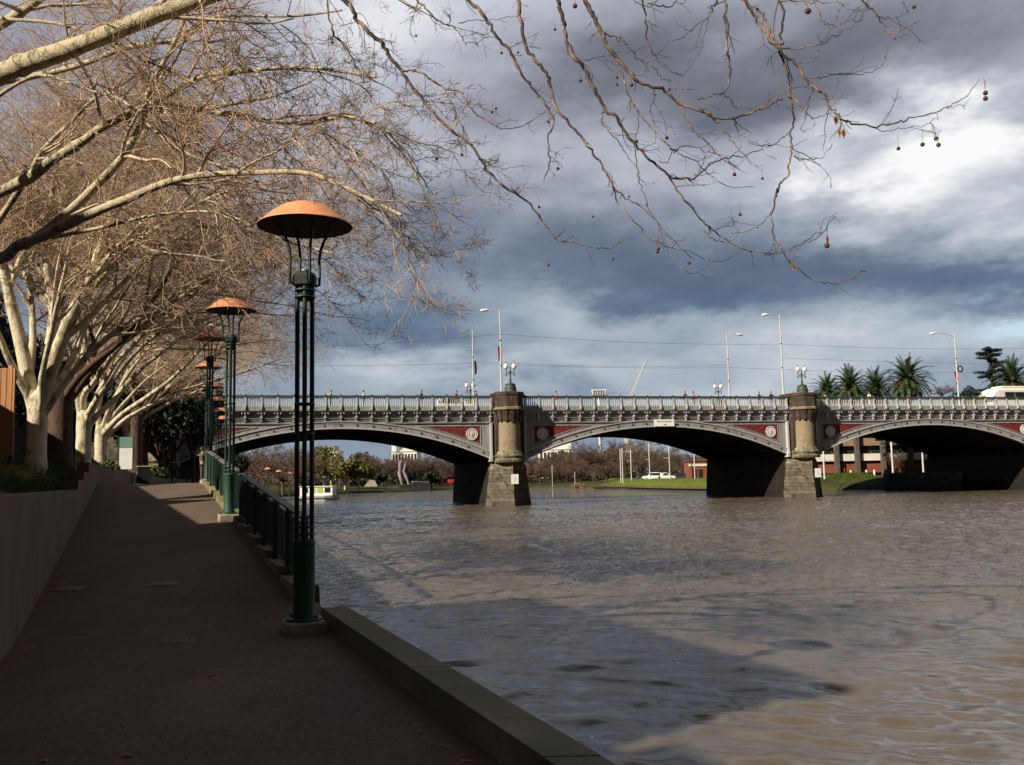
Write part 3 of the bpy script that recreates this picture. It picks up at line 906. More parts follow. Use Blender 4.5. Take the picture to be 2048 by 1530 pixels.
# ------------------------------------------------------------------ promenade lamps
def make_lamp():
    root = empty('promenade_lamp')
    c = MB(); c.box((0, 0, -0.09), (0.44, 0.44, 0.18), bev=0.02); c.build('plinth', MAT['concrete'], root)
    f = MB(); f.lathe([(0.205, 0.0), (0.205, 0.022), (0.195, 0.03), (0.125, 0.03)], (0, 0, 0), 20)
    for k in range(4):
        a = math.pi / 4 + k * math.pi / 2
        f.lathe([(0.017, 0.03), (0.017, 0.06), (0.0, 0.062)], (0.168 * math.cos(a), 0.168 * math.sin(a), 0), 6)
    f.build('base_plate', MAT['lamp_green'], root)
    b = MB(); b.lathe([(0.128, 0.03), (0.128, 0.05), (0.119, 0.065), (0.118, 0.83), (0.124, 0.845), (0.124, 0.875), (0.112, 0.885), (0.0, 0.89)], (0, 0, 0), 28)
    b.build('base', MAT['lamp_base_green'], root)
    for k in range(4):
        a = math.radians(-9.3) + k * math.pi / 2
        p = MB(); p.tube([(0.083 * math.cos(a), 0.083 * math.sin(a), 0.87), (0.083 * math.cos(a), 0.083 * math.sin(a), 3.80)], 0.027, 10)
        p.build('post', MAT['lamp_green'], root)
    for z in (0.95, 1.03, 2.08, 2.42, 3.66, 3.74):
        r = MB(); r.lathe([(0.088, z - 0.012), (0.117, z - 0.012), (0.117, z + 0.012), (0.088, z + 0.012), (0.088, z - 0.012)], (0, 0, 0), 24, cap=False)
        r.build('collar', MAT['lamp_green'], root)
    h = MB(); h.lathe([(0.06, 3.62), (0.085, 3.64), (0.085, 3.78), (0.135, 3.80), (0.14, 3.90), (0.12, 3.94), (0.0, 3.95)], (0, 0, 0), 8, smooth=False)
    h.build('head', MAT['head_green'], root)
    g = MB(); g.lathe([(0.04, 3.965), (0.045, 3.985), (0.03, 4.0), (0.0, 4.005)], (0, 0, 0), 14)
    g.build('lamp_bulb', MAT['lamp_fixture'], root)
    for k in range(4):
        a = math.radians(9) + k * math.pi / 2
        pr = [(0.125, 3.80), (0.172, 3.82), (0.178, 3.95), (0.172, 4.10), (0.185, 4.22), (0.225, 4.34), (0.29, 4.46), (0.32, 4.535)]
        s = MB(); s.tube([(r * math.cos(a), r * math.sin(a), z) for r, z in pr], 0.017, 8)
        s.build('strut', MAT['lamp_green'], root)
    d = MB()
    prof = [(0.548, 4.498), (0.545, 4.508), (0.50, 4.542), (0.447, 4.592), (0.385, 4.648), (0.32, 4.696), (0.255, 4.732), (0.19, 4.757), (0.11, 4.774), (0.05, 4.779), (0.0, 4.780)]
    d.lathe(prof, (0, 0, 0), 48)
    dm = d.build('cap', MAT['copper'], root)
    u = MB(); u.lathe([(0.543, 4.496), (0.50, 4.52), (0.447, 4.57), (0.32, 4.672), (0.19, 4.735), (0.0, 4.76)], (0, 0, 0), 48)
    u.build('cap_lining', MAT['cap_under'], dm)
    return root
LAMPS = [(at_z(608, 1240, E - 1.55), 'nearest tall green lamp with four thin posts and copper dome cap, at the kerb corner'),
         (at(458, 1034, 20.4), 'green lamp with copper dome and sunlit base, second from the camera'),
         (at(417, 967, 29.6), 'green lamp with a white gull on its copper dome, third along the path'),
         (at(414, 966, 37.3), 'fourth lamp along the path, its copper dome half hidden by the gull lamp post'),
         (at(420, 966, 45), 'fifth lamp along the path, small dull copper dome under the twigs'),
         (at(432, 966, 53), 'sixth lamp along the path, copper dome highest of three beside the sunlit lamp post'),
         (at(439, 966, 61), 'seventh lamp along the path, small copper dome in the middle of three stacked in view'),
         (at(445, 966, 68.6), 'farthest lamp before the bridge, smallest copper dome lowest of three')]
lamp0 = make_lamp()
LAMP_POS = []
for i, (p, lab) in enumerate(LAMPS):
    o = lamp0 if i == 0 else copy_tree(lamp0)
    zb = p.z if i == 0 else gz(p.y) + 0.14
    o.location = (p.x, p.y, zb)
    o.rotation_euler = (0, 0, PANG - math.pi / 2)
    LAMP_POS.append(Vector(o.location))
    tag(o, lab, 'street lamp', 'copper capped lamps along the promenade')

# gull standing on the third lamp
def make_gull():
    root = empty('gull')
    b = MB()
    sp = [(-0.20, 0, 0.10, 0.012), (-0.14, 0, 0.115, 0.04), (-0.05, 0, 0.14, 0.075), (0.05, 0, 0.17, 0.085), (0.12, 0, 0.215, 0.06), (0.16, 0, 0.27, 0.045), (0.18, 0, 0.31, 0.05), (0.215, 0, 0.315, 0.035), (0.24, 0, 0.31, 0.012)]
    b.tube([p[:3] for p in sp], [p[3] for p in sp], 10)
    b.build('body', MAT['white_paint'], root)
    k = MB(); k.tube([(0.235, 0, 0.31), (0.29, 0, 0.30)], [0.014, 0.004], 6); k.build('beak', MAT['palm_fruit'], root)
    for s in (-1, 1):
        l = MB(); l.tube([(0.0, s * 0.03, 0.12), (0.0, s * 0.03, 0.0)], 0.008, 5); l.tube([(0.0, s * 0.03, 0.004), (0.05, s * 0.03, 0.004)], 0.01, 4); l.build('leg', MAT['palm_fruit'], root)
        wg = MB(); wg.tube([(0.08, s * 0.07, 0.19), (-0.03, s * 0.085, 0.165), (-0.15, s * 0.05, 0.12), (-0.25, s * 0.02, 0.095)], [0.03, 0.045, 0.028, 0.006], 8); wg.build('wing', MAT['galv'], root)
    return root
gl = make_gull()
gl.location = LAMP_POS[2] + Vector((0.02, 0, 4.782)); gl.rotation_euler = (0, 0, 2.4)
tag(gl, 'small white gull standing on top of a copper lamp dome', 'bird')

# ------------------------------------------------------------------ railings beside the ramp
def make_railing(Za, Zb, label):
    p0 = Vector((lineX(Za) + 0.03, Za, gz(Za)))
    root = empty('railing', p0, 0, label, 'railing', 'green railings beside the ramp')
    n = max(int(round((Zb - Za) / 1.2)), 2)
    P = lambda Z, h: Vector((lineX(Z) + 0.03, Z, gz(Z) + h))
    t = MB(p0)
    for k in range(n):
        A, B = P(Za + (Zb - Za) * k / n, 1.06), P(Za + (Zb - Za) * (k + 1) / n, 1.06)
        w_ = PPERP * 0.065
        lo = Vector((0, 0, -0.035))
        t.hexa([A - w_ + lo, A + w_ + lo, B + w_ + lo, B - w_ + lo, A - w_, A + w_, B + w_, B - w_])
    t.build('top_rail', MAT['rail_top'], root)
    for hh in (0.17, 0.93):
        b = MB(p0)
        b.tube([P(Za, hh), P(Zb, hh)] if not (Za < 10.4 < Zb or Za < 30 < Zb) else [P(Za, hh), P(30.0, hh), P(Zb, hh)], 0.02, 6)
        b.build('cross_rail', MAT['rail_green'], root)
    for k in range(n + 1):
        Z = Za + (Zb - Za) * k / n
        q = MB(p0)
        a = P(Z, 0)
        q.box((a.x, a.y, a.z + 0.53), (0.032, 0.10, 1.0), PANG)
        q.box((a.x, a.y, a.z + 0.10), (0.10, 0.13, 0.03), PANG)
        q.build('post', MAT['rail_green'], root)
    q = MB(p0)
    m = int((Zb - Za) / 0.118)
    for k in range(m):
        Z = Za + (Zb - Za) * (k + 0.5) / m
        q.tube([P(Z, 0.17), P(Z, 0.93)], 0.0095, 5)
    q.build('infill_bars', MAT['rail_green'], root)
    return root
make_railing(12.4, 19.9, 'dark green railing on the stepped kerb between the two nearest lamps')
make_railing(20.9, 29.2, 'sunlit green railing between the second and third lamps')
make_railing(30.1, 37.0, 'level green railing just beyond the lamp with the gull')
make_railing(37.6, 52.6, 'green railing in the shade running past the fourth and fifth lamps')
make_railing(53.4, 86.0, 'farthest green railing running down towards the bridge arch')

# ------------------------------------------------------------------ the bridge
BA = math.radians(14.4)
BL = 35.27
BO = Vector((-0.6, 99.3, 0))
BR = empty('arch_bridge', BO, BA, 'grey iron arch bridge with red spandrels, stone piers and pale balustrade across the river', 'bridge')
def bw(s, t, z):               # bridge coordinates -> world
    c, n = math.cos(BA), math.sin(BA)
    return Vector((BO.x + s * c - t * n, BO.y + s * n + t * c, z))
HS = BL / 2 - 1.9
ZS, ZC = E + 1.91, E + 5.25
RISE = ZC - ZS
RAD = (HS * HS + RISE * RISE) / (2 * RISE)
BW = 21.0
def intr(s): return ZC - RAD + math.sqrt(RAD * RAD - s * s)
def extr(s, th=0.70):
    R2 = RAD + th
    return ZC - RAD + math.sqrt(R2 * R2 - s * s)
Z_FR0, Z_FR1 = E + 5.72, E + 6.90
SPANS = [-1, 0, 1, 2]          # span i lies between pier i and i + 1
N = 40
for sp in SPANS:
    c0 = (sp + 0.5) * BL
    S = [-HS + 2 * HS * k / N for k in range(N + 1)]
    # ring
    ring = MB()
    for a, b in zip(S[:-1], S[1:]):
        ring.hexa([(c0 + a, -0.10, intr(a)), (c0 + b, -0.10, intr(b)), (c0 + b, 0.35, intr(b)), (c0 + a, 0.35, intr(a)),
                   (c0 + a, -0.10, extr(a)), (c0 + b, -0.10, extr(b)), (c0 + b, 0.35, extr(b)), (c0 + a, 0.35, extr(a))])
    ringo = ring.build('arch_rib', MAT['bridge_grey'], BR)
    fl = MB()
    for a, b in zip(S[:-1], S[1:]):
        for (z0, z1, t0) in ((-0.05, 0.06, -0.30), (0.66, 0.74, -0.20)):
            fl.hexa([(c0 + a, t0, intr(a) + z0), (c0 + b, t0, intr(b) + z0), (c0 + b, -0.09, intr(b) + z0), (c0 + a, -0.09, intr(a) + z0),
                     (c0 + a, t0, intr(a) + z1), (c0 + b, t0, intr(b) + z1), (c0 + b, -0.09, intr(b) + z1), (c0 + a, -0.09, intr(a) + z1)])
    fl.build('flange', MAT['bridge_light'], ringo)
    st = MB()
    for k in range(-9, 10):
        s = k * 1.66
        if abs(s) > HS - 0.6 or (sp == 0 and abs(s) < 1.3): continue
        z = intr(s) + 0.34
        P = [(c0 + s + 0.12 * math.cos(j * math.pi / 4 + .39), -0.16, z + 0.12 * math.sin(j * math.pi / 4 + .39)) for j in range(8)]
        st.prism(P, (0, 0.07, 0))
    st.build('rosettes', MAT['stud'], ringo)
    # spandrel wall above the ring (both faces) and the barrel under the deck
    for t0, nm in ((0.0, 'spandrel'), (BW - 0.3, 'spandrel')):
        sw = MB()
        for a, b in zip(S[:-1], S[1:]):
            za, zb = min(extr(a) - 0.05, Z_FR0 - .01), min(extr(b) - 0.05, Z_FR0 - .01)
            sw.hexa([(c0 + a, t0, za), (c0 + b, t0, zb), (c0 + b, t0 + 0.3, zb), (c0 + a, t0 + 0.3, za),
                     (c0 + a, t0, Z_FR0), (c0 + b, t0, Z_FR0), (c0 + b, t0 + 0.3, Z_FR0), (c0 + a, t0 + 0.3, Z_FR0)])
        swo = sw.build(nm, MAT['bridge_grey'], BR)
        if t0 > 1: continue
        for side in (-1, 1):
            # red panel: between a level top edge, an upright edge near the pier and the curve of the ring
            pts = []
            s_out = HS - 1.05
            ztop = Z_FR0 - 0.30
            s_in = s_out
            while extr(s_in) + 0.36 < ztop and s_in > 2: s_in -= 0.1
            for k in range(15):
                s = s_in + (s_out - s_in) * k / 14
                pts.append((s, min(extr(s) + 0.36, ztop)))
            outline = pts + [(s_out, ztop)]
            P = [(c0 + side * s, -0.012, z) for s, z in outline]
            pn = MB(); pn.prism(P, (0, 0.03, 0)); po = pn.build('red_panel', MAT['red_panel'], BR)
            fr = MB()
            cyc = outline + [outline[0]]
            for (s0, z0), (s1, z1) in zip(cyc[:-1], cyc[1:]):
                if abs(s0 - s1) + abs(z0 - z1) < 1e-3: continue
                fr.tube([(c0 + side * s0, -0.02, z0), (c0 + side * s1, -0.02, z1)], 0.05, 6)
            fr.build('panel_frame', MAT['bridge_grey'], po)
            # round crest
            ms = s_out - 0.95; mz = ztop - 0.86
            rot = Matrix.Rotation(math.pi / 2, 4, 'X')
            def disc(mb, r0, r1, depth, seg=28):
                ring_o = [(c0 + side * ms + r1 * math.cos(2 * math.pi * j / seg), -depth, mz + r1 * math.sin(2 * math.pi * j / seg)) for j in range(seg)]
                if r0 <= 0:
                    mb.prism(ring_o, (0, depth - 0.02, 0)); return
                for j in range(seg):
                    k2 = (j + 1) % seg
                    a0, a1 = 2 * math.pi * j / seg, 2 * math.pi * k2 / seg
                    q = lambda r, a, y: (c0 + side * ms + r * math.cos(a), y, mz + r * math.sin(a))
                    mb.hexa([q(r0, a0, -0.02), q(r1, a0, -0.02), q(r1, a1, -0.02), q(r0, a1, -0.02), q(r0, a0, -depth), q(r1, a0, -depth), q(r1, a1, -depth), q(r0, a1, -depth)])
            md = MB(); disc(md, 0, 0.64, 0.06); mo = md.build('medallion', MAT['bridge_grey'], BR)
            m2 = MB(); disc(m2, 0.54, 0.62, 0.11); disc(m2, 0.34, 0.44, 0.09); m2.build('ring', MAT['white_paint'], mo)
            m3 = MB()
            sh = [(-0.2, 0.2), (0.2, 0.2), (0.22, 0.0), (0.13, -0.2), (0, -0.3), (-0.13, -0.2), (-0.22, 0.0)]
            m3.prism([(c0 + side * ms + x, -0.12, mz + z) for x, z in sh], (0, 0.06, 0))
            m3.box((c0 + side * ms, -0.10, mz + 0.26), (0.16, 0.06, 0.1))
            m3.build('crest', MAT['white_paint'], mo)
            m4 = MB(); m4.box((c0 + side * ms, -0.135, mz - 0.03), (0.07, 0.03, 0.40)); m4.box((c0 + side * ms, -0.133, mz + 0.02), (0.30, 0.03, 0.06)); m4.build('relief', MAT['gold'], mo)
    bar = MB()
    for a, b in zip(S[:-1], S[1:]):
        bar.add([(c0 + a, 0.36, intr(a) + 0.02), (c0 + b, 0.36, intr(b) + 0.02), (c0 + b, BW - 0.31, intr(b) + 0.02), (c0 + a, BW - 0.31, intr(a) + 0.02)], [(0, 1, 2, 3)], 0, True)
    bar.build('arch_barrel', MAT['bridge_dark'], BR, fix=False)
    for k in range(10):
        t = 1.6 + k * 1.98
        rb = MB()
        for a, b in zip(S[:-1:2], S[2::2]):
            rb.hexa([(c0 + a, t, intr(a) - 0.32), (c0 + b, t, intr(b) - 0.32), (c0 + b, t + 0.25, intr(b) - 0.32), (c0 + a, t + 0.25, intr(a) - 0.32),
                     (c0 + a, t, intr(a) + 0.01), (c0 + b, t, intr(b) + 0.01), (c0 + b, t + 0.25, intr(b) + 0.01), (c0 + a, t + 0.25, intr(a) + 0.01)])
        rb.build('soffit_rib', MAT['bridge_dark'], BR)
    # frieze with mouldings
    e0, e1 = c0 - HS - 0.35, c0 + HS + 0.35
    fz = MB()
    fz.box(((e0 + e1) / 2, 0.16, (Z_FR0 + Z_FR1) / 2), (e1 - e0, 0.32, Z_FR1 - Z_FR0 - 0.002))
    for z, dpt, h in ((Z_FR0 + 0.06, 0.14, 0.10), (Z_FR0 + 0.36, 0.08, 0.06), (Z_FR0 + 0.55, 0.13, 0.06), (Z_FR0 + 0.82, 0.09, 0.05)):
        fz.box(((e0 + e1) / 2, -dpt / 2 + 0.005, z), (e1 - e0, dpt, h))
    fzo = fz.build('frieze', MAT['bridge_grey'], BR)
    # cornice: profile swept along the span
    prof = [(0.0, E + 6.905), (-0.30, E + 6.90), (-0.42, E + 7.02), (-0.48, E + 7.04), (-0.48, E + 7.14), (-0.46, E + 7.18), (-0.45, E + 7.34), (-0.43, E + 7.46), (-0.20, E + 7.46), (-0.12, E + 7.40), (0.0, E + 7.30)]
    cn = MB(); cn.prism([(e0, y, z) for y, z in prof], (e1 - e0, 0, 0)); cno = cn.build('cornice', MAT['bridge_light' if False else 'bridge_grey'], BR)
    # balustrade
    bal = MB()
    nb = 20
    pitch = (2 * HS) / nb
    for k in range(nb):
        for j in range(6):
            s = c0 - HS + pitch * (k + (j + 1.0) / 7.0)
            bal.add([], [])
            bal.lathe([(0.055, E + 7.46), (0.075, E + 7.58), (0.05, E + 7.80), (0.045, E + 8.10), (0.075, E + 8.34), (0.075, E + 8.42)], (s, -0.32, 0), 6, cap=False)
    bal.box((c0, -0.32, E + 7.49), (2 * HS + 0.6, 0.26, 0.06))
    balo = bal.build('balustrade', MAT['bridge_light'], BR)
    hr = MB(); hr.box((c0, -0.32, E + 8.50), (2 * HS + 0.65, 0.32, 0.16)); hr.box((c0, -0.32, E + 8.60), (2 * HS + 0.65, 0.22, 0.05)); hr.build('hand_rail', MAT['bridge_rail_dark'], balo)
    post0 = None
    for k in range(nb + 1):
        s = c0 - HS + pitch * k
        if post0 is None:
            q = MB()
            q.box((0, -0.34, E + 7.97), (0.20, 0.26, 1.0))
            q.prism([(-0.07, -0.45, E + 7.95), (-0.07, -0.50, E + 7.72), (-0.07, -0.60, E + 7.50), (-0.07, -0.64, E + 7.20), (-0.07, -0.45, E + 7.20)], (0.14, 0, 0))
            post0 = q.build('post', MAT['bridge_light'], balo)
            q = MB(); q.lathe([(0.14, E + 8.47), (0.14, E + 8.66), (0.09, E + 8.74), (0.0, E + 8.76)], (0, -0.32, 0), 10); k0 = q.build('knob', MAT['bridge_rail_dark'], balo)
            q = MB()
            cv = [(-0.02, Z_FR1), (-0.36, Z_FR1), (-0.38, Z_FR1 - 0.14), (-0.30, Z_FR1 - 0.24), (-0.26, Z_FR1 - 0.42), (-0.28, Z_FR1 - 0.60), (-0.22, Z_FR1 - 0.74), (-0.16, Z_FR1 - 0.98), (-0.02, Z_FR1 - 1.08)]
            q.prism([(-0.07, y, z) for y, z in cv], (0.14, 0, 0))
            for dx in (-0.3, 0, 0.3):
                q.box((dx, -0.24, Z_FR1 - 0.09), (0.11, 0.3, 0.14))
            q.box((0, -0.17, Z_FR1 - 0.52), (0.32, 0.3, 0.07))
            b0 = q.build('bracket', MAT['bridge_light'], fzo)
            for o in (post0, k0, b0): o.location.x = s
        else:
            for o, par in ((post0, balo), (k0, balo), (b0, fzo)):
                c = o.copy(); COL.objects.link(c); c.parent = par; c.location.x = s
fp = MB()
for t_, w_ in ((1.75, 3.4), (BW - 1.75, 3.4)): fp.box((BL / 2, t_, E + 7.44), (BL * 4, w_, 0.30))
fp.build('footway', MAT['concrete_dark'], BR)
deck = MB(); deck.box((0.5 * BL * 2 - BL / 2 - 12 + 6, BW / 2 + 0.2, E + 7.1), (BL * 4 + 60, BW + 0.6, 0.36)); deck.build('deck', MAT['asphalt'], BR)
fbal = MB()
fbal.box((BL, BW + 0.30, E + 8.50), (BL * 4, 0.3, 0.18)); fbal.box((BL, BW + 0.30, E + 7.45), (BL * 4, 0.36, 0.30))
for k in range(int(BL * 4 / 0.27)):
    fbal.box((BL - BL * 2 + 0.27 * k, BW + 0.30, E + 8.0), (0.11, 0.11, 0.84))
fbal.build('far_balustrade', MAT['bridge_light'], BR)

def make_pier():
    pr = bpy.data.objects.new('pier', None); COL.objects.link(pr); pr.parent = BR
    z0 = -3.0
    body = MB()
    body.hexa([(-2.35, 0.2, z0), (2.35, 0.2, z0), (2.35, BW - 0.2, z0), (-2.35, BW - 0.2, z0), (-1.88, 0.3, ZS + 0.1), (1.88, 0.3, ZS + 0.1), (1.88, BW - 0.3, ZS + 0.1), (-1.88, BW - 0.3, ZS + 0.1)])
    body.box((0, BW / 2, (ZS + E + 6.9) / 2), (3.5, BW - 0.9, E + 6.9 - ZS - 0.1))
    body.build('pier_body', MAT['pier_shaded'], pr)
    cw = MB()
    def plan(z, half, nose, back=0.25):
        return [(-half, back, z), (-half, 0.0, z), (0.0, -nose, z), (half, 0.0, z), (half, back, z)]
    lv = [plan(z0, 2.62, 2.75), plan(0.06, 2.50, 2.55), plan(E + 0.55, 2.03, 2.05), plan(E + 0.62, 2.10, 2.12), plan(E + 0.78, 2.10, 2.12), plan(E + 1.55, 1.72, 2.0)]
    V = [p for l in lv for p in l]
    Fc = []
    for i in range(len(lv) - 1):
        for j in range(4):
            Fc.append((i * 5 + j, i * 5 + j + 1, (i + 1) * 5 + j + 1, (i + 1) * 5 + j))
    Fc.append(tuple(range(len(V) - 5, len(V))))
    cw.add(V, Fc)
    # rough block courses proud of the face
    rg = random.Random(4)
    for k in range(8):
        za = 0.12 + k * 0.44; zb = za + 0.40
        f = (za + 0.2) / (E + 0.5)
        hf = 2.50 + (2.03 - 2.50) * f; ns = 2.55 + (2.05 - 2.55) * f
        for side in (-1, 1):
            x = 0.06
            while x < 0.94:
                ww = rg.uniform(0.16, 0.30)
                x1 = min(x + ww, 0.985)
                pp = rg.uniform(0.015, 0.055)
                n = Vector((side * ns, -hf, 0)).normalized()
                A = Vector((0, -ns, 0)).lerp(Vector((side * hf, 0, 0)), x); B = Vector((0, -ns, 0)).lerp(Vector((side * hf, 0, 0)), x1 - 0.012)
                bat = 0.012
                P = [A, B, B + n * pp, A + n * pp]
                cw.hexa([(p.x, p.y, za) for p in P] + [(p.x - n.x * 0.04, p.y - n.y * 0.04, zb) for p in P])
                x = x1
    cw.build('cutwater', MAT['pier_stone'], pr)
    cb = MB()
    ct = (0, -0.80, 0)
    half = dict(a0=math.pi - 0.25, a1=2 * math.pi + 0.25, seg=24)
    cb.lathe([(1.62, E + 1.50), (1.66, E + 1.72), (1.58, E + 1.80), (1.50, E + 2.02), (1.60, E + 2.08), (1.60, E + 2.22), (1.44, E + 2.34), (1.38, E + 2.56), (1.28, E + 2.70)], ct, **half)
    cb.build('column_base', MAT['pier_stone'], pr)
    sh = MB(); sh.lathe([(1.20, E + 2.68), (1.18, E + 4.4), (1.14, E + 5.95)], ct, **half); sh.build('column', MAT['column_stone'], pr)
    bk = MB(); bk.box((0, -0.22, E + 4.3), (3.0, 1.30, 5.1)); bk.build('back_pilaster', MAT['pier_dark'], pr)
    cp = MB()
    oct_ = dict(a0=math.pi - math.pi / 8, a1=2 * math.pi + math.pi / 8, seg=5, smooth=False)
    cp.lathe([(1.16, E + 5.86), (1.30, E + 5.98), (1.36, E + 6.20), (1.46, E + 6.85), (1.58, E + 6.95)], ct, **half)
    for k in range(7):
        a = math.pi + 0.12 + k * (math.pi - 0.24) / 6
        cp.hexa([tuple(Vector(ct) + Vector((r * math.cos(a + da), r * math.sin(a + da), z))) for r, da, z in
                 ((1.2, -.1, E + 5.75), (1.34, -.1, E + 5.8), (1.34, .1, E + 5.8), (1.2, .1, E + 5.75), (1.3, -.13, E + 6.9), (1.62, -.13, E + 6.9), (1.62, .13, E + 6.9), (1.3, .13, E + 6.9))])
    cp.build('capital', MAT['pier_dark'], pr)
    bd = MB(); bd.lathe([(1.55, E + 6.96), (1.72, E + 7.06), (1.74, E + 7.26), (1.60, E + 7.34)], ct, **oct_); bd.build('band', MAT['column_stone'], pr)
    bl = MB(); bl.lathe([(1.56, E + 7.32), (1.56, E + 8.55), (1.66, E + 8.62), (1.66, E + 8.90), (1.5, E + 8.95)], ct, **oct_)
    bl.box((0, 0.45, E + 8.12), (2.9, 2.8, 1.64))
    bl.build('parapet_block', MAT['pier_dark'], pr)
    cpx = MB(); cpx.box((0, 0.35, E + 8.985), (3.1, 3.0, 0.09)); cpx.build('coping', MAT['concrete'], pr)
    for sd in (-1, 1):
        ps = MB()
        ps.box((sd * 1.86, -0.17, E + 3.95), (0.20, 0.55, 3.5))
        ps.hexa([(sd * 1.96 - .16, -0.5, E + 1.62), (sd * 1.96 + .16, -0.5, E + 1.62), (sd * 1.96 + .16, 0.2, E + 1.62), (sd * 1.96 - .16, 0.2, E + 1.62),
                 (sd * 1.86 - .13, -0.5, E + 2.2), (sd * 1.86 + .13, -0.5, E + 2.2), (sd * 1.86 + .13, 0.2, E + 2.2), (sd * 1.86 - .13, 0.2, E + 2.2)])
        ps.build('end_strip', MAT['bridge_light'], pr)
    return pr
pier0 = make_pier()
for k in (-1, 1, 2):
    c = copy_tree(pier0, BR); c.location.x = k * BL
# left abutment mass and right abutment
ab = MB(); ab.box((-BL - 12, BW / 2, E + 1.5), (20.4, BW - 0.6, 11.0)); ab.build('abutment', MAT['pier_stone'], BR)

# name board over the middle arch, small boards on the piers
def text(parent, body, size, loc, mat, rot=(math.pi / 2, 0, 0)):
    cu = bpy.data.curves.new('lettering', 'FONT')
    cu.body = body; cu.size = size; cu.align_x = 'CENTER'; cu.align_y = 'CENTER'; cu.extrude = 0.004
    cu.materials.append(mat)
    tmp = bpy.data.objects.new('lettering_curve', cu); COL.objects.link(tmp)
    dg = bpy.context.evaluated_depsgraph_get(); dg.update()
    me = bpy.data.meshes.new_from_object(tmp.evaluated_get(dg))
    bpy.data.objects.remove(tmp)
    me.materials.clear(); me.materials.append(mat)
    o = bpy.data.objects.new('lettering', me); COL.objects.link(o)
    o.parent = parent; o.location = loc; o.rotation_euler = rot
    return o
sg = empty('name_board', bw(BL / 2 + 0.35, -0.42, E + 5.62), BA, 'white name board with two lines of small lettering at the crown of the middle arch', 'sign')
q = MB(); q.box((0, 0.0, 0), (2.42, 0.05, 0.76), bev=0.01); q.build('board', MAT['white_board_paint'], sg)
q = MB()
for dx in (-0.8, 0.8): q.box((dx, 0.13, 0.1), (0.06, 0.21, 0.06))
q.build('bracket', MAT['bridge_grey'], sg)
text(sg, 'PRINCES BRIDGE', 0.235, (0, -0.03, 0.14), MAT['slate'])
text(sg, '1888', 0.2, (0.05, -0.03, -0.18), MAT['slate'])
for k, lab in ((0, 'white square notice on the left river pier under the bridge'), (1, 'white square notice on the right river pier under the bridge')):
    a = math.atan2(2.2, 2.2)
    p = bw(k * BL - 0.02 + (0.42 if k == 1 else 0.1), -2.52, E - 0.28)
    s_ = empty('pier_notice', p, BA + (0.0), lab, 'sign', 'notices on the bridge piers')
    q = MB(); q.box((0, 0, 0), (0.78, 0.03, 1.02), bev=0.008); q.build('board', MAT['white_board_paint'], s_)
    q = MB(); q.box((0, 0.09, 0.2), (0.1, 0.15, 0.06)); q.box((0, 0.07, -0.2), (0.1, 0.11, 0.06)); q.build('bracket', MAT['galv'], s_)
    text(s_, '5', 0.62, (0, -0.02, 0.0), MAT['galv'])

# pedestal lamps on the piers
def make_twin():
    root = empty('twin_globe_lamp')
    q = MB(); q.lathe([(0.72, 0), (0.74, 0.10), (0.62, 0.18), (0.66, 0.34), (0.60, 0.66), (0.50, 0.82), (0.56, 0.88), (0.54, 0.98), (0.30, 1.02), (0.16, 1.14), (0.12, 1.2)], (0, 0, 0), 20); q.build('pedestal', MAT['bronze'], root)
    q = MB(); q.lathe([(0.13, 1.15), (0.10, 1.4), (0.14, 1.46), (0.085, 1.55), (0.075, 2.2), (0.12, 2.28), (0.12, 2.36), (0.06, 2.45), (0.05, 2.7), (0.08, 2.78), (0.0, 2.92)], (0, 0, 0), 12); q.build('post', MAT['bronze'], root)
    for s in (-1, 1):
        q = MB()
        q.tube([(0, 0, 2.30), (s * 0.2, 0, 2.16), (s * 0.42, 0, 2.22), (s * 0.44, 0, 2.45), (s * 0.44, 0, 2.62)], [0.05, 0.05, 0.05, 0.045, 0.06], 8)
        q.tube([(s * 0.1, 0, 2.05), (s * 0.3, 0, 2.0), (s * 0.5, 0, 2.12), (s * 0.58, 0, 1.95)], 0.028, 6)
        q.lathe([(0.03, 1.78), (0.06, 1.86), (0.05, 2.0), (0.02, 2.1)], (s * 0.44, 0, 0), 8)
        ar = q.build('arm', MAT['bronze'], root)
        q = MB(); q.lathe([(0.13, 2.62), (0.24, 2.76), (0.265, 2.92), (0.20, 3.1), (0.10, 3.17)], (s * 0.44, 0, 0), 14); q.build('globe', MAT['glass_lamp'], ar)
        q = MB(); q.lathe([(0.13, 3.15), (0.08, 3.22), (0.03, 3.3), (0.02, 3.46), (0, 3.47)], (s * 0.44, 0, 0), 8); q.lathe([(0.14, 2.58), (0.15, 2.64), (0.1, 2.64)], (s * 0.44, 0, 0), 10); q.build('finial', MAT['bronze'], ar)
    return root
tw = make_twin()
TW = [(0, 0.35, 0, 'twin globe lamp on the left river pier, near side of the bridge'), (1, 0.30, 0, 'twin globe lamp on the right river pier, near side of the bridge'),
      (0, 0.35, 1, 'twin globe lamp behind the balustrade, just left of the left river pier'), (1, 0.30, 1, 'twin globe lamp on the far side of the bridge between the two middle white poles')]
for i, (k, ds, far, lab) in enumerate(TW):
    o = tw if i == 0 else copy_tree(tw)
    o.location = bw(k * BL + ds, (BW - 0.2) if far else -0.35, E + 8.95 if not far else E + 9.0)
    o.rotation_euler = (0, 0, BA - 0.1)
    tag(o, lab, 'lamp', 'twin globe lamps on the bridge')
# ------------------------------------------------------------------ plane trees
def unit(v): return np.array(v) / np.linalg.norm(v)
RIV = np.array([PPERP.x, PPERP.y, 0.0])     # towards the river
ALO = np.array([PDIR.x, PDIR.y, 0.0])

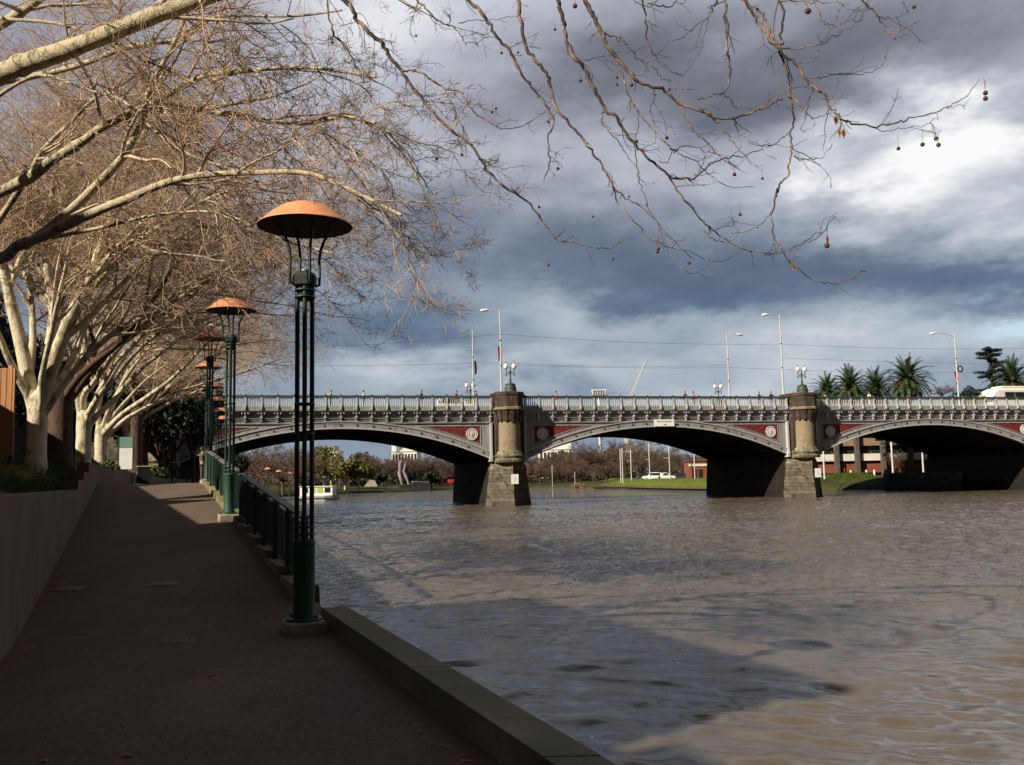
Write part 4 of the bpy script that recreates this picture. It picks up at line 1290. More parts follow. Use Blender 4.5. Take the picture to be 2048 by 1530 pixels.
def lit_gap(P, R):
    """the landward side is pruned up: drop branches that hang into the low sun's way to the path"""
    keep = np.ones(len(P), bool)
    for j in (0, P.shape[1] // 2, -1):
        e = P[:, j]
        gr = E - 1.7 + 1.7 * np.clip((e[:, 1] - 10.4) / 19.6, 0, 1)
        q = ((-0.2 - 0.405 * (e[:, 1] - 5.68)) - e[:, 0]) * 0.9269
        keep &= ~((q > 2.6) & (e[:, 2] < E - 1.2 + 0.657 * q + 2.1) & (e[:, 1] > 12))
        keep &= ~((q < 3.2) & (e[:, 2] < gr + 4.3) & (e[:, 1] > 12))      # pruned clear above the path
    if not keep.any(): keep[0] = True
    return P[keep], R[keep]
def twiggy(rng, limbs, soup_b, soup_t, dens=1.0, rt=0.0052, droop=-0.02, l2=(1.6, 3.4), scale=1.0, tt0=0.18):
    """limbs: list of (P (N,K,3), R (N,K)); fills branches into soup_b and twigs into soup_t"""
    tips = []
    for P, R in limbs:
        b1 = spawn(rng, P, R, max(int(round(11 * dens)), 2), tt0, 0.98, 0.45, 1.05, l2[0] * scale, l2[1] * scale, 8, 0.13, (0, 0, 0.01), 0.55, 0.035, 0.3)
        b1 = lit_gap(*b1)
        soup_b.tubes(b1[0], b1[1], 5)
        b2 = spawn(rng, b1[0], b1[1], max(int(round(7 * dens)), 2), 0.15, 0.97, 0.4, 1.1, 0.8 * scale, 1.8 * scale, 7, 0.16, (0, 0, droop), 0.7, 0.012, 0.45)
        b2 = lit_gap(*b2)
        soup_t.tubes(b2[0], b2[1], 3)
        b3 = spawn(rng, b2[0], np.maximum(b2[1], rt), max(int(round(5.2 * dens)), 2), 0.12, 1.0, 0.4, 1.15, 0.35 * scale, 0.85 * scale, 5, 0.2, (0, 0, droop * 0.5 + 0.015), 0.85, 0.0075, 0.6)
        soup_t.tubes(b3[0], np.maximum(b3[1], rt * 0.72), 3)
        b4 = spawn(rng, b3[0], np.maximum(b3[1], rt), 2, 0.3, 1.0, 0.4, 1.0, 0.12 * scale, 0.32 * scale, 3, 0.2, (0, 0, 0.05), 0.9, 0.006, 0.7)
        soup_t.tubes(b4[0], np.maximum(b4[1], rt * 0.65), 3)
        tips.append(b2)
    return tips

def make_tree(seed, label, base, trunk_h, r0, limbs_spec, group='plane trees along the promenade', bark='bark', dens=1.0, name='plane_tree', lean=(0, 0), extra=None, rt=0.0055):
    rng = np.random.default_rng(seed)
    root = empty(name, base, 0, label, 'tree', group)
    bse = np.array(tuple(base))
    top = bse + np.array([lean[0], lean[1], trunk_h])
    tp = resample([bse + [0, 0, -0.3], bse + [lean[0] * .3, lean[1] * .3, trunk_h * 0.45], top, top + [0, 0, 0.45]], 13)
    tr = r0 * np.array([1.30, 1.12, 1.04, 1.0, 0.98, 0.97, 0.98, 1.0, 1.0, 0.95, 0.82, 0.62, 0.3])
    tr = tr * (1 + rng.normal(size=13) * 0.025)
    sb = Soup()
    sb.tubes(tp[None], tr[None], 18)
    limbs = []
    for (azi, elv, L, r, bend) in limbs_spec:
        # azi measured from the river direction towards the path direction
        h = RIV * math.cos(azi) + ALO * math.sin(azi)
        d = h * math.cos(elv) + np.array([0, 0, math.sin(elv)])
        K = 14
        st = L / (K - 1)
        p = [top - np.array([0, 0, 0.45]) - h * r0 * 0.15]
        for k in range(1, K):
            p.append(p[-1] + d * st)
            d = d + rng.normal(size=3) * 0.085 + h * bend * 0.07 + np.array([0, 0, -bend * 0.06])
            d = d / np.linalg.norm(d)
        P = np.array(p)
        R = r * (1 - 0.88 * np.linspace(0, 1, K) ** 0.85)
        R[0] *= 1.25
        sb.tubes(P[None], R[None], 10)
        limbs.append((P[None], R[None]))
    if extra:
        for pts, ra, rb in extra:
            K = 18
            if np.linalg.norm(np.array(tuple(pts[0])) - top) < 0.9:
                mid = (np.array(tuple(pts[0])) + top) / 2
                pts = [Vector(top - np.array([0, 0, 0.75])), Vector(mid - np.array([0, 0, 0.12]))] + list(pts[1:] if len(pts) > 4 else pts)
                ra = ra * 1.15
            P = resample(pts, K)
            R = ra + (rb - ra) * np.linspace(0, 1, K)
            sb.tubes(P[None], R[None], 10)
            limbs.append((P[None], R[None]))
    # secondary limbs
    LP = np.concatenate([resample(P[0], 14)[None] for P, R in limbs]); LR = np.concatenate([np.interp(np.linspace(0, 1, 14), np.linspace(0, 1, R.shape[1]), R[0])[None] for P, R in limbs])
    s2 = spawn(rng, LP, LR, 6, 0.12, 0.85, 0.35, 0.85, 3.4, 6.5, 11, 0.09, tuple(RIV * 0.03 + np.array([0, 0, 0.02])), 0.68, 0.085, 0.22)
    s2 = lit_gap(*s2)
    sb.tubes(s2[0], s2[1], 7)
    cb, ct = Soup(), Soup()
    twiggy(rng, limbs, cb, ct, dens, rt)
    twiggy(rng, [s2], cb, ct, dens * 0.72, rt)
    org = tuple(base)
    sb.build('trunk', MAT[bark], root, True, org)
    c = cb.build('crown', MAT['branch'], root, True, org)
    ct.build('twigs', MAT['twig'], c, True, org)
    return root

R_ = math.radians
def bedpt(px, py, Y):
    return at(px, py, Y)
# row of trees: base pixel, distance
T1 = bedpt(72, 940, 23.0)
T1.z -= 0.15
ex1 = []
def tr(pts, Y0, Y1):
    n = len(pts)
    return [at(x, y, Y0 + (Y1 - Y0) * i / (n - 1)) for i, (x, y) in enumerate(pts)]
ex1.append((tr([(66, 815), (48, 775), (33, 749), (15, 712), (2, 680), (-20, 630), (-50, 560)], 23.0, 22.0), 0.105, 0.05))
ex1.append((tr([(68, 805), (58, 770), (50, 725), (34, 655), (18, 590), (8, 540), (-6, 470), (-18, 380), (-40, 240)], 23.0, 23.0), 0.19, 0.06))
ex1.append((tr([(80, 810), (90, 780), (112, 712), (142, 635), (168, 585), (186, 545), (200, 500), (232, 420), (262, 330), (300, 240), (330, 130)], 23.0, 21.0), 0.19, 0.05))
ex1.append((tr([(100, 690), (108, 620), (98, 560), (92, 500), (100, 420), (112, 330), (120, 200), (140, 60)], 23.3, 24.0), 0.13, 0.04))
ex1.append((tr([(60, 740), (66, 680), (64, 620), (60, 560), (70, 480), (75, 380), (62, 260)], 23.4, 24.5), 0.10, 0.03))
ex1.append((tr([(186, 545), (230, 505), (280, 478), (340, 440), (410, 400), (480, 372)], 22.0, 19.0), 0.075, 0.025))
make_tree(11, 'pale mottled plane tree with a brightly sunlit trunk, nearest in the planter bed', T1, at(74, 812, 23).z - T1.z, 0.235,
          [(R_(-20), R_(56), 9.5, 0.10, .5), (R_(40), R_(62), 9.5, 0.10, .3), (R_(-70), R_(60), 8, 0.09, .4)], extra=ex1, dens=1.1)
# dark barked tree between
TD = bedpt(118, 938, 28.0)
exd = [(tr([(128, 800), (150, 765), (185, 728), (235, 690), (280, 640), (325, 570), (360, 520), (420, 470)], 28, 25), 0.12, 0.03),
       (tr([(118, 780), (112, 720), (122, 650), (118, 560), (130, 450), (150, 330), (170, 200)], 28, 27), 0.15, 0.05)]
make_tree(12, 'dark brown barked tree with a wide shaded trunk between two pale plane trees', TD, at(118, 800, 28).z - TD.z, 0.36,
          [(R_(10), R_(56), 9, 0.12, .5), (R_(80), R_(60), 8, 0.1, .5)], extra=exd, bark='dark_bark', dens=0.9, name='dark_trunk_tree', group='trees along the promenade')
T2 = bedpt(166, 930, 30.0)
ex2 = [(tr([(170, 832), (186, 812), (200, 788), (228, 758), (262, 715), (300, 680), (350, 640), (410, 590)], 30, 27), 0.10, 0.03),
       (tr([(160, 820), (155, 780), (160, 740), (172, 690), (186, 640), (205, 580), (230, 500), (250, 400)], 30, 28), 0.13, 0.04),
       (tr([(164, 830), (168, 790), (186, 768), (215, 725), (262, 668), (320, 620), (390, 570), (470, 520)], 30.2, 26), 0.11, 0.03),
       (tr([(160, 740), (168, 700), (166, 650), (172, 560), (180, 450), (200, 300)], 30.2, 30), 0.09, 0.03)]
make_tree(13, 'pale plane tree with a forked sunlit trunk just right of the dark barked tree', T2, at(166, 838, 30).z - T2.z, 0.235,
          [(R_(0), R_(54), 9, 0.11, .45), (R_(55), R_(60), 9, 0.10, .5), (R_(-60), R_(62), 8.5, 0.1, .5)], extra=ex2, dens=1.05)
T3 = bedpt(201, 925, 37.0)
ex3 = [(tr([(206, 868), (225, 848), (250, 824), (300, 790), (350, 752), (400, 700), (450, 650)], 37, 32), 0.13, 0.035),
       (tr([(198, 860), (196, 820), (204, 770), (206, 720), (214, 660), (225, 580), (240, 480)], 37, 36), 0.12, 0.04),
       (tr([(203, 862), (214, 830), (228, 800), (252, 755), (290, 705), (345, 650), (420, 610)], 37.2, 33), 0.10, 0.03)]
make_tree(14, 'pale plane tree forking low down, its trunk beside the planter wall step', T3, at(201, 866, 37).z - T3.z, 0.24,
          [(R_(5), R_(52), 9.5, 0.11, .45), (R_(60), R_(60), 9, 0.10, .5), (R_(-50), R_(60), 8.5, 0.1, .6)], extra=ex3, dens=1.05)
T4 = bedpt(272, 930, 47.0)
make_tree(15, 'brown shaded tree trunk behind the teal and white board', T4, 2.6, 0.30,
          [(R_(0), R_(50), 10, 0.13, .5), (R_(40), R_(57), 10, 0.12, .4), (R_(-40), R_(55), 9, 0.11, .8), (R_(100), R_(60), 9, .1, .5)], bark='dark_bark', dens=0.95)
T5 = along(56, 5.0); T5.z = E + 0.5
make_tree(16, 'bare plane tree farther along the path, mostly hidden behind the board tree', T5, 2.8, 0.25,
          [(R_(-10), R_(48), 10, 0.13, .5), (R_(30), R_(52), 10, 0.12, .8), (R_(-50), R_(55), 9, 0.11, .8)], dens=0.9)

# the near tree: trunk outside the picture on the left, its boughs and hanging twigs in it
NB = Vector((-8.9, 12.2, E + 0.1))
def trz(pts, Y0, Y1, sc=1.0, ox=0, oy=0):
    n = len(pts)
    return [at(ox + x / sc, oy + y / sc, Y0 + (Y1 - Y0) * i / (n - 1)) for i, (x, y) in enumerate(pts)]
z1 = lambda pts, a, b: trz(pts, a, b, 3.908, 600, 0)
z2 = lambda pts, a, b: trz(pts, a, b, 3.908, 1024, 0)
z3 = lambda pts, a, b: trz(pts, a, b, 3.908, 1524, 0)
z4 = lambda pts, a, b: trz(pts, a, b, 2.829, 1024, 250)
z5 = lambda pts, a, b: trz(pts, a, b, 1.244, 0, 0)
z0 = lambda pts, a, b: trz(pts, a, b, 2.926, 0, 0)
fork = NB + Vector((0.1, 0.1, 3.0))
boughs = [   # points, thickness at both ends
    ([fork] + z0([(-420, 660), (0, 440), (150, 372), (400, 290), (650, 190), (900, 92), (1180, -5), (1500, -130), (1900, -320)], 12.2, 9.6), 0.16, 0.075),
    ([fork] + z0([(-300, 350), (0, 150), (140, 60), (250, -20), (420, -160)], 13, 12), 0.085, 0.05),
    ([fork - Vector((0, 0, .5))] + z0([(-420, 1620), (0, 1515), (100, 1440), (250, 1385), (400, 1310), (600, 1222), (760, 1158), (930, 1085), (1100, 1037), (1300, 1016), (1500, 1010), (1800, 1012), (2048, 1110), (2350, 1260)], 13, 10), 0.10, 0.018),
    (z0([(120, 1432), (220, 1390), (400, 1242), (530, 1120), (700, 942), (760, 850), (830, 722), (850, 600), (900, 480), (960, 360), (1020, 250), (1100, 60), (1150, -60)], 12.6, 11.5), 0.075, 0.022),
    ([fork - Vector((0, 0, .2))] + z0([(-320, 1260), (0, 1125), (200, 1022), (300, 940), (480, 830), (600, 742), (800, 650), (950, 570), (1100, 490), (1200, 442), (1400, 418), (1800, 395), (2200, 450)], 14.5, 11), 0.105, 0.018),
    (z0([(780, 655), (1000, 620), (1200, 650), (1500, 700), (1800, 722), (2000, 680), (2200, 720)], 12.6, 10.5), 0.045, 0.014),
    (z0([(-100, 1400), (0, 1280), (100, 1130), (180, 1010), (250, 880), (400, 730), (550, 580), (700, 500), (900, 380)], 16, 14), 0.07, 0.018),
    (z0([(-200, 520), (280, 428), (500, 370), (700, 292), (900, 252), (1060, 232), (1200, 132), (1300, 92), (1700, 95), (2000, 60)], 13.5, 11), 0.05, 0.012),
    (z0([(-50, 90), (40, 112), (300, 132), (500, 190), (800, 330), (1000, 420), (1300, 560)], 12, 11), 0.03, 0.009),
    (z0([(300, 1390), (600, 1330), (900, 1260), (1250, 1240), (1500, 1330), (1700, 1420), (1950, 1480)], 13, 11.5), 0.03, 0.009),
    (z0([(-100, 620), (120, 480), (260, 440), (500, 520), (720, 590), (900, 760), (1100, 900), (1400, 1010), (1700, 1180)], 13, 11), 0.032, 0.009),
]
over = [   # hanging boughs over the river side
    (z5([(560, 275), (680, 305), (780, 300), (860, 285), (930, 310), (990, 370), (1030, 420), (1060, 490), (1100, 560)], 11.5, 10), 0.024, 0.006),
    (z5([(500, 212), (600, 180), (700, 170), (830, 188), (900, 215), (960, 280), (1000, 350)], 11.8, 10.5), 0.022, 0.006),
    (z5([(780, 308), (850, 360), (920, 400), (970, 450), (990, 540), (1010, 620), (1040, 690)], 11, 10), 0.018, 0.005),
    (z5([(690, 432), (800, 430), (860, 470), (920, 520), (980, 590), (1080, 640), (1190, 600)], 11.5, 10), 0.020, 0.005),
    (z5([(800, 330), (880, 430), (950, 520), (1000, 580), (1090, 620), (1180, 690)], 11, 10), 0.016, 0.004),
    (z5([(560, 520), (650, 570), (720, 600), (800, 640), (870, 700), (905, 745)], 12.5, 11.5), 0.016, 0.004),
    (z5([(500, 560), (600, 600), (700, 680), (790, 722), (860, 785), (920, 865), (985, 832)], 13, 12), 0.016, 0.004),
    (z5([(640, 300), (720, 380), (790, 450), (830, 520), (850, 590), (880, 640)], 11.5, 11), 0.014, 0.004),
    (z5([(700, 60), (770, 120), (800, 190), (860, 240), (900, 300), (960, 330)], 11, 10.5), 0.014, 0.004),
    (z5([(560, 20), (600, 90), (660, 130), (700, 220), (760, 260), (790, 330)], 12, 11.5), 0.014, 0.004),
    (z5([(300, 110), (420, 170), (520, 250), (600, 330), (700, 400), (760, 470)], 12.5, 11.5), 0.016, 0.005),
    (z5([(200, 190), (330, 250), (440, 330), (520, 430), (610, 500), (690, 620)], 13, 12), 0.016, 0.005),
    (z1([(-60, -160), (200, -60), (330, -10), (400, 60), (450, 160), (560, 270), (640, 340), (720, 470), (800, 560), (900, 710), (1000, 830), (1180, 1010), (1350, 1140), (1450, 1310), (1550, 1420), (1700, 1520)], 9.6, 9.4), 0.040, 0.017),
    (z4([(10, 372), (110, 460), (180, 550), (230, 630), (290, 660), (360, 665), (450, 690), (540, 700), (615, 655)], 9.4, 9.2), 0.0165, 0.005),
    (z1([(800, 560), (860, 550), (930, 552), (1020, 620), (1130, 690), (1260, 720), (1300, 800), (1360, 880), (1450, 940), (1570, 1005), (1740, 990), (1900, 880), (1960, 830)], 9.4, 9.0), 0.018, 0.005),
    (z1([(1130, 690), (1180, 800), (1240, 940), (1300, 1050), (1360, 1180), (1440, 1260), (1600, 1320), (1750, 1290)], 9.4, 9.2), 0.010, 0.004),
    (z1([(-20, 970), (120, 945), (250, 900), (420, 930), (560, 965), (680, 1040), (790, 1150), (860, 1220), (960, 1400), (1040, 1520)], 10.6, 10), 0.024, 0.008),
    (z1([(680, 1040), (800, 1080), (900, 1105), (1040, 1140), (1180, 1180), (1240, 1280), (1330, 1400), (1450, 1520)], 10.2, 9.8), 0.011, 0.005),
    (z1([(210, -40), (225, 130), (270, 270), (370, 390), (470, 550), (540, 610), (720, 700), (790, 800), (900, 860), (960, 940)], 10.5, 10), 0.017, 0.005),
    (z1([(890, -20), (1000, 80), (1080, 160), (1180, 200), (1240, 250), (1290, 345)], 9, 8.8), 0.014, 0.007),
    (z1([(1290, 345), (1400, 330), (1450, 290), (1530, 290)], 8.8, 8.8), 0.006, 0.003),
    (z1([(1240, 190), (1330, 155), (1430, 165), (1520, 150), (1640, 130), (1690, 120)], 8.9, 8.7), 0.007, 0.004),
    (z1([(1180, -120), (1300, -5), (1400, 82), (1480, 190), (1560, 310), (1660, 420), (1700, 530), (1780, 640), (1860, 740), (1960, 880), (1990, 960), (1940, 1060), (1940, 1200), (1950, 1280), (1905, 1430)], 8.6, 8.6), 0.027, 0.007),
    (z1([(1940, 1160), (2000, 1200), (2060, 1240)], 8.6, 8.5), 0.005, 0.003),
    (z2([(20, -150), (50, 0), (70, 200), (110, 370), (200, 490), (270, 580), (300, 690), (350, 860), (440, 960), (540, 1070), (620, 1190), (700, 1280), (760, 1390), (810, 1500)], 8.4, 8.3), 0.029, 0.011),
    (z4([(560, 310), (600, 430), (690, 540), (760, 630), (880, 690)], 8.3, 8.2), 0.011, 0.006),
    (z4([(880, 690), (1000, 710), (1100, 770), (1200, 770), (1290, 720)], 8.2, 8.1), 0.007, 0.003),
    (z4([(585, 370), (650, 420), (740, 470), (840, 570), (920, 660), (1020, 765)], 8.3, 8.2), 0.010, 0.005),
    (z4([(880, 690), (930, 780), (1010, 845), (1100, 810), (1115, 750)], 8.2, 8.1), 0.005, 0.003),
    (z4([(695, 130), (710, 250), (730, 360), (770, 470), (840, 570)], 8.4, 8.3), 0.008, 0.004),
    (z2([(330, -160), (360, 0), (380, 90), (420, 250), (440, 360), (520, 480), (600, 590), (650, 710), (720, 840), (830, 940), (910, 1060), (1000, 1170), (1100, 1270), (1220, 1360), (1330, 1402), (1420, 1400), (1500, 1330), (1560, 1270), (1650, 1240), (1800, 1220), (1960, 1170)], 8, 7.9), 0.031, 0.006),
    (z4([(890, 290), (960, 400), (1050, 510), (1110, 580), (1200, 640), (1310, 700), (1450, 725), (1550, 720), (1650, 660), (1780, 580)], 7.9, 7.8), 0.013, 0.004),
    (z4([(1110, 580), (1120, 640), (1200, 660), (1260, 680)], 7.9, 7.8), 0.007, 0.003),
    (z2([(720, 840), (705, 930), (760, 1040), (840, 1120), (900, 1220), (960, 1290)], 8, 7.9), 0.009, 0.004),
    (z2([(510, -170), (570, 0), (620, 110), (690, 230), (740, 340), (830, 470), (930, 590), (1010, 650), (1150, 690), (1270, 770), (1380, 840), (1530, 890), (1650, 930), (1760, 922), (1870, 880), (2040, 800), (2130, 770)], 7.6, 7.4), 0.031, 0.007),
    (z2([(720, 270), (830, 290), (900, 350), (980, 450), (1070, 510), (1130, 550), (1180, 620), (1250, 630)], 7.6, 7.5), 0.011, 0.004),
    (z2([(820, 480), (870, 600), (900, 720), (960, 840), (1070, 970), (1160, 1070), (1250, 1160), (1350, 1220), (1440, 1260), (1540, 1360), (1660, 1450), (1900, 1468)], 7.6, 7.4), 0.012, 0.004),
    (z2([(1310, 810), (1360, 920), (1420, 1020), (1540, 1130), (1640, 1230), (1780, 1330)], 7.5, 7.4), 0.012, 0.004),
    (z2([(1530, 890), (1610, 960), (1700, 1080), (1800, 1200), (1870, 1280)], 7.5, 7.4), 0.009, 0.003),
    (z2([(1740, 930), (1760, 1020), (1850, 1110), (1960, 1140), (2040, 1140)], 7.5, 7.4), 0.008, 0.003),
    (z2([(1100, 690), (1115, 750), (1080, 850), (1110, 960), (1200, 1080)], 7.5, 7.4), 0.007, 0.003),
    (z2([(1240, 1160), (1260, 1180), (1220, 1270), (1140, 1260)], 7.5, 7.5), 0.007, 0.003),
    (z2([(1260, 1190), (1380, 1130), (1500, 1180), (1600, 1210), (1700, 1220)], 7.5, 7.4), 0.007, 0.003),
    (z2([(970, -140), (1010, 0), (1050, 120), (1060, 350), (1150, 470), (1260, 570), (1330, 590)], 7.2, 7.2), 0.013, 0.005),
    (z2([(530, 460), (660, 450), (800, 420), (940, 400), (1050, 370)], 7.8, 7.2), 0.006, 0.003),
    (z2([(1060, 20), (1130, 40), (1240, 52), (1280, 10), (1300, -40)], 7.2, 7.2), 0.009, 0.006),
    (z2([(1640, -60), (1580, 30), (1540, 130), (1400, 230), (1330, 300), (1220, 312)], 7, 7), 0.010, 0.004),
    (z2([(1530, 150), (1500, 300), (1450, 430)], 7, 7), 0.006, 0.003),
    (z2([(1640, -150), (1660, 0), (1680, 150), (1680, 400), (1710, 520), (1690, 660), (1650, 720), (1540, 760), (1440, 780)], 6.9, 6.8), 0.017, 0.005),
    (z2([(1655, 715), (1700, 770), (1760, 830), (1870, 862), (2000, 820)], 6.9, 6.8), 0.008, 0.003),
    (z2([(1730, -150), (1810, 0), (1870, 82), (1950, 210), (2048, 350)], 6.6, 6.5), 0.020, 0.016),
    (z3([(40, 300), (140, 390), (250, 480), (320, 580), (390, 670), (480, 720), (500, 790), (570, 870), (640, 940), (720, 970), (880, 982), (1060, 965), (1150, 930), (1300, 890), (1420, 850), (1530, 800), (1640, 700), (1700, 622)], 6.5, 6.3), 0.016, 0.004),
    (z3([(-40, 60), (20, 160), (90, 270), (140, 390)], 6.5, 6.5), 0.012, 0.010),
    (z3([(100, -60), (130, 0), (170, 80), (150, 200), (155, 330), (135, 400), (190, 540), (210, 660), (230, 800), (240, 960), (220, 1080), (225, 1220), (200, 1370), (130, 1460), (118, 1540)], 6.6, 6.6), 0.014, 0.009),
    (z4([(1505, 355), (1470, 490), (1480, 620), (1530, 720), (1600, 800), (1700, 870), (1800, 895), (1900, 880), (2000, 815)], 6.6, 6.5), 0.0095, 0.004),
    (z4([(1470, 490), (1400, 570), (1320, 600), (1240, 615)], 6.6, 6.5), 0.005, 0.003),
    (z4([(1550, 715), (1640, 680), (1720, 640), (1780, 580), (1830, 515)], 6.6, 6.5), 0.005, 0.003),
    (z3([(760, -40), (780, 0), (890, 110), (950, 190), (1000, 270), (1070, 302), (1170, 210)], 6.2, 6.1), 0.011, 0.003),
    (z3([(890, 125), (960, 148), (1070, 135), (1150, 78)], 6.2, 6.1), 0.005, 0.003),
    (z3([(410, -40), (420, 40), (460, 150), (500, 185), (580, 200), (640, 180), (730, 160), (795, 120)], 6.3, 6.2), 0.007, 0.003),
    (z3([(130, 10), (300, 15), (480, 20), (570, 5), (625, 40), (680, 35)], 6.4, 6.3), 0.006, 0.003),
    (z3([(160, 382), (340, 370), (480, 330), (600, 260), (700, 210), (790, 140)], 6.5, 6.3), 0.007, 0.003),
    (z3([(290, 500), (380, 480), (450, 400), (490, 310), (545, 220)], 6.5, 6.3), 0.006, 0.0025),
    (z3([(370, 610), (500, 590), (600, 575), (800, 585), (900, 540), (960, 470), (975, 410)], 6.5, 6.3), 0.008, 0.0025),
    (z3([(860, 988), (950, 1025), (1060, 1005), (1220, 995), (1320, 950), (1390, 890)], 6.4, 6.3), 0.005, 0.0025),
    (z3([(395, 680), (370, 800), (320, 980), (335, 1040)], 6.5, 6.4), 0.006, 0.003),
    (z3([(220, 745), (340, 870), (410, 930), (480, 900), (560, 885)], 6.6, 6.4), 0.007, 0.004),
    (z3([(215, 1010), (100, 1120), (0, 1140), (-100, 1100)], 6.6, 6.6), 0.006, 0.003),
    (z3([(228, 1215), (320, 1250), (400, 1250), (490, 1220), (550, 1130)], 6.6, 6.5), 0.005, 0.0025),
    (z3([(205, 760), (160, 730), (90, 810), (0, 860)], 6.6, 6.6), 0.005, 0.003),
]
def near_tree():
    rng = np.random.default_rng(77)
    root = empty('plane_tree', NB, 0, 'near plane tree whose boughs and seed ball twigs hang across the top of the view', 'tree', 'plane trees along the promenade')
    org = tuple(NB)
    sb = Soup()
    tp = resample([NB + Vector((0, 0, -0.4)), NB + Vector((0.05, 0, 1.4)), fork], 9)
    sb.tubes(tp[None], (0.30 * np.array([1.3, 1.12, 1.03, 1, .98, .97, 1.0, 1.05, 1.0]))[None], 14)
    # feeders out of the picture: from the fork up and over to the hanging boughs
    up1 = [fork, at(-500, -250, 11.5), at(100, -700, 10.0), at(520, -420, 9.7), z1([(-60, -160)], 9.6, 9.6)[0] if False else at(600 - 60 / 3.908, -160 / 3.908, 9.6)]
    up2 = [fork, at(-500, -500, 11.0), at(300, -1000, 9.4), at(820, -620, 8.9), at(1010, -130, 8.5)]
    up3 = [at(700, -760, 9.0), at(1000, -560, 8.3), at(1110, -200, 8.0)]
    up4 = [at(900, -640, 8.6), at(1180, -420, 7.8), at(1340, -160, 7.2), at(1440, -40, 6.95)]
    up5 = [at(1000, -560, 8.3), at(1330, -480, 7.2), at(1480, -130, 6.6), at(1545, -10, 6.6)]
    for pts, a, b in ((up1, 0.12, 0.042), (up2, 0.14, 0.045), (up3, 0.06, 0.035), (up4, 0.06, 0.022), (up5, 0.045, 0.02)):
        P = resample(pts, 20)
        sb.tubes(P[None], (a + (b - a) * np.linspace(0, 1, 20))[None], 9)
    limbs = []
    for pts, a, b in boughs:
        K = max(14, len(pts) * 3)
        P = resample(pts, K)
        R = a + (b - a) * np.linspace(0, 1, K) ** 0.8
        R = R * (1 + rng.normal(size=K) * 0.035 + 0.22 * (rng.random(K) > 0.93))
        sb.tubes(P[None], R[None], 12)
        P2 = resample(pts, 20)
        limbs.append((P2[None], np.interp(np.linspace(0, 1, 20), np.linspace(0, 1, K), R)[None]))
    trunk = sb.build('trunk', MAT['limb'], root, True, org)
    cb, ct = Soup(), Soup()
    twiggy(rng, limbs[2:], cb, ct, 0.85, 0.0042, scale=0.8, tt0=0.3)
    twiggy(rng, [limbs[0], limbs[1]], cb, ct, 0.5, 0.0042, scale=0.8, tt0=0.5)
    ov = Soup(); ot = Soup()
    fruit_at = []
    for pts, a, b in over:
        K = len(pts) * 4
        lin_ = np.stack([np.interp(np.linspace(0, len(pts) - 1, K), np.arange(len(pts)), np.array([tuple(q) for q in pts])[:, c]) for c in range(3)], 1)
        P = 0.45 * resample(pts, K) + 0.55 * lin_
        # knobbly: slight kinks and buds
        P = P + rng.normal(size=P.shape) * 0.007
        R = (a + (b - a) * np.linspace(0, 1, K)) * 0.66
        R = np.maximum(R, 0.0022)
        R = R * (1 + 0.16 * (rng.random(K) > 0.8))
        ov.tubes(P[None], R[None], 7)
        P2 = resample(P, 12); R2 = np.interp(np.linspace(0, 1, 12), np.linspace(0, 1, K), R)
        Lb = np.linalg.norm(np.diff(P2, axis=0), axis=1).sum()
        nsp = max(int(Lb * (8.0 if P2[:, 0].mean() < -0.6 else 4.5)), 2)
        left = P2[:, 0].mean() < -0.6
        b1 = spawn(rng, P2[None], R2[None], nsp, 0.05, 1.0, 0.5, 1.2, 0.08, 0.42 if not left else 0.75, 6, 0.26, (0, 0, -0.01), 0.6, 0.0042, 0.6)
        ot.tubes(b1[0], np.maximum(b1[1], 0.0018), 4)
        b2 = spawn(rng, b1[0], b1[1], 2 if not left else 6, 0.2, 1.0, 0.4, 1.1, 0.04, 0.2, 4, 0.22, (0, 0, 0.02), 0.8, 0.0028, 0.6)
        ot.tubes(b2[0], np.maximum(b2[1], 0.0016), 3)
        if left:
            b3 = spawn(rng, b2[0], b2[1], 2, 0.2, 1.0, 0.4, 1.1, 0.05, 0.18, 4, 0.22, (0, 0, 0.02), 0.8, 0.0024, 0.6)
            ot.tubes(b3[0], np.maximum(b3[1], 0.0016), 3)
        bd = spawn(rng, P2[None], R2[None], int(Lb * 9), 0.02, 1.0, 0.7, 1.3, 0.012, 0.03, 2, 0.1, (0, 0, 0), 0.7, 0.0045, 0.5)
        ot.tubes(bd[0], bd[1], 4)
        if rng.random() < 0.75:
            fruit_at += [tuple(b1[0][j, -1]) for j in rng.integers(0, len(b1[0]), 1 if not left else 2)]
    bo = ov.build('hanging_boughs', MAT['near_twig'], root, True, org)
    ot.build('hanging_twigs', MAT['near_twig'], bo, True, org)
    c = cb.build('crown', MAT['branch'], root, True, org)
    ct.build('twigs', MAT['twig'], c, True, org)
    # seed balls, hung on thin stalks
    mb = MB(); mb.ball((0, 0, 0), 1.0, 12, 8)
    nb_ = len(mb.v)
    rs = random.Random(2)
    for i in range(len(mb.v)):
        k = 1 + rs.uniform(-0.06, 0.06); mb.v[i] = tuple(x * k for x in mb.v[i])
    mb.tube([(0, 0, 0.8), (0.25, 0.1, 4.0), (0.9, 0.2, 7.5)], 0.10, 4, 1)
    proto = None
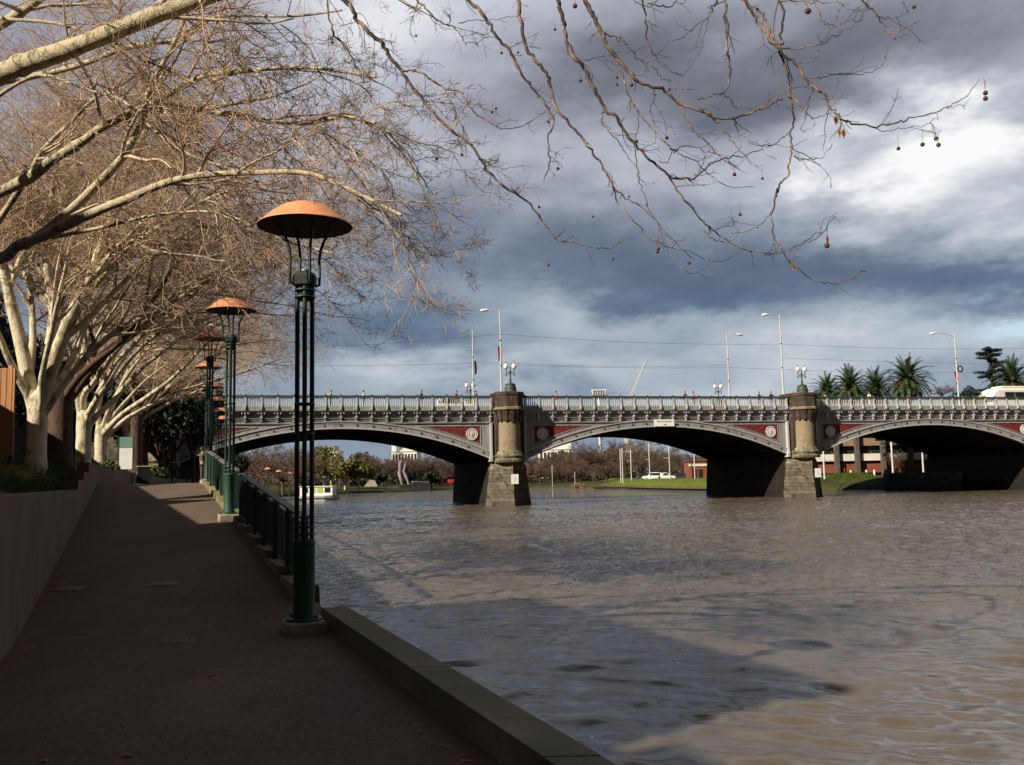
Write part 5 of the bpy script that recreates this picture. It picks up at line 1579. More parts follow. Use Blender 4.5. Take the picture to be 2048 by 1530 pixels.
    measured = [(1845, 289, 6.35, 9), (1872, 277, 6.35, 9), (1877, 290, 6.35, 9), (1797, 297, 6.4, 8), (1971, 186, 6.3, 10), (1971, 197, 6.3, 10), (1616, 22, 6.3, 13), (1828, 14, 6.1, 8),
                (1150, 12, 7.8, 10), (1161, 161, 7.9, 7), (1234, 155, 7.8, 6), (1234, 169, 7.8, 6), (1263, 170, 7.6, 8), (1339, 179, 7.5, 7), (1097, 244, 8.6, 6), (992, 217, 9, 6), (984, 224, 9, 6),
                (1110, 59, 8, 6), (1654, 491, 6.5, 11), (1480, 429, 6.7, 7), (1378, 526, 8, 7), (1226, 518, 9, 6), (1097, 530, 9.3, 6), (1186, 433, 9.2, 5), (1258, 393, 8.3, 5), (1078, 414, 9.3, 6),
                (870, 164, 9.2, 5), (832, 72, 9, 5), (1525, 357, 7.4, 6), (1003, 106, 8.6, 6), (1036, 105, 8.5, 5)]
    allf = [(at(x, y, Y), d * 0.5 / FPX * Y) for x, y, Y, d in measured] + [(Vector(p) - Vector((0, 0, 0.06)), 0.016) for p in fruit_at[::3][:16]]
    for p, r in allf:
        if proto is None:
            proto = mb.build('seed_ball', [MAT['seed'], MAT['near_twig']], root); o = proto
        else:
            o = proto.copy(); COL.objects.link(o)
        o.location = p - NB
        o.scale = (r, r, r)
        o.rotation_euler = (0, 0, rs.uniform(0, 6.28))
    # a few dead leaves still hanging
    for (x, y, Y) in ((1672, 238, 6.45), (1678, 262, 6.45), (1688, 265, 6.45), (1655, 478, 6.5), (1588, 530, 6.6)):
        p = at(x, y, Y) - NB
        l = MB()
        for k in range(3):
            a = rs.uniform(0, 6.28)
            d = Vector((math.cos(a), math.sin(a), 0)) * 0.018
            l.add([p + Vector((0, 0, 0.03)), p + d, p + Vector((0, 0, -0.045)) + d * 0.4, p - d * 0.8 + Vector((0, 0, -0.01))], [(0, 1, 2, 3)])
        l.build('dead_leaf', MAT['dead_leaf'], root, fix=False)
near_tree()

# ------------------------------------------------------------------ leaf trees, hedges and plants
def leaf_cloud(rng, blobs, n, size, flat=0.5):
    """many small leaf clusters spread through overlapping clumps"""
    out = []
    w_ = np.array([b[3] ** 2 for b in blobs]); w_ = w_ / w_.sum()
    ids = rng.choice(len(blobs), n, p=w_)
    B = np.array(blobs)[ids]
    d = nrm(rng.normal(size=(n, 3)))
    rad = rng.uniform(0.55, 1.05, n) ** 0.6
    c = B[:, :3] + d * rad[:, None] * B[:, 3:4] * np.array([1, 1, flat + 0.35])
    nn = nrm(d + rng.normal(size=(n, 3)) * 0.7)
    a = nrm(np.cross(nn, rng.normal(size=(n, 3))))
    b = np.cross(nn, a)
    s = rng.uniform(0.6, 1.3, n)[:, None] * size
    v = np.stack([c - a * s, c - b * s * 0.55, c + a * s, c + b * s * 0.55], 1).reshape(-1, 3)
    f = np.arange(n * 4).reshape(-1, 4)
    return v, f
def leaf_tree(name, label, base, h, cr, mat, seed, n=2600, size=0.22, trunk=0.22, tmat='dark_bark', group=None, fork=0.3, cat='tree', blobs=14, flat=0.6):
    rng = np.random.default_rng(seed)
    root = empty(name, base, 0, label, cat, group)
    bl = []
    for k in range(blobs):
        a = rng.uniform(0, 6.28); r = cr * math.sqrt(rng.random()) * 0.75
        z = h * fork + (h * (1 - fork)) * (0.25 + 0.62 * rng.random()) * (1 - 0.35 * (r / cr) ** 2)
        bl.append((r * math.cos(a), r * math.sin(a), z, cr * rng.uniform(0.25, 0.42)))
    s = Soup(); s.add(*leaf_cloud(rng, bl, n, size, flat))
    t = Soup()
    t.tubes(resample([(0, 0, -0.4), (0.05, 0.02, h * fork * .6), (0, 0.06, h * fork * 1.15)], 6)[None], (trunk * np.array([1.25, 1, .95, .9, .9, .85]))[None], 8)
    for b in bl[:9]:
        P = resample([(0, 0.04, h * fork), ((b[0]) * .5, b[1] * .5, (h * fork + b[2]) / 2 + .2), b[:3]], 7)
        t.tubes(P[None], (trunk * 0.6 * (1 - 0.85 * np.linspace(0, 1, 7)))[None], 5)
    t.build('trunk', MAT[tmat], root)
    s.build('crown', MAT[mat], root, False)
    return root
def atb(px, py, Y, z=None):
    p = at(px, py, Y)
    if z is not None: p.z = z
    return p
DK = 'dark evergreen trees by the bridge'
leaf_tree('evergreen_tree', 'dark evergreen tree overhanging the end of the path, nearest of the dark trees', along(62, 4.6) + Vector((0, 0, E + 0.3)), 9.0, 4.6, 'leaf_dark', 21, 5200, 0.24, 0.3, group=DK, fork=0.18)
leaf_tree('evergreen_tree', 'dark evergreen tree beside the path just before the bridge', along(75, 4.4) + Vector((0, 0, E + 0.3)), 9.5, 5.0, 'leaf_dark', 22, 5200, 0.26, 0.3, group=DK, fork=0.15)
leaf_tree('evergreen_tree', 'dark evergreen tree against the bridge abutment', along(86, 4.8) + Vector((0, 0, E + 0.3)), 10.0, 5.2, 'leaf_dark', 23, 5200, 0.28, 0.3, group=DK, fork=0.12)
leaf_tree('evergreen_tree', 'mid green tree with yellowish leaves in the gap above the standing person', along(78, 2.2) + Vector((0, 0, E + 0.3)), 8.2, 3.2, 'leaf_green', 24, 3200, 0.22, 0.22, group=DK, fork=0.25)
for i, (Z, q, h, r, lab) in enumerate(((52, 12.0, 13.5, 4.4, 'tall dark evergreen tree behind the viaduct wall at the left edge of the view'), (60, 11.0, 13.0, 4.4, 'tall dark evergreen tree behind the nearest sunlit trunk'),
                                  (69, 11.5, 13.0, 4.6, 'tall dark evergreen tree behind the dark barked trunk'), (66, 7.4, 10.5, 4.0, 'dark evergreen tree behind the second pale trunk'), (80, 9.5, 12.0, 4.8, 'dark evergreen tree behind the board, far down the path'))):
    leaf_tree('evergreen_tree', lab, bedside(Z, q) + Vector((0, 0, E)), h, r, 'leaf_dark', 25 + i, 5200, 0.26, 0.3, group=DK, fork=0.06, blobs=20)
def blade_bed(name, mat, seed, n, Zr, dr, hr, wd=0.012):
    rng = np.random.default_rng(seed)
    Z = rng.uniform(Zr[0], Zr[1], n); d = rng.uniform(dr[0], dr[1], n)
    base = np.array([(leftX(z) - 0.32 - dd, z, soilz(z, dd) - 0.02) for z, dd in zip(Z, d)])
    hgt = rng.uniform(hr[0], hr[1], n)
    a = rng.uniform(0, 6.28, n); lean = rng.uniform(0.1, 0.6, n)
    dirv = np.stack([np.cos(a), np.sin(a), np.zeros(n)], 1)
    K = 4
    u = np.linspace(0, 1, K)
    P = base[:, None, :] + dirv[:, None, :] * (lean * hgt)[:, None, None] * (u ** 1.8)[None, :, None] + np.array([0, 0, 1.0])[None, None] * hgt[:, None, None] * (u - 0.25 * lean[:, None] * u ** 2)[:, :, None]
    R = wd * (1 - 0.85 * u)[None] * np.ones((n, 1))
    s = Soup(); s.tubes(P, R, 3)
    return tag(s.build(name, MAT[mat]), kind='stuff')
blade_bed('ground_cover', 'grassblade', 31, 12000, (14, 42), (0.12, 4.5), (0.14, 0.38))
def tuft(loc, label, n, h, mat, seed, group):
    rng = np.random.default_rng(seed)
    a = rng.uniform(0, 6.28, n); hg = rng.uniform(0.6, 1.1, n) * h; ln = rng.uniform(0.25, 1.0, n)
    dirv = np.stack([np.cos(a), np.sin(a), np.zeros(n)], 1)
    u = np.linspace(0, 1, 7)
    P = dirv[:, None, :] * (0.04 + ln * hg * 0.9)[:, None, None] * (u ** 1.5)[None, :, None] + np.array([0, 0, 1.0]) * (hg[:, None] * (u[None] * 1.2 - 0.75 * ln[:, None] * u[None] ** 2.2))[:, :, None]
    R = 0.012 * np.minimum(1, (1.15 - u))[None] * np.ones((n, 1))
    s = Soup(); s.tubes(P, R, 3)
    o = s.build('strap_leaf_plant', MAT[mat])
    o.location = loc
    return tag(o, label, 'plant', group)
GP = 'strap leaved plants in the planter'
for i, (Z, d, lab) in enumerate(((18.3, 0.9, 'yellow green strap leaved clump at the left edge of the planter bed'), (17.2, 0.7, 'arching strap leaved clump nearest the camera in the planter bed'),
                              (19.6, 0.85, 'yellow green strap leaved clump in front of the nearest sunlit trunk'), (20.8, 1.9, 'low dark strap leaved clump beside the orange timber screen'), (16.4, 1.6, 'broad strap leaved clump in the planter bed near the timber screen'))):
    tuft((leftX(Z) - 0.35 - d, Z, soilz(Z, d) - 0.03), lab, 130, 0.50, 'strap_leaf' if i < 3 else 'grassblade', 40 + i, GP)
# small bright green bush on the wall by the board
lt = leaf_tree('bush', 'small bright green bush leaning over the planter wall by the board', Vector((leftX(37) - 0.45, 37, walltop(37) - 0.15)), 0.62, 0.45, 'grassblade', 47, 500, 0.06, 0.02, cat='bush', fork=0.1, blobs=6)
leaf_tree('bush', 'low dark green bush along the planter behind the green bin', Vector((leftX(58) - 0.6, 58, walltop(58) - 0.1)), 0.8, 1.0, 'grassblade', 48, 700, 0.08, 0.03, cat='bush', fork=0.1, blobs=8)
# ------------------------------------------------------------------ things on and beside the path
sc = empty('timber_screen', at(-60, 905, 21.5), 0, 'orange vertical board timber screen at the left edge, half in sun', 'screen')
o_ = sc.location.copy()
rg = random.Random(6)
mb = MB(o_)
zt, zb = at(10, 736, 21.5).z, at(10, 912, 21.5).z
x0, x1 = at(-150, 820, 21.5).x, at(29, 820, 21.5).x
x = x0
while x < x1 - 0.02:
    wdt = min(0.135, x1 - x)
    mb.box((x + wdt / 2, 21.5 + rg.uniform(-.004, .004), (zt + zb) / 2), (wdt - 0.012, 0.03, zt - zb), bev=0.004)
    x += 0.135
mb.build('boards', MAT['timber'], sc)
mb = MB(o_)
for z in (zt - 0.25, zb + 0.3): mb.box(((x0 + x1) / 2, 21.545, z), (x1 - x0, 0.05, 0.09))
for x in (x0 + 0.1, x1 - 0.1): mb.box((x, 21.60, (zt + zb) / 2 - 0.2), (0.09, 0.06, zt - zb + 0.3))
mb.build('frame', MAT['concrete_dark'], sc)

p = at(251, 936, 45)
sb_ = empty('notice_board', p, 0.15, 'upright board with teal top half and white lower half standing behind the planter wall', 'sign')
hh = at(251, 874, 45).z - p.z
q = MB(); q.box((0, 0, hh * 0.82), (0.62, 0.05, hh * 0.36)); q.build('header', MAT['teal'], sb_)
q = MB(); q.box((0, 0, hh * 0.30), (0.62, 0.05, hh * 0.675)); q.build('panel', MAT['board_white'], sb_)
q = MB()
for dx in (-0.335, 0.335): q.box((dx, 0, hh * 0.46), (0.05, 0.07, hh * 1.1))
q.build('frame', MAT['bin_green'], sb_)
p = at(287, 969, 41); p.z = gz(41)
bn = empty('litter_bin', p, 0.4, 'squat dark green litter bin with a cream rimmed lid beside the planter wall', 'bin')
q = MB(); q.box((0, 0, 0.42), (0.66, 0.66, 0.84), bev=0.04)
for k in range(7): q.box((-0.28 + k * 0.093, -0.335, 0.42), (0.03, 0.02, 0.74))
q.build('body', MAT['bin_green'], bn)
q = MB(); q.box((0, 0, 0.885), (0.74, 0.74, 0.08), bev=0.03); q.build('lid', MAT['concrete'], bn)
q = MB(); q.box((0, 0, 0.03), (0.58, 0.58, 0.06)); q.build('foot', MAT['black'], bn)
bn.scale = (0.88, 0.88, 0.85)
# far lamp post on the path and thin sign pole in the shade
# fallen leaves on the path
rs = random.Random(12)
lm = None
for i, (px, py) in enumerate(((420, 1352), (90, 1524), (258, 1513))):
    d = ray(px, py)
    p = EYE + d * ((E - 1.70 - E) / d.z)
    if p.y > 10.4:
        k = 0
        t_ = p.y
        for _ in range(60):
            p = EYE + d * ((gz(t_) - E) / d.z); t_ = 0.5 * (t_ + p.y)
        p = EYE + d * ((gz(t_) - E) / d.z)
    if lm is None:
        mb = MB()
        pts = [(math.cos(a) * r, math.sin(a) * r, 0.012 * math.sin(3 * a) + 0.012) for a, r in [(k * 2 * math.pi / 10, 0.075 if k % 2 == 0 else 0.042) for k in range(10)]]
        mb.add([(0, 0, 0.006)] + pts, [(0, 1 + k, 1 + (k + 1) % 10) for k in range(10)])
        lm = mb.build('fallen_leaf', MAT['dead_leaf'], fix=False); o = lm
    else:
        o = lm.copy(); COL.objects.link(o)
    o.location = p + Vector((0, 0, 0.006)); o.rotation_euler = (0, 0, rs.uniform(0, 6.28)); sc_ = rs.uniform(0.45, 0.75); o.scale = (sc_, sc_, sc_)
    tag(o, 'small pale brown fallen leaf lying flat on the shaded path', 'leaf', 'fallen leaves on the path')

pit0 = None
for (px, py, lab) in ((327, 1168, 'worn iron pit cover set flush in the path, in the middle'), (138, 1178, 'worn iron pit cover set flush in the path near the planter wall'), (362, 1281, 'worn iron pit cover set flush in the path, nearest the lamp')):
    d = ray(px, py); t_ = 12.0
    for _ in range(80):
        p = EYE + d * ((gz(t_) - E) / d.z); t_ = 0.6 * t_ + 0.4 * p.y
    if pit0 is None:
        q = MB()
        q.box((0, 0, 0.0), (0.40, 0.30, 0.012), bev=0.003)
        for k in range(5): q.box((-0.14 + 0.07 * k, 0, 0.008), (0.03, 0.22, 0.005))
        pit0 = q.build('pit_cover', MAT['iron']); o = pit0
    else:
        o = pit0.copy(); COL.objects.link(o)
    sl_ = math.atan(1.7 / 19.6) if p.y > 10.4 else 0.0
    o.location = p + Vector((0, 0, 0.004)); o.rotation_euler = (sl_, 0, 0.0)
    tag(o, lab, 'cover', 'pit covers in the path')
# dry leaf litter gathered along the foot of the wall and the kerb
rng = np.random.default_rng(19)
n_ = 900
Zs = rng.uniform(3.5, 30, n_); side_ = rng.random(n_) < 0.6
off = np.where(side_, -3.48 + np.abs(rng.normal(size=n_)) * 0.10, -0.17 - np.abs(rng.normal(size=n_)) * 0.08)
V = []
for z_, o_2 in zip(Zs, off):
    c = np.array([lineX(z_) + o_2, z_, gz(z_) + 0.008]); a_1 = rng.uniform(0, 6.28); s_1 = rng.uniform(0.008, 0.026)
    e1 = np.array([math.cos(a_1), math.sin(a_1), 0]) * s_1; e2 = np.array([-math.sin(a_1), math.cos(a_1), 0.3 * rng.random()]) * s_1 * 0.6
    V += [c - e1, c - e2, c + e1, c + e2]
tag(np_mesh('leaf_litter', np.array(V), np.arange(4 * n_).reshape(-1, 4), MAT['dead_leaf'], None, False), kind='stuff')

# ------------------------------------------------------------------ people
def skin_obj(name, nodes, edges, mat, parent, sub=2):
    me = bpy.data.meshes.new(name)
    me.from_pydata([n[:3] for n in nodes], edges, [])
    o = link_mesh(name, me, mat, parent)
    sm = o.modifiers.new('skin', 'SKIN')
    sm.use_smooth_shade = True
    sv = me.skin_vertices[0].data if me.skin_vertices else None
    if sv is None:
        bpy.context.view_layer.objects.active = o
        sv = me.skin_vertices[0].data
    for i, n in enumerate(nodes):
        r = n[3]
        sv[i].radius = (r, n[4] if len(n) > 4 else r)
        sv[i].use_root = (i == 0)
    ss = o.modifiers.new('sub', 'SUBSURF'); ss.levels = sub; ss.render_levels = sub
    return o
def make_person(label, loc, rz, top, legs, hair=True, pose='stand', group='people on the bridge', detail=True, shoe='black', scale=1.0, hairmat='hair'):
    """standing height 1.75, faces +X"""
    root = empty('person', loc, rz, label, 'person', group)
    root.scale = (scale,) * 3
    st = {'stand': (0.03, -0.03, 0.0, 0.0), 'walk': (0.26, -0.24, 0.18, -0.2), 'lean': (0.02, -0.04, 0.1, 0.1), 'arm': (0.03, -0.03, 0, 0)}[pose]
    fl, fr = st[0], st[1]
    nodes = [(0, 0, 0.95, .125, .10), (0, 0, 1.10, .13, .095), (0, 0, 1.28, .155, .105), (0, 0, 1.42, .12, .085), (0.005, 0, 1.50, .055), (0.015, 0, 1.58, .065), (0.02, 0, 1.66, .085), (0.015, 0, 1.72, .07)]
    edges = [(i, i + 1) for i in range(7)]
    # nose and ears
    nodes += [(0.112, 0, 1.625, .013)]; edges.append((6, 8))
    arm_n = {}
    for s, swing in ((1, st[2]), (-1, st[3])):
        b = len(nodes)
        if pose == 'arm' and s == 1:
            ch = [(0, s * .185, 1.42, .06), (0.1, s * .24, 1.22, .045), (0.34, s * .22, 1.28, .036), (0.40, s * .22, 1.30, .03)]
        else:
            ch = [(0, s * .185, 1.42, .06), (swing * .35 - .03, s * .24, 1.16, .045), (swing * 1.0 + 0.05, s * .25, 0.92, .034), (swing * 1.1 + 0.07, s * .25, 0.84, .034)]
        nodes += ch; edges += [(3, b), (b, b + 1), (b + 1, b + 2), (b + 2, b + 3)]
        arm_n[s] = ch
        h = ch[3]
        if detail:
            for k, (dx, dy, ln) in enumerate(((0.028, 0, .055), (0.01, 0, .075), (-0.008, 0, .07), (-0.024, 0, .055))):
                i0 = len(nodes)
                nodes += [(h[0] + dx, h[1], h[2] - 0.045, .010), (h[0] + dx * 1.2 + .012, h[1] - s * .012, h[2] - 0.045 - ln, .008)]
                edges += [(b + 3, i0), (i0, i0 + 1)]
            i0 = len(nodes)
            nodes += [(h[0] + 0.045, h[1] - s * .01, h[2] - 0.015, .011), (h[0] + 0.06, h[1] - s * .015, h[2] - 0.06, .009)]
            edges += [(b + 3, i0), (i0, i0 + 1)]
    leg_n = {}
    for s, f in ((1, fl), (-1, fr)):
        b = len(nodes)
        lift = 0.05 if (pose == 'walk' and f < 0) else 0
        ch = [(0, s * .095, 0.88, .095), (f * 0.55 + .02, s * .10, 0.49, .062), (f, s * .10, 0.09 + lift, .042), (f + 0.15, s * .115, 0.035 + lift * .4, .035)]
        nodes += ch; edges += [(0, b), (b, b + 1), (b + 1, b + 2), (b + 2, b + 3)]
        leg_n[s] = ch
    skin_obj('body', nodes, edges, MAT['skin'], root, 1)
    jn = [(0, 0, 0.90, .158, .13), (0, 0, 1.10, .155, .118), (0, 0, 1.28, .178, .128), (0, 0, 1.41, .145, .11), (0.0, 0, 1.475, .075)]
    je = [(0, 1), (1, 2), (2, 3), (3, 4)]
    for s in (1, -1):
        b = len(jn); ch = arm_n[s]
        jn += [(ch[0][0], ch[0][1], ch[0][2], .075), (ch[1][0], ch[1][1], ch[1][2], .062), (ch[2][0], ch[2][1], ch[2][2], .05)]
        je += [(3, b), (b, b + 1), (b + 1, b + 2)]
    skin_obj('jacket', jn, je, top, root, 1)
    tn = [(0, 0, 0.93, .145, .12)]; te = []
    for s in (1, -1):
        b = len(tn); ch = leg_n[s]
        tn += [(ch[0][0], ch[0][1], ch[0][2] - .04, .108), (ch[1][0], ch[1][1], ch[1][2], .075), (ch[2][0], ch[2][1], ch[2][2] + .02, .06)]
        te += [(0, b), (b, b + 1), (b + 1, b + 2)]
    skin_obj('trousers', tn, te, legs, root, 1)
    for s in (1, -1):
        a, b = leg_n[s][2], leg_n[s][3]
        q = MB()
        q.hexa([(a[0] - .06, a[1] - .045, b[2] - .035), (b[0] + .10, b[1] - .045, b[2] - .035), (b[0] + .10, b[1] + .045, b[2] - .035), (a[0] - .06, a[1] + .045, b[2] - .035),
                (a[0] - .05, a[1] - .04, b[2] + .07), (b[0] + .04, b[1] - .035, b[2] + .03), (b[0] + .04, b[1] + .035, b[2] + .03), (a[0] - .05, a[1] + .04, b[2] + .07)])
        q.build('shoe', MAT[shoe] if isinstance(shoe, str) else shoe, root)
    if hair:
        q = MB(); q.ball((-0.012, 0, 1.685), 0.104, 14, 10)
        q.v = [(x, y, z if not (x > 0.035 and z < 1.70) else z + (1.70 - z) * 0.9) for x, y, z in q.v]
        q.build('hair', MAT[hairmat], root)
    return root
navy = cloth('navy_jacket_cloth', (0.022, 0.032, 0.075)); dkc = cloth('charcoal_cloth', (0.022, 0.022, 0.026)); brn = cloth('grey_brown_coat_cloth', (0.11, 0.085, 0.065))
p = at(347, 968, 66); p.z = gz(66)
make_person('person walking away along the path in a dark jacket with a blue backpack', p, PANG, navy, dkc, pose='walk', group='people on the path')
bp = empty('backpack', p + Vector((0, 0, 0.98)), PANG, 'blue grey backpack on the back of the person walking away', 'backpack')
q = MB(); q.box((-0.25, 0, 0.22), (0.2, 0.36, 0.48), bev=0.05); q.build('bag', cloth('blue_grey_canvas', (0.06, 0.085, 0.15)), bp)
q = MB(); q.box((-0.37, 0, 0.12), (0.07, 0.27, 0.22), bev=0.025); q.build('pocket', cloth('blue_grey_canvas', (0.06, 0.085, 0.15)), bp)
q = MB()
for s in (-1, 1): q.tube([(-0.16, s * 0.11, 0.05), (-0.14, s * 0.13, 0.3), (-0.04, s * 0.115, 0.50), (0.1, s * 0.115, 0.42), (0.12, s * 0.13, 0.2), (-0.02, s * 0.18, 0.06)], 0.02, 6)
q.build('strap', dkc, bp)
p = at(404, 969, 46.5); p.z = gz(46.5)
make_person('person standing by the lamp post in a long grey brown coat, face in sun', p, 0.2, brn, cloth('grey_trouser_cloth', (0.085, 0.075, 0.065)), pose='lean', group='people on the path', shoe='white_paint')
# people on the bridge, near footpath
def on_bridge(px, Yoff=1.6):
    d = ray(px, 790)
    # intersect with the line t = Yoff of the bridge
    c, n = math.cos(BA), math.sin(BA)
    nx, ny = -n, c
    k = (Yoff + nx * BO.x + ny * BO.y) / (nx * d.x + ny * d.y)
    return Vector((d.x * k, d.y * k, E + 7.60))
PE = [(662, 'hivis', 'navy', 'arm', 'person on the bridge in a bright yellow green jacket, arm held out', 1.8),
      (727, 'white', 'navy', 'stand', 'person on the bridge in a pale top, left of centre of the left arch', 1.8),
      (843, 'dark', 'dark', 'stand', 'person in dark clothes leaning by the balustrade over the left arch', 1.2),
      (913, 'brown', 'dark', 'stand', 'person in a brown coat on the bridge beside the small white van', 1.6),
      (952, 'dark', 'dark', 'stand', 'person in black on the bridge at the foot of the banner pole', 1.8),
      (1112, 'orange', 'cream', 'stand', 'person in an orange and cream top just right of the left river pier', 1.6),
      (1370, 'dark', 'dark', 'stand', 'person in dark clothes on the bridge left of the pink dressed one', 1.4),
      (1387, 'pink', 'dark', 'stand', 'person in a pink top on the bridge over the middle arch', 1.6),
      (1518, 'dark', 'dark', 'stand', 'person in a dark coat on the bridge, left of the hunched one in black', 1.6),
      (1542, 'black', 'dark', 'stand', 'person in black hunched over the balustrade near the right river pier', 1.4),
      (1652, 'white', 'cream', 'stand', 'person in white on the bridge just right of the right river pier', 1.8),
      (1738, 'white', 'white', 'stand', 'person in a white hood on the bridge in front of the palms', 1.6),
      (1962, 'cream', 'dark', 'stand', 'person in cream on the bridge beside the front of the white bus', 2.0)]
CL = {'hivis': MAT['hivis'], 'navy': navy, 'white': cloth('white_cloth', (0.6, 0.6, 0.58)), 'dark': dkc, 'brown': cloth('brown_coat_cloth', (0.12, 0.055, 0.035)), 'orange': cloth('orange_cloth', (0.5, 0.2, 0.08)),
      'cream': cloth('cream_cloth', (0.5, 0.42, 0.28)), 'pink': cloth('pink_cloth', (0.5, 0.16, 0.16)), 'black': cloth('black_cloth', (0.012, 0.012, 0.014))}
for px, a, b, ps, lab, off in PE:
    make_person(lab, on_bridge(px, off), BA + random.choice((0.2, 3.0, -2.9)), CL[a], CL[b], pose=ps, detail=False)

# ------------------------------------------------------------------ white poles, banners and tram wires on the bridge
def bridge_st(px, t):          # bridge coordinate s of pixel column px at depth t
    v = on_bridge(px, t) - BO
    return v.x * math.cos(BA) + v.y * math.sin(BA)
POLES = [(1003, 620, 3.2, -1, 1.35, 'tall white pole with one lamp arm to the left behind the left river pier'),
         (947, 660, 18.5, 1, 0.0, 'white pole with a maroon banner on the far side, left of the left river pier'),
         (1459, 668, 18.5, 1, 1.5, 'white pole with its lamp arm to the right, over the middle arch'),
         (1567, 629, 3.2, -1, 1.5, 'tall white pole with a lamp arm to the left just before the right river pier'),
         (1917, 667, 14.5, -1, 3.2, 'grey pole with long lamp arm, red banner and ring sign, near the palms')]
POLE_TOP = []
for px, ytop, t, sd, arm, lab in POLES:
    b = on_bridge(px, t)
    top = at(px, ytop, b.y).z
    H = top - b.z
    r = empty('street_light_pole', b, BA, lab, 'pole', 'white poles on the bridge')
    q = MB(); q.lathe([(0.22, 0), (0.22, 0.5), (0.14, 0.62), (0.12, 2.5), (0.09, H * 0.6), (0.065, H)], (0, 0, 0), 12); q.build('pole', MAT['galv'], r)
    q = MB()
    for f in (0.42, 0.68): q.lathe([(0.10, H * f), (0.13, H * f + .03), (0.13, H * f + .12), (0.10, H * f + .15)], (0, 0, 0), 10)
    q.build('clamp', MAT['wire'], r)
    if arm > 0.4:
        q = MB(); q.tube([(0, 0, H - 0.55), (sd * arm * .3, 0, H - 0.18), (sd * arm * .65, 0, H + 0.02), (sd * arm, 0, H)], [0.06, 0.055, 0.05, 0.045], 8); q.build('arm', MAT['galv'], r)
        q = MB(); q.tube([(sd * arm * .92, 0, H + 0.01), (sd * (arm + .25), 0, H - 0.03), (sd * (arm + .75), 0, H - 0.10), (sd * (arm + .9), 0, H - .12)], [0.07, 0.15, 0.16, 0.05], 8); q.build('lamp_head', MAT['glass_lamp'], r)
    POLE_TOP.append((b, H, t))
def banner(name, pole, px0, px1, y0, y1, mat, label, sag=False):
    b, H, t = POLE_TOP[pole]
    c = at((px0 + px1) / 2, (y0 + y1) / 2, b.y)
    w_ = (px1 - px0) / FPX * b.y; h_ = (y1 - y0) / FPX * b.y
    r = empty(name, (c.x, b.y, c.z), BA, label, 'banner', 'banners on the bridge poles')
    q = MB()
    K = 7
    for i in range(K):
        z0, z1 = -h_ / 2 + h_ * i / K, -h_ / 2 + h_ * (i + 1) / K
        f = lambda z: 0.10 * math.sin(z * 2.1)
        bulge = lambda z: (0.30 * w_ * math.cos(math.pi * z / h_)) if sag else 0.0
        q.hexa([(-w_ / 2, f(z0) - .01, z0), (w_ / 2 + bulge(z0), f(z0) + .12, z0), (w_ / 2 + bulge(z0), f(z0) + .14, z0), (-w_ / 2, f(z0) + .012, z0),
                (-w_ / 2, f(z1) - .01, z1), (w_ / 2 + bulge(z1), f(z1) + .12, z1), (w_ / 2 + bulge(z1), f(z1) + .14, z1), (-w_ / 2, f(z1) + .012, z1)])
    q.build('cloth', mat, r)
    q = MB()
    xe = b.x - c.x
    for z in (h_ / 2, -h_ / 2): q.tube([(xe * 1.0, 0, z), (-w_ / 2 if xe > 0 else w_ / 2, 0.05, z)], 0.03, 6)
    q.build('bracket_rod', MAT['wire'], r)
    return r
banner('banner', 0, 996, 1001, 693, 721, MAT['red_banner'], 'narrow bright red banner on the tall pole behind the left river pier')
banner('banner', 1, 949, 953, 722, 748, MAT['maroon'], 'dark maroon bulging banner on the far side pole', True)
bn3 = banner('banner', 4, 1910, 1916, 743, 769, MAT['red_banner'], 'red and white banner below the ring sign on the pole by the palms')
q = MB(); hz_ = 26 / FPX * POLE_TOP[4][0].y
q.box((0, -0.06, -hz_ * 0.18), (0.4, 0.03, hz_ * 0.16)); q.build('stripe', MAT['white_paint'], bn3)
b, H, t = POLE_TOP[4]
c = at(1919, 738, b.y)
rr = empty('ring_sign', (c.x, b.y - 0.2, c.z), BA, 'dark ring shaped sign on the pole by the palms', 'sign')
q = MB()
R0, R1 = 0.30, 0.50
for j in range(20):
    a0, a1 = 2 * math.pi * j / 20, 2 * math.pi * (j + 1) / 20
    qq = lambda r, a, y: (r * math.cos(a), y, r * math.sin(a))
    q.hexa([qq(R0, a0, .03), qq(R1, a0, .03), qq(R1, a1, .03), qq(R0, a1, .03), qq(R0, a0, -.03), qq(R1, a0, -.03), qq(R1, a1, -.03), qq(R0, a1, -.03)])
q.build('ring', MAT['slate'], rr)
q = MB(); q.box((0, 0, 0), (0.22, 0.03, 0.62)); q.build('panel', MAT['galv'], rr)

def wire(label, pts, t, sag, rad=0.016):
    """pts: pixel positions of the supports; hangs between them"""
    w3 = []
    for (x, y) in pts:
        b = on_bridge(x, t); w3.append(at(x, y, b.y))
    q = MB(w3[0])
    for a, b in zip(w3[:-1], w3[1:]):
        L = (b - a).length
        P = []
        for k in range(15):
            u = k / 14
            P.append(a.lerp(b, u) - Vector((0, 0, sag * L * 4 * u * (1 - u))))
        q.tube(P, rad, 5, cap=False)
    o = q.build('tram_wire', MAT['wire']); o.location = w3[0]
    tag(o, label, 'wire', 'tram wires over the bridge')
wire('upper tram wire strung through the two tall near poles', [(400, 700), (1003, 668), (1566, 688), (2200, 690)], 3.3, 0.012)
wire('tram wire sagging low above the balustrade between the far poles', [(380, 728), (947, 726), (1459, 735), (2100, 742)], 18.3, 0.008)
wire('second low tram wire just above the other, right of the left river pier', [(947, 722), (1459, 730)], 17.0, 0.012)
wire('faint tram wire running over the palms towards the right edge', [(1566, 716), (2250, 728)], 9.0, 0.006)

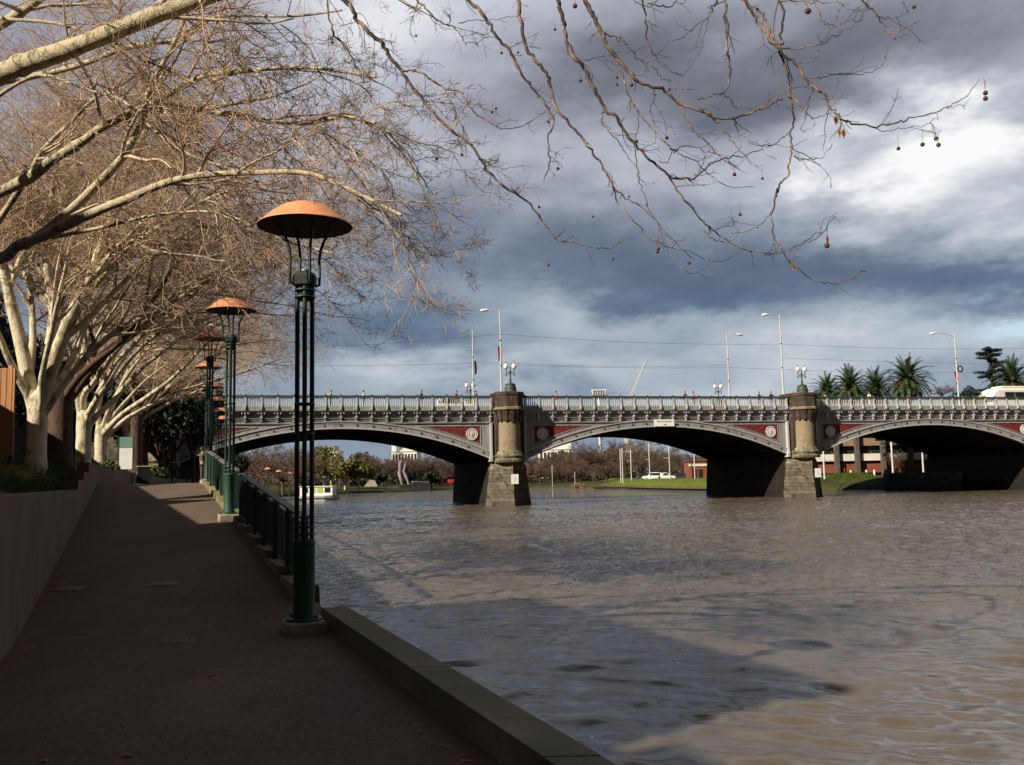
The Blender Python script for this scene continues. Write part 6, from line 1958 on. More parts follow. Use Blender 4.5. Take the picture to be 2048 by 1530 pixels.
# ------------------------------------------------------------------ vehicles
def loft_body(mb, sections, mi=0):
    """sections: (x, [(y, z) ...]) closed rings of equal length"""
    V = []; n = len(sections[0][1])
    for x, ring in sections:
        V += [(x, y, z) for y, z in ring]
    Fc = []
    for i in range(len(sections) - 1):
        for j in range(n):
            k = (j + 1) % n
            Fc.append((i * n + j, i * n + k, (i + 1) * n + k, (i + 1) * n + j))
    Fc += [tuple(range(n)), tuple(range(len(V) - n, len(V)))]
    mb.add(V, Fc, mi, False)
def wheel(mb_t, mb_r, x, y, r, w_):
    for mb, prof in ((mb_t, [(r * 0.62, -w_ / 2), (r * 0.95, -w_ / 2), (r, -w_ * 0.35), (r, w_ * 0.35), (r * 0.95, w_ / 2), (r * 0.62, w_ / 2), (r * 0.62, -w_ / 2)]), (mb_r, [(0, -w_ * 0.4), (r * 0.62, -w_ * 0.45), (r * 0.62, w_ * 0.45), (0, w_ * 0.4)])):
        P0 = len(mb.v)
        mb.lathe(prof, (0, 0, 0), 16, cap=False)
        mb.v[P0:] = [(x + a, y + c, r + b) for a, b, c in mb.v[P0:]]
def make_car(label, loc, rz, paint, kind='car', group='cars on the far bank', L=4.4):
    root = empty('parked_car', loc, rz, label, 'car', group)
    W2 = 0.87
    if kind == 'car':
        low = [(-2.2, .45, .8), (-2.1, .35, .95), (-1.2, .28, 1.0), (0, .28, 0.98), (1.2, .28, .92), (1.9, .32, .80), (2.2, .45, .62)]
        cabin = [(-1.95, 0.97, .86), (-1.5, 1.42, .72), (-0.6, 1.50, .70), (0.35, 1.46, .70), (1.15, 0.93, .84)]
    elif kind == 'suv':
        low = [(-2.3, .5, .95), (-2.2, .4, 1.05), (-1.0, .35, 1.1), (0, .35, 1.08), (1.2, .35, 1.02), (2.0, .4, .95), (2.3, .5, .75)]
        cabin = [(-2.2, 1.06, .86), (-2.0, 1.65, .74), (-0.6, 1.75, .72), (0.4, 1.70, .72), (1.1, 1.04, .84)]
    else:                        # pickup
        low = [(-2.5, .5, 1.0), (-2.45, .42, 1.05), (-0.7, .38, 1.05), (0, .38, 1.04), (1.2, .38, 1.0), (2.1, .4, .92), (2.35, .5, .75)]
        cabin = [(-0.7, 1.04, .86), (-0.5, 1.58, .74), (0.1, 1.66, .72), (0.6, 1.60, .72), (1.3, 1.01, .84)]
    q = MB()
    loft_body(q, [(x, [(-W2, zl), (-W2 * 1.02, (zl + zh) / 2), (-W2 * .94, zh), (W2 * .94, zh), (W2 * 1.02, (zl + zh) / 2), (W2, zl)]) for x, zl, zh in low])
    q.build('body', paint, root)
    q = MB()
    zb = cabin[0][1] - 0.02
    loft_body(q, [(x, [(-w_ * .98, zb - 0.05), (-w_, max(z - .02, zb)), (-w_ * .94, z), (w_ * .94, z), (w_, max(z - .02, zb)), (w_ * .98, zb - 0.05)]) for x, z, w_ in cabin])
    q.build('roof', paint, root)
    top = max(c[1] for c in cabin)
    for s in (-1, 1):
        q = MB()
        xs = (cabin[0][0] + .28, cabin[-1][0] - .42)
        q.hexa([(xs[0], s * .84, zb + .05), (xs[1], s * .84, zb + .05), (xs[1], s * .87, zb + .05), (xs[0], s * .87, zb + .05),
                (xs[0] + .25, s * .73, top - .14), (xs[1] - .35, s * .73, top - .14), (xs[1] - .35, s * .76, top - .14), (xs[0] + .25, s * .76, top - .14)])
        q.build('window', MAT['dark_glass'], root)
        q = MB(); q.box((low[-1][0] - .04, s * .6, .66), (.1, .3, .12)); q.build('headlight', MAT['glass_lamp'], root)
    for x in (-1.35, 1.35):
        for s in (-1, 1):
            a, b = MB(), MB(); wheel(a, b, x, s * .78, .33, .22)
            wl = a.build('wheel', MAT['tyre'], root); b.build('rim', MAT['galv'], wl)
    return root
# bus on the bridge
bs = on_bridge(2030, 6.0)
bus = empty('bus', bw(bridge_st(1976, 6.0) + 5.6, 6.0, E + 7.29), BA, 'white bus with dark windows crossing the bridge at the right edge', 'bus')
def bus_ring(hw, z0, z1): return [(-hw, z0), (-hw, z1 - .35), (-hw * .9, z1 - .08), (-hw * .6, z1), (hw * .6, z1), (hw * .9, z1 - .08), (hw, z1 - .35), (hw, z0)]
q = MB(); loft_body(q, [(-5.75, bus_ring(1.15, .45, 2.25)), (-5.55, bus_ring(1.22, .35, 2.75)), (-4.9, bus_ring(1.25, .32, 3.02)), (5.2, bus_ring(1.25, .32, 3.05)), (5.6, bus_ring(1.2, .4, 2.95))]); q.build('body', MAT['white_paint'], bus)
q = MB(); q.box((-1.0, 0, 3.14), (6.5, 1.9, .26), bev=.1); q.build('roof_unit', MAT['white_paint'], bus)
for s in (-1, 1):
    for k in range(6):
        q = MB(); q.box((-3.3 + k * 1.55, s * 1.252, 1.95), (1.48, .03, 1.0)); q.build('window', MAT['dark_glass'], bus)
q = MB(); q.hexa([(-5.80, -1.0, 1.2), (-5.80, 1.0, 1.2), (-5.7, 1.0, 1.2), (-5.7, -1.0, 1.2), (-5.62, -1.0, 2.5), (-5.62, 1.0, 2.5), (-5.5, 1.0, 2.5), (-5.5, -1.0, 2.5)]); q.build('windscreen', MAT['dark_glass'], bus)
for x in (-3.9, 3.6):
    for s in (-1, 1):
        a, b = MB(), MB(); wheel(a, b, x, s * 1.1, .48, .3); wl = a.build('wheel', MAT['tyre'], bus); b.build('rim', MAT['galv'], wl)
# small white van on the bridge
v = make_car('small white van on the bridge beside the brown coated person', bw(bridge_st(912, 7.0), 7.0, E + 7.29), BA, MAT['car_white'], 'suv', 'vehicles on the bridge')
v.name = 'small_van'; v['category'] = 'van'

# ------------------------------------------------------------------ right bank: palms, conifer, building
def make_palm():
    root = empty('palm_tree')
    rng = np.random.default_rng(61)
    q = MB()
    H = 7.2
    prof = [(0.62, -0.5)]
    for k in range(26):
        z = k * H / 26
        prof += [(0.50 + 0.03 * (k % 2), z), (0.44 + 0.03 * (k % 2), z + H / 52)]
    prof += [(0.70, H + .1), (0.75, H + .6), (0.3, H + 1.1), (0, H + 1.2)]
    q.lathe(prof, (0, 0, 0), 14); q.build('trunk', MAT['palm_trunk'], root)
    V, Fc, n0 = [], [], 0
    rach = Soup()
    for i in range(96):
        az = i * 2.39996 + rng.uniform(-.1, .1)
        el0 = math.radians(86 - 128 * (i / 95) ** 0.85)
        L = rng.uniform(3.7, 4.7) * (1 - 0.25 * (i / 95) ** 3)
        d = np.array([math.cos(az) * math.cos(el0), math.sin(az) * math.cos(el0), math.sin(el0)])
        K = 12; p = np.array([0, 0, H + 0.7]); P = [p]
        for k in range(1, K):
            p = p + d * L / (K - 1); P.append(p)
            d = d + np.array([0, 0, -0.085 - 0.02 * k * 0.5]); d = d / np.linalg.norm(d)
        P = np.array(P)
        rach.tubes(P[None], (0.045 * (1 - 0.8 * np.linspace(0, 1, K)))[None], 4)
        side = np.cross(P[-1] - P[0], [0, 0, 1.0]); side = side / max(np.linalg.norm(side), 1e-6)
        for m in range(44):
            u = 0.10 + 0.9 * m / 44
            f = u * (K - 1); k = min(int(f), K - 2); c = P[k] * (1 - (f - k)) + P[k + 1] * (f - k)
            tg = nrm(P[k + 1] - P[k])
            ln = 0.62 * math.sin(math.pi * min(u * 0.9 + 0.1, 1)) ** 0.6 + 0.08
            for s in (-1, 1):
                e = c + (side * s * 0.8 + tg * 0.75 + np.array([0, 0, rng.uniform(-.05, .4)])) * ln
                wv = np.cross(e - c, side); wv = tg * 0.05
                V += [c - wv, c + wv, e]; Fc.append((n0, n0 + 1, n0 + 2)); n0 += 3
    s = np_mesh('crown', np.array(V), np.array(Fc), MAT['palm_leaf'], root, False)
    rach.build('frond_stems', MAT['palm_leaf'], s)
    t = Soup()
    base = np.tile(np.array([[0, 0, H + .5]]), (26, 1))
    a = rng.uniform(0, 6.28, 26); P = np.stack([base + np.stack([np.cos(a), np.sin(a), np.zeros(26)], 1) * r + np.array([0, 0, z]) for r, z in ((.2, 0), (.9, .25), (1.35, -.1), (1.5, -.6))], 1)
    t.tubes(P, np.tile(np.array([[.05, .12, .2, .1]]), (26, 1)), 5)
    t.build('fruit_stalks', MAT['palm_fruit'], root)
    return root
palm = make_palm()
PALMS = [(1815, 764, 150, 1.12, 'largest palm tree behind the balustrade, tallest of the row, orange fruit stalks showing'), (1700, 778, 158, 1.04, 'palm tree between the small left palm and the largest one, low crown'),
         (1752, 782, 165, 1.06, 'palm tree half hidden behind the left side of the largest palm'), (1655, 786, 172, 0.95, 'smallest palm tree, just right of the right river pier lamp'),
         (2024, 768, 148, 1.12, 'palm tree at the right edge of the view above the white bus')]
for i, (px, py, Y, s, lab) in enumerate(PALMS):
    o = palm if i == 0 else copy_tree(palm)
    c = at(px, py, Y)
    o.scale = (s, s, s); o.location = (c.x, c.y, c.z - 7.9 * s); o.rotation_euler = (0, 0, i * 1.3)
    tag(o, lab, 'palm tree', 'palms beyond the bridge')
def make_conifer():
    c0 = at(1985, 800, 170)
    top = at(1985, 690, 170).z
    H = top - c0.z + 6
    root = empty('conifer', (c0.x, c0.y, c0.z - 6), 0, 'dark conifer with tiered ragged branches behind the right hand palm', 'tree')
    rng = np.random.default_rng(62)
    t = Soup(); t.tubes(resample([(0, 0, -1), (0.2, 0, H * .5), (0, 0, H * .97)], 10)[None], (0.45 * (1 - .9 * np.linspace(0, 1, 10)))[None], 8)
    cl = Soup(); bl = []
    for k in range(30):
        z = H * (0.26 + 0.72 * rng.random() ** 0.9)
        a = rng.uniform(0, 6.28); L = (1 - (z / H)) ** 0.75 * 7.4 * rng.uniform(0.6, 1.15) + 0.5
        e = np.array([math.cos(a) * L, math.sin(a) * L, z + L * 0.10])
        P = resample([(0, 0, z), (e[0] * .5, e[1] * .5, z + L * .1), e], 8)
        t.tubes(P[None], (0.12 * (1 - .85 * np.linspace(0, 1, 8)))[None], 5)
        for m in range(7):
            u = 0.25 + 0.75 * m / 6
            c = P[min(int(u * 7), 7)]
            bl.append((c[0], c[1], c[2] + .1, 0.45 + 0.55 * L / 7 * rng.uniform(.6, 1.2)))
    cl.add(*leaf_cloud(rng, bl, 9000, 0.17, 0.05))
    t.build('trunk', MAT['dark_bark'], root); cl.build('crown', MAT['conifer'], root, False)
make_conifer()
leaf_tree('shrub', 'dark bushy shrub behind the balustrade under the conifer', atb(1945, 806, 165) + Vector((0, 0, -3)), 5.6, 4.2, 'conifer', 63, 2600, 0.26, 0.25, cat='shrub', fork=0.1)

# building with dark columns and pale beams on the right bank
def far_building():
    Y = 172.0
    b0 = at(1560, 945, Y); b1 = at(1890, 945, Y)
    zt = at(1700, 862, Y).z; zb = 1.4
    root = empty('riverside_building', (b0.x, Y, zb), 0, 'long building with dark columns, pale concrete beam and red brick base beyond the right arch', 'building')
    o = Vector((b0.x, Y, zb)); Lb = b1.x - b0.x
    zc = lambda y: at(1740, y, Y).z - zb
    q = MB(); q.box((Lb / 2, 5.2, (zt - zb) / 2), (Lb, 8, zt - zb)); q.build('wall', MAT['concrete_dark'], root)
    q = MB(); q.box((Lb / 2, 0.85, (zc(945) + zc(925)) / 2), (Lb, 0.4, zc(925) - zc(945))); q.build('brick_base', MAT['brick_red'], root)
    q = MB(); q.box((Lb / 2, 0.5, (zc(921) + zc(907)) / 2), (Lb, 0.9, zc(907) - zc(921))); q.build('beam', MAT['building_pale'], root)
    q = MB(); q.box((Lb / 2, 0.6, (zc(891) + zc(876)) / 2), (Lb, 0.8, zc(876) - zc(891))); q.build('upper_beam', MAT['fascia'], root)
    for x in (1672, 1713, 1765, 1820, 1871):
        xx = at(x, 910, Y).x - b0.x
        q = MB(); q.box((xx, -0.35, (zc(866)) / 2), (0.85, 0.85, zc(866)), bev=.08); q.build('column', MAT['concrete_dark'], root)
    for k in range(12):
        q = MB(); q.box((1.5 + k * 2.45, 1.12, (zc(905) + zc(893)) / 2), (2.1, 0.12, zc(893) - zc(905))); q.build('window', MAT['dark_glass'], root)
    q = MB(); q.box((Lb / 2, 4.5, zt - zb + .2), (Lb + 1, 9.6, .4)); q.build('roof', MAT['concrete_dark'], root)
far_building()
p = at(1778, 990, 134); 
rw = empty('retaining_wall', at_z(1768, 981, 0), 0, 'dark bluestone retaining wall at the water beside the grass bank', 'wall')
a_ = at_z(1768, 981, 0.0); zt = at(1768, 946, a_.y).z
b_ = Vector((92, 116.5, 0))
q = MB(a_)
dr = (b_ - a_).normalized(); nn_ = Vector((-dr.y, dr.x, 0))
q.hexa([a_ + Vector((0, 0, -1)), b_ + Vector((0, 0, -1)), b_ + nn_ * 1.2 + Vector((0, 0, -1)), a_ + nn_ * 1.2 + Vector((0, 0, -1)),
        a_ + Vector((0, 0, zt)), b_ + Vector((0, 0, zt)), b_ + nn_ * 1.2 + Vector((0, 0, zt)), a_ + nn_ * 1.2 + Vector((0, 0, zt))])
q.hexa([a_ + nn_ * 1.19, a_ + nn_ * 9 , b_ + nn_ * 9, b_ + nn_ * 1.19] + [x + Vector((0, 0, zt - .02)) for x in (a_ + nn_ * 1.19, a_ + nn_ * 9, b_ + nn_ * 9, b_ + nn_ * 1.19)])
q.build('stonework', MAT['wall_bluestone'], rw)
ts = empty('blue_cover', at(1773, 953, a_.y - .2), .3, 'pale blue sheet hanging at the corner of the retaining wall', 'sheet')
q = MB()
for k in range(4): q.hexa([(-.3 + .05 * k, -.05, .6 - .4 * k), (.25 + .1 * k, -.1, .6 - .4 * k), (.25 + .1 * k, .02, .6 - .4 * k), (-.3 + .05 * k, .06, .6 - .4 * k), (-.3 + .05 * k - .05, -.05, 1.0 - .4 * k), (.15 + .1 * k, -.1, 1.0 - .4 * k), (.15 + .1 * k, .02, 1.0 - .4 * k), (-.35 + .05 * k, .06, 1.0 - .4 * k)])
q.build('sheet', MAT['blue'], ts)
# grass bank under the right arch
gb0, gb1 = at_z(1648, 978.7, 0.0), at_z(1772, 979.2, 0.0)
q = MB()
rows = []
for i in range(13):
    u = i / 12
    f = gb0.lerp(gb1, u)
    hh = (0.35 + 0.65 * min(1, u * 2.2)) * min(1, (1.08 - u) * 8)
    ztop = at(1700, 951, f.y + 8).z
    rows.append([(f.x, f.y - .2, -.3), (f.x + .1, f.y, 0.25), (f.x + .4, f.y + 2.2, ztop * .45 * hh + .2), (f.x + .8, f.y + 5, ztop * .82 * hh + .2), (f.x + 1.2, f.y + 8, ztop * hh + .1), (f.x + 2, f.y + 22, ztop * hh)])
V = [p for r in rows for p in r]; n = 6
q.add(V, [(i * n + j, i * n + j + 1, (i + 1) * n + j + 1, (i + 1) * n + j) for i in range(12) for j in range(n - 1)], 0, True)
tag(q.build('grass_bank', MAT['lawn']), kind='structure')
rng = np.random.default_rng(33)
rows_ = np.array(rows)
n_ = 3200
ui = rng.uniform(0, 11.99, n_); vj = rng.uniform(0.6, 4.6, n_)
i0, j0 = ui.astype(int), vj.astype(int); fu, fv = (ui - i0)[:, None], (vj - j0)[:, None]
pb = (rows_[i0, j0] * (1 - fv) + rows_[i0, j0 + 1] * fv) * (1 - fu) + (rows_[i0 + 1, j0] * (1 - fv) + rows_[i0 + 1, j0 + 1] * fv) * fu
dv = rng.normal(size=(n_, 3)) * 0.12 + np.array([0, -0.05, 0.34])
P_ = np.stack([pb, pb + dv * .6, pb + dv + rng.normal(size=(n_, 3)) * .06], 1)
sg_ = Soup(); sg_.tubes(P_, np.tile(np.array([[.06, .045, .01]]), (n_, 1)), 3)
tag(sg_.build('bank_grass', MAT['lawn']), kind='stuff')
# mown lawn under the middle arch
q = MB()
lw = [(1186, 977.5), (1215, 976), (1250, 976.5), (1300, 978.2), (1350, 979.4), (1400, 980.3), (1440, 980.5)]
V = []
for x, y in lw:
    a = at_z(x, y, 0.05) ; a.z = 0.25
    b = a + Vector((.2, 1.0, .62)); c = a + Vector((.4, 5, 1.35)); d = at(x, 959.5 if x > 1240 else 966, max(a.y + 30, 205)); d.z = 1.95 if x > 1240 else 1.5
    hk = {1186: 0.0, 1215: 0.55}.get(x, 1.0)
    V += [(p_.x, p_.y, 0.12 + (p_.z - 0.12) * (0.3 + 0.7 * hk)) for p_ in (a, b, c, d, Vector((d.x, d.y + 30, d.z + .1)))]
q.add(V, [(i * 5 + j, i * 5 + j + 1, (i + 1) * 5 + j + 1, (i + 1) * 5 + j) for i in range(len(lw) - 1) for j in range(4)], 0, True)
tag(q.build('lawn', MAT['lawn']), kind='structure')
# white posts, poles and small things on the right bank
GW = 'slim white poles on the far bank'
def white_pole(px, y0, y1, Y, lab, cross=None, rad=0.10, group=GW):
    b = at(px, y0, Y); H = at(px, y1, Y).z - b.z
    r = empty('white_pole', b, 0, lab, 'pole', group)
    q = MB(); q.lathe([(rad * 1.2, -.4), (rad * 1.1, 0.4), (rad, H * .6), (rad * .8, H), (0, H + .05)], (0, 0, 0), 10); q.build('pole', MAT['galv'], r)
    for (yc, xa, xb) in (cross or []):
        zc = at(px, yc, Y).z - b.z
        q = MB(); q.tube([(xa / FPX * Y, 0, zc), (xb / FPX * Y, 0, zc)], rad * .55, 6); q.build('cross_arm', MAT['galv'], r)
    return r
white_pole(1242, 962, 898, 205, 'slim white pole, leftmost of a close pair under the middle arch')
white_pole(1246, 962, 897, 200, 'slim white pole with a cross arm to the right, right of a close pair', [(903, 0, 20)])
white_pole(1263, 962, 899, 205, 'slim white pole with two short cross arms right of the close pair', [(903, -8, 4), (922, -8, 3)])
white_pole(1300, 962, 886, 200, 'tallest slim white pole under the middle arch, cross arm to the right', [(894, 0, 23), (919, -8, 0)])
white_pole(1340, 960, 884, 200, 'slim white pole between the tallest pole and the white parked car', [(916, -11, 0)])
white_pole(1390, 959, 908, 190, 'short white pole near the red brick house under the middle arch', [(909, -10, 2)])
white_pole(1649, 953, 902, 150, 'white pole close beside the right river pier', [(921, 0, 18)], .14)
white_pole(1786, 945, 876, 150, 'white pole rising above the retaining wall, nearer the grass', None, .15)
white_pole(1847, 945, 905, 150, 'white pole rising above the retaining wall near the dark arch', None, .14)
white_pole(1105, 970, 930, 240, 'thin grey post left of the lawn under the middle arch', None, .07)
white_pole(1150, 968, 944, 240, 'very short grey post by the far water edge', None, .07)
for i, (px, lab) in enumerate(((1702, 'white bollard on the grass bank, leftmost of three'), (1733, 'white bollard on the grass bank, middle of three'), (1749, 'white bollard on the grass bank, rightmost of three'))):
    b = at(px, 951, 152); b.z = at(1700, 951, 149).z
    r = empty('bollard', b, 0, lab, 'bollard', 'white bollards on the grass bank')
    q = MB(); q.lathe([(.16, -.3), (.16, .55), (.13, .62), (.16, .66), (.13, .8), (0, .84)], (0, 0, 0), 10); q.build('post', MAT['white_paint'], r)
p = at(1690, 952, 154)
make_person('person in red sitting out by the brick wall beyond the grass bank', Vector((p.x, p.y, at(1700, 951, 149).z - .2)), 2.5, cloth('red_cloth', (0.45, 0.03, 0.04)), dkc, group='people on the far bank', detail=False, scale=.8)
mp = at_z(1656, 974, 0)
bt = empty('small_boat', (mp.x, mp.y - 1.2, 0), 0.1, 'small white moored boat with dark canopy beside the right river pier', 'boat')
q = MB(); loft_body(q, [(-2.4, [(-.5, .55), (-.3, .05), (.3, .05), (.5, .55)]), (0, [(-.9, .6), (-.5, -.1), (.5, -.1), (.9, .6)]), (1.8, [(-.7, .7), (-.3, .0), (.3, .0), (.7, .7)]), (2.7, [(-.05, .85), (-.03, .5), (.03, .5), (.05, .85)])]); q.build('hull', MAT['white_paint'], bt)
q = MB(); q.box((-.4, 0, 1.5), (2.6, 1.5, .10), bev=.03)
for x in (-1.5, .7):
    for y in (-.65, .65): q.tube([(x, y, .6), (x, y, 1.5)], .04, 6)
q.box((-.4, 0, 1.0), (2.4, 1.3, .5)); q.build('canopy', MAT['slate'], bt)

# brick house and cars behind the lawn under the middle arch
p = at(1420, 962, 205); p.z = 1.6
hb = empty('brick_house', p, 0.0, 'small red brick building with pale band beside the right river pier, behind the lawn', 'building')
zz_ = lambda y: at(1400, y, 205).z - p.z
q = MB(); q.box((0, 3, zz_(922) / 2), (9, 6, zz_(922))); q.build('wall', MAT['brick_red'], hb)
q = MB(); q.box((0, -.05, zz_(930)), (9.2, .3, .5)); q.build('band', MAT['building_pale'], hb)
q = MB(); q.box((0, 3, zz_(922) + .15), (9.6, 6.6, .3)); q.build('roof', MAT['concrete_dark'], hb)
for dx in (-3.3, -2.0, .5):
    q = MB(); q.box((dx, -.02, 1.2), (.9, .1, 2.0)); q.build('window', MAT['dark_glass'], hb)
for px, Y, kind, paint, rz, lab in ((1305, 207, 'suv', 'car_white', 3.0, 'white high roofed car parked on the far bank, leftmost of the pale pair'), (1328, 203, 'pickup', 'car_white', 0.1, 'white pickup parked in front of the white high roofed car'),
                                    (1357, 210, 'car', 'car_dark', 3.1, 'dark car parked right of the white pickup on the far bank'), (1292, 214, 'car', 'car_dark', 0.0, 'dark car half hidden behind the white high roofed car')):
    p = at(px, 959, Y); make_car(lab, (p.x, p.y, at(1320, 959.5, 205).z - .1), rz, MAT[paint], kind)

# ------------------------------------------------------------------ the far bank: bare trees, leafy trees, buildings
def bare_proto(seed, mat, h, n1=16, wide=0.5, tw=0.028):
    rng = np.random.default_rng(seed)
    root = empty('bare_tree')
    t = Soup()
    tp = resample([(0, 0, -.5), (.05, .02, h * .14), (0, .05, h * .3)], 7)
    t.tubes(tp[None], (0.022 * h * np.array([1.3, 1.05, 1, .95, .92, .9, .85]))[None], 8)
    P, R = [], []
    for k in range(n1):
        a = k * 2.4 + rng.uniform(-.3, .3); el = rng.uniform(.55, 1.25)
        d = np.array([math.cos(a) * math.cos(el), math.sin(a) * math.cos(el), math.sin(el)])
        L = h * rng.uniform(.48, .72); p = np.array([0, .04, h * rng.uniform(.16, .32)]); pp = [p]
        for j in range(9):
            p = p + d * L / 9; pp.append(p); d = nrm(d + rng.normal(size=3) * .1 + np.array([d[0] * .06, d[1] * .06, -.04 * wide]))
        P.append(pp); R.append(0.012 * h * (1 - .85 * np.linspace(0, 1, 10)))
    P = np.array(P); R = np.array(R)
    t.tubes(P, R, 5)
    c = Soup()
    b1 = spawn(rng, P, R, 7, .2, 1, .4, 1.0, h * .16, h * .30, 6, .14, (0, 0, .0), .6, .05, .5); c.tubes(b1[0], np.maximum(b1[1], tw * .9), 3)
    b2 = spawn(rng, b1[0], b1[1], 6, .15, 1, .4, 1.1, h * .07, h * .15, 4, .18, (0, 0, 0), .8, .04, .6); c.tubes(b2[0], np.maximum(b2[1], tw * .75), 3)
    b3 = spawn(rng, b2[0], b2[1], 3, .2, 1, .4, 1.1, h * .03, h * .07, 3, .18, (0, 0, 0), .8, .04, .6); c.tubes(b3[0], np.maximum(b3[1], tw * .6), 3)
    t.build('trunk', MAT['dark_bark'], root); c.build('crown', MAT[mat], root)
    return root
protos = {'a': (bare_proto(71, 'far_twig', 10, 16), 'far_twig'), 'b': (bare_proto(72, 'far_twig', 10, 20, 1.0), 'far_twig'), 'c': (bare_proto(73, 'far_twig_tan', 10, 14, .2), 'far_twig_tan')}
used = set()
FAR = [  # pixel column, base row, top row, distance, prototype, label
    (600, 985, 880, 165, 'c', 'bare tan tree at the left bank seen between the posts of the nearest lamp'), (566, 985, 878, 172, 'a', 'bare brown tree left of the nearest lamp posts, behind three small far lamps'),
    (528, 982, 870, 180, 'b', 'bare brown tree on the left bank behind the railing top'), (492, 980, 872, 190, 'c', 'bare tan tree on the left bank beside the second lamp'),
    (735, 972, 908, 262, 'b', 'bare brown tree between the yellow green trees and the tall round brown tree'), (765, 972, 889, 250, 'a', 'tall round bare brown tree left of the pale sculpture under the left arch'), (795, 972, 902, 262, 'b', 'bare brown tree directly behind the pale sculpture'),
    (826, 972, 899, 265, 'a', 'bare brown tree right of the pale sculpture'), (853, 972, 896, 270, 'b', 'bare purple brown tree over the dark moored barge'), (880, 972, 903, 268, 'a', 'bare purple brown tree left of the left river pier, taller one'),
    (902, 972, 912, 262, 'b', 'bare purple brown tree touching the left river pier'), (680, 975, 900, 268, 'b', 'bare brown tree behind the yellow green trees'), (712, 975, 902, 272, 'a', 'bare brown tree behind the right yellow green tree'),
    (1052, 968, 905, 280, 'a', 'bare purple brown tree just right of the left river pier'), (1076, 968, 898, 285, 'b', 'bare purple brown tree below the white far roof, left one'), (1100, 968, 900, 278, 'a', 'bare purple brown tree below the white far roof, right one'),
    (1124, 968, 894, 285, 'b', 'bare purple brown tree right of the dark pointed tree'), (1150, 968, 884, 290, 'a', 'bare brown tree under the rise of the middle arch'), (1176, 966, 874, 290, 'b', 'tall bare brown tree, left of the tallest group under the middle arch'),
    (1202, 966, 866, 295, 'a', 'tall bare brown tree in the middle of the tallest group under the middle arch'), (1230, 966, 864, 290, 'b', 'tall bare brown tree right of the tallest group, behind the pole pair'), (1256, 965, 868, 280, 'c', 'bare tan tree behind the single pole with two cross arms'),
    (1284, 965, 876, 275, 'c', 'bare orange tan tree left of the tallest white pole'), (1312, 964, 880, 270, 'b', 'bare brown tree behind the white high roofed car'), (1340, 963, 884, 262, 'c', 'bare tan tree behind the white pickup'),
    (1366, 962, 892, 255, 'b', 'bare brown tree left of the red brick house'), (1392, 962, 900, 262, 'a', 'bare brown tree behind the red brick house'),
    (1165, 967, 912, 258, 'c', 'low bare tan tree in front of the tall brown ones, near the water'), (1120, 969, 918, 258, 'b', 'low bare purple brown tree near the far water edge'), (1080, 969, 920, 258, 'c', 'low bare tan tree near the far water edge beside the pier'),
    (1215, 965, 915, 240, 'b', 'low bare brown tree behind the left end of the lawn'), (1328, 963, 915, 235, 'a', 'low bare brown tree above the parked cars'), (1376, 962, 920, 232, 'c', 'low bare tan tree by the short white pole'),
    (1690, 945, 890, 185, 'b', 'small bare street tree in front of the columned building, left one'), (1800, 945, 895, 160, 'b', 'small bare street tree in front of the columned building, right one'),
    (1885, 800, 764, 170, 'b', 'bare twiggy tree behind the balustrade right of the largest palm'),
]
for i, (px, yb, yt, Y, k, lab) in enumerate(FAR):
    pr = protos[k][0]
    o = pr if k not in used else copy_tree(pr)
    used.add(k)
    b = at(px, yb, Y); H = at(px, yt, Y).z - b.z
    s = H / 10.0
    wx = s * (1.25 if px not in (1690, 1800) else 0.8)
    o.scale = (wx, wx, s); o.location = b; o.rotation_euler = (0, 0, i * 1.7)
    tag(o, lab, 'tree', 'bare trees beyond the bridge')
# a continuous distant belt of woods behind them
rng = np.random.default_rng(80)
V, Fc, n0 = [], [], 0
bl = []
for i in range(170):
    px = rng.uniform(430, 1480)
    Y = rng.uniform(330, 420)
    p = at(px, 960, Y); hz = rng.uniform(5, 9.5)
    bl.append((p.x, p.y, 2 + hz * 0.5, hz * 0.62))
s = Soup(); s.add(*leaf_cloud(rng, bl, 15000, 0.75, .5))
tag(s.build('far_woods', MAT['far_twig'], None, False), kind='stuff')
bl = []
for i in range(220):
    px = rng.uniform(560, 1480)
    Y = rng.uniform(268, 300)
    p = at(px, 960, Y); hz = rng.uniform(1.6, 3.6)
    bl.append((p.x, p.y, 1.5 + hz * 0.45, hz * 0.7))
s = Soup(); s.add(*leaf_cloud(rng, bl, 9000, 0.45, .5))
tag(s.build('undergrowth', MAT['dark_scrub'], None, False), kind='stuff')
for x, yb, yt, Y, cr, mt, lab in ((648, 978, 897, 215, 5.2, 'leaf_olive', 'tall olive green tree behind the boat'), (662, 976, 918, 205, 4.2, 'leaf_olive', 'yellow green tree at the left of three with pale trunks'), (690, 976, 916, 205, 4.2, 'leaf_olive', 'yellow green tree in the middle of three with pale trunks'),
                                  (717, 975, 920, 208, 3.8, 'leaf_olive', 'yellow green tree at the right of three with pale trunks'), (812, 970, 935, 240, 3.0, 'leaf_dark', 'low dark green bush tree behind the pale sculpture'), (755, 972, 945, 235, 2.6, 'leaf_dark', 'low dark green bush left of the pale sculpture'),
                                  (860, 970, 945, 245, 2.4, 'leaf_dark', 'low dark green bush behind the dark moored barge'), (730, 958, 896, 340, 4.0, 'leaf_dark', 'distant dark flat topped tree against the sky under the left arch'), (640, 958, 905, 330, 5, 'leaf_green', 'distant dark green tree behind the boat')):
    b = at(x, yb, Y); H = at(x, yt, Y).z - b.z
    leaf_tree('leafy_tree', lab, b, H, cr, mt, int(x) + 5, 1900, 0.36, 0.22, 'limb' if mt == 'leaf_olive' else 'dark_bark', 'leafy trees on the far bank', 0.34 if mt == 'leaf_olive' else 0.1)
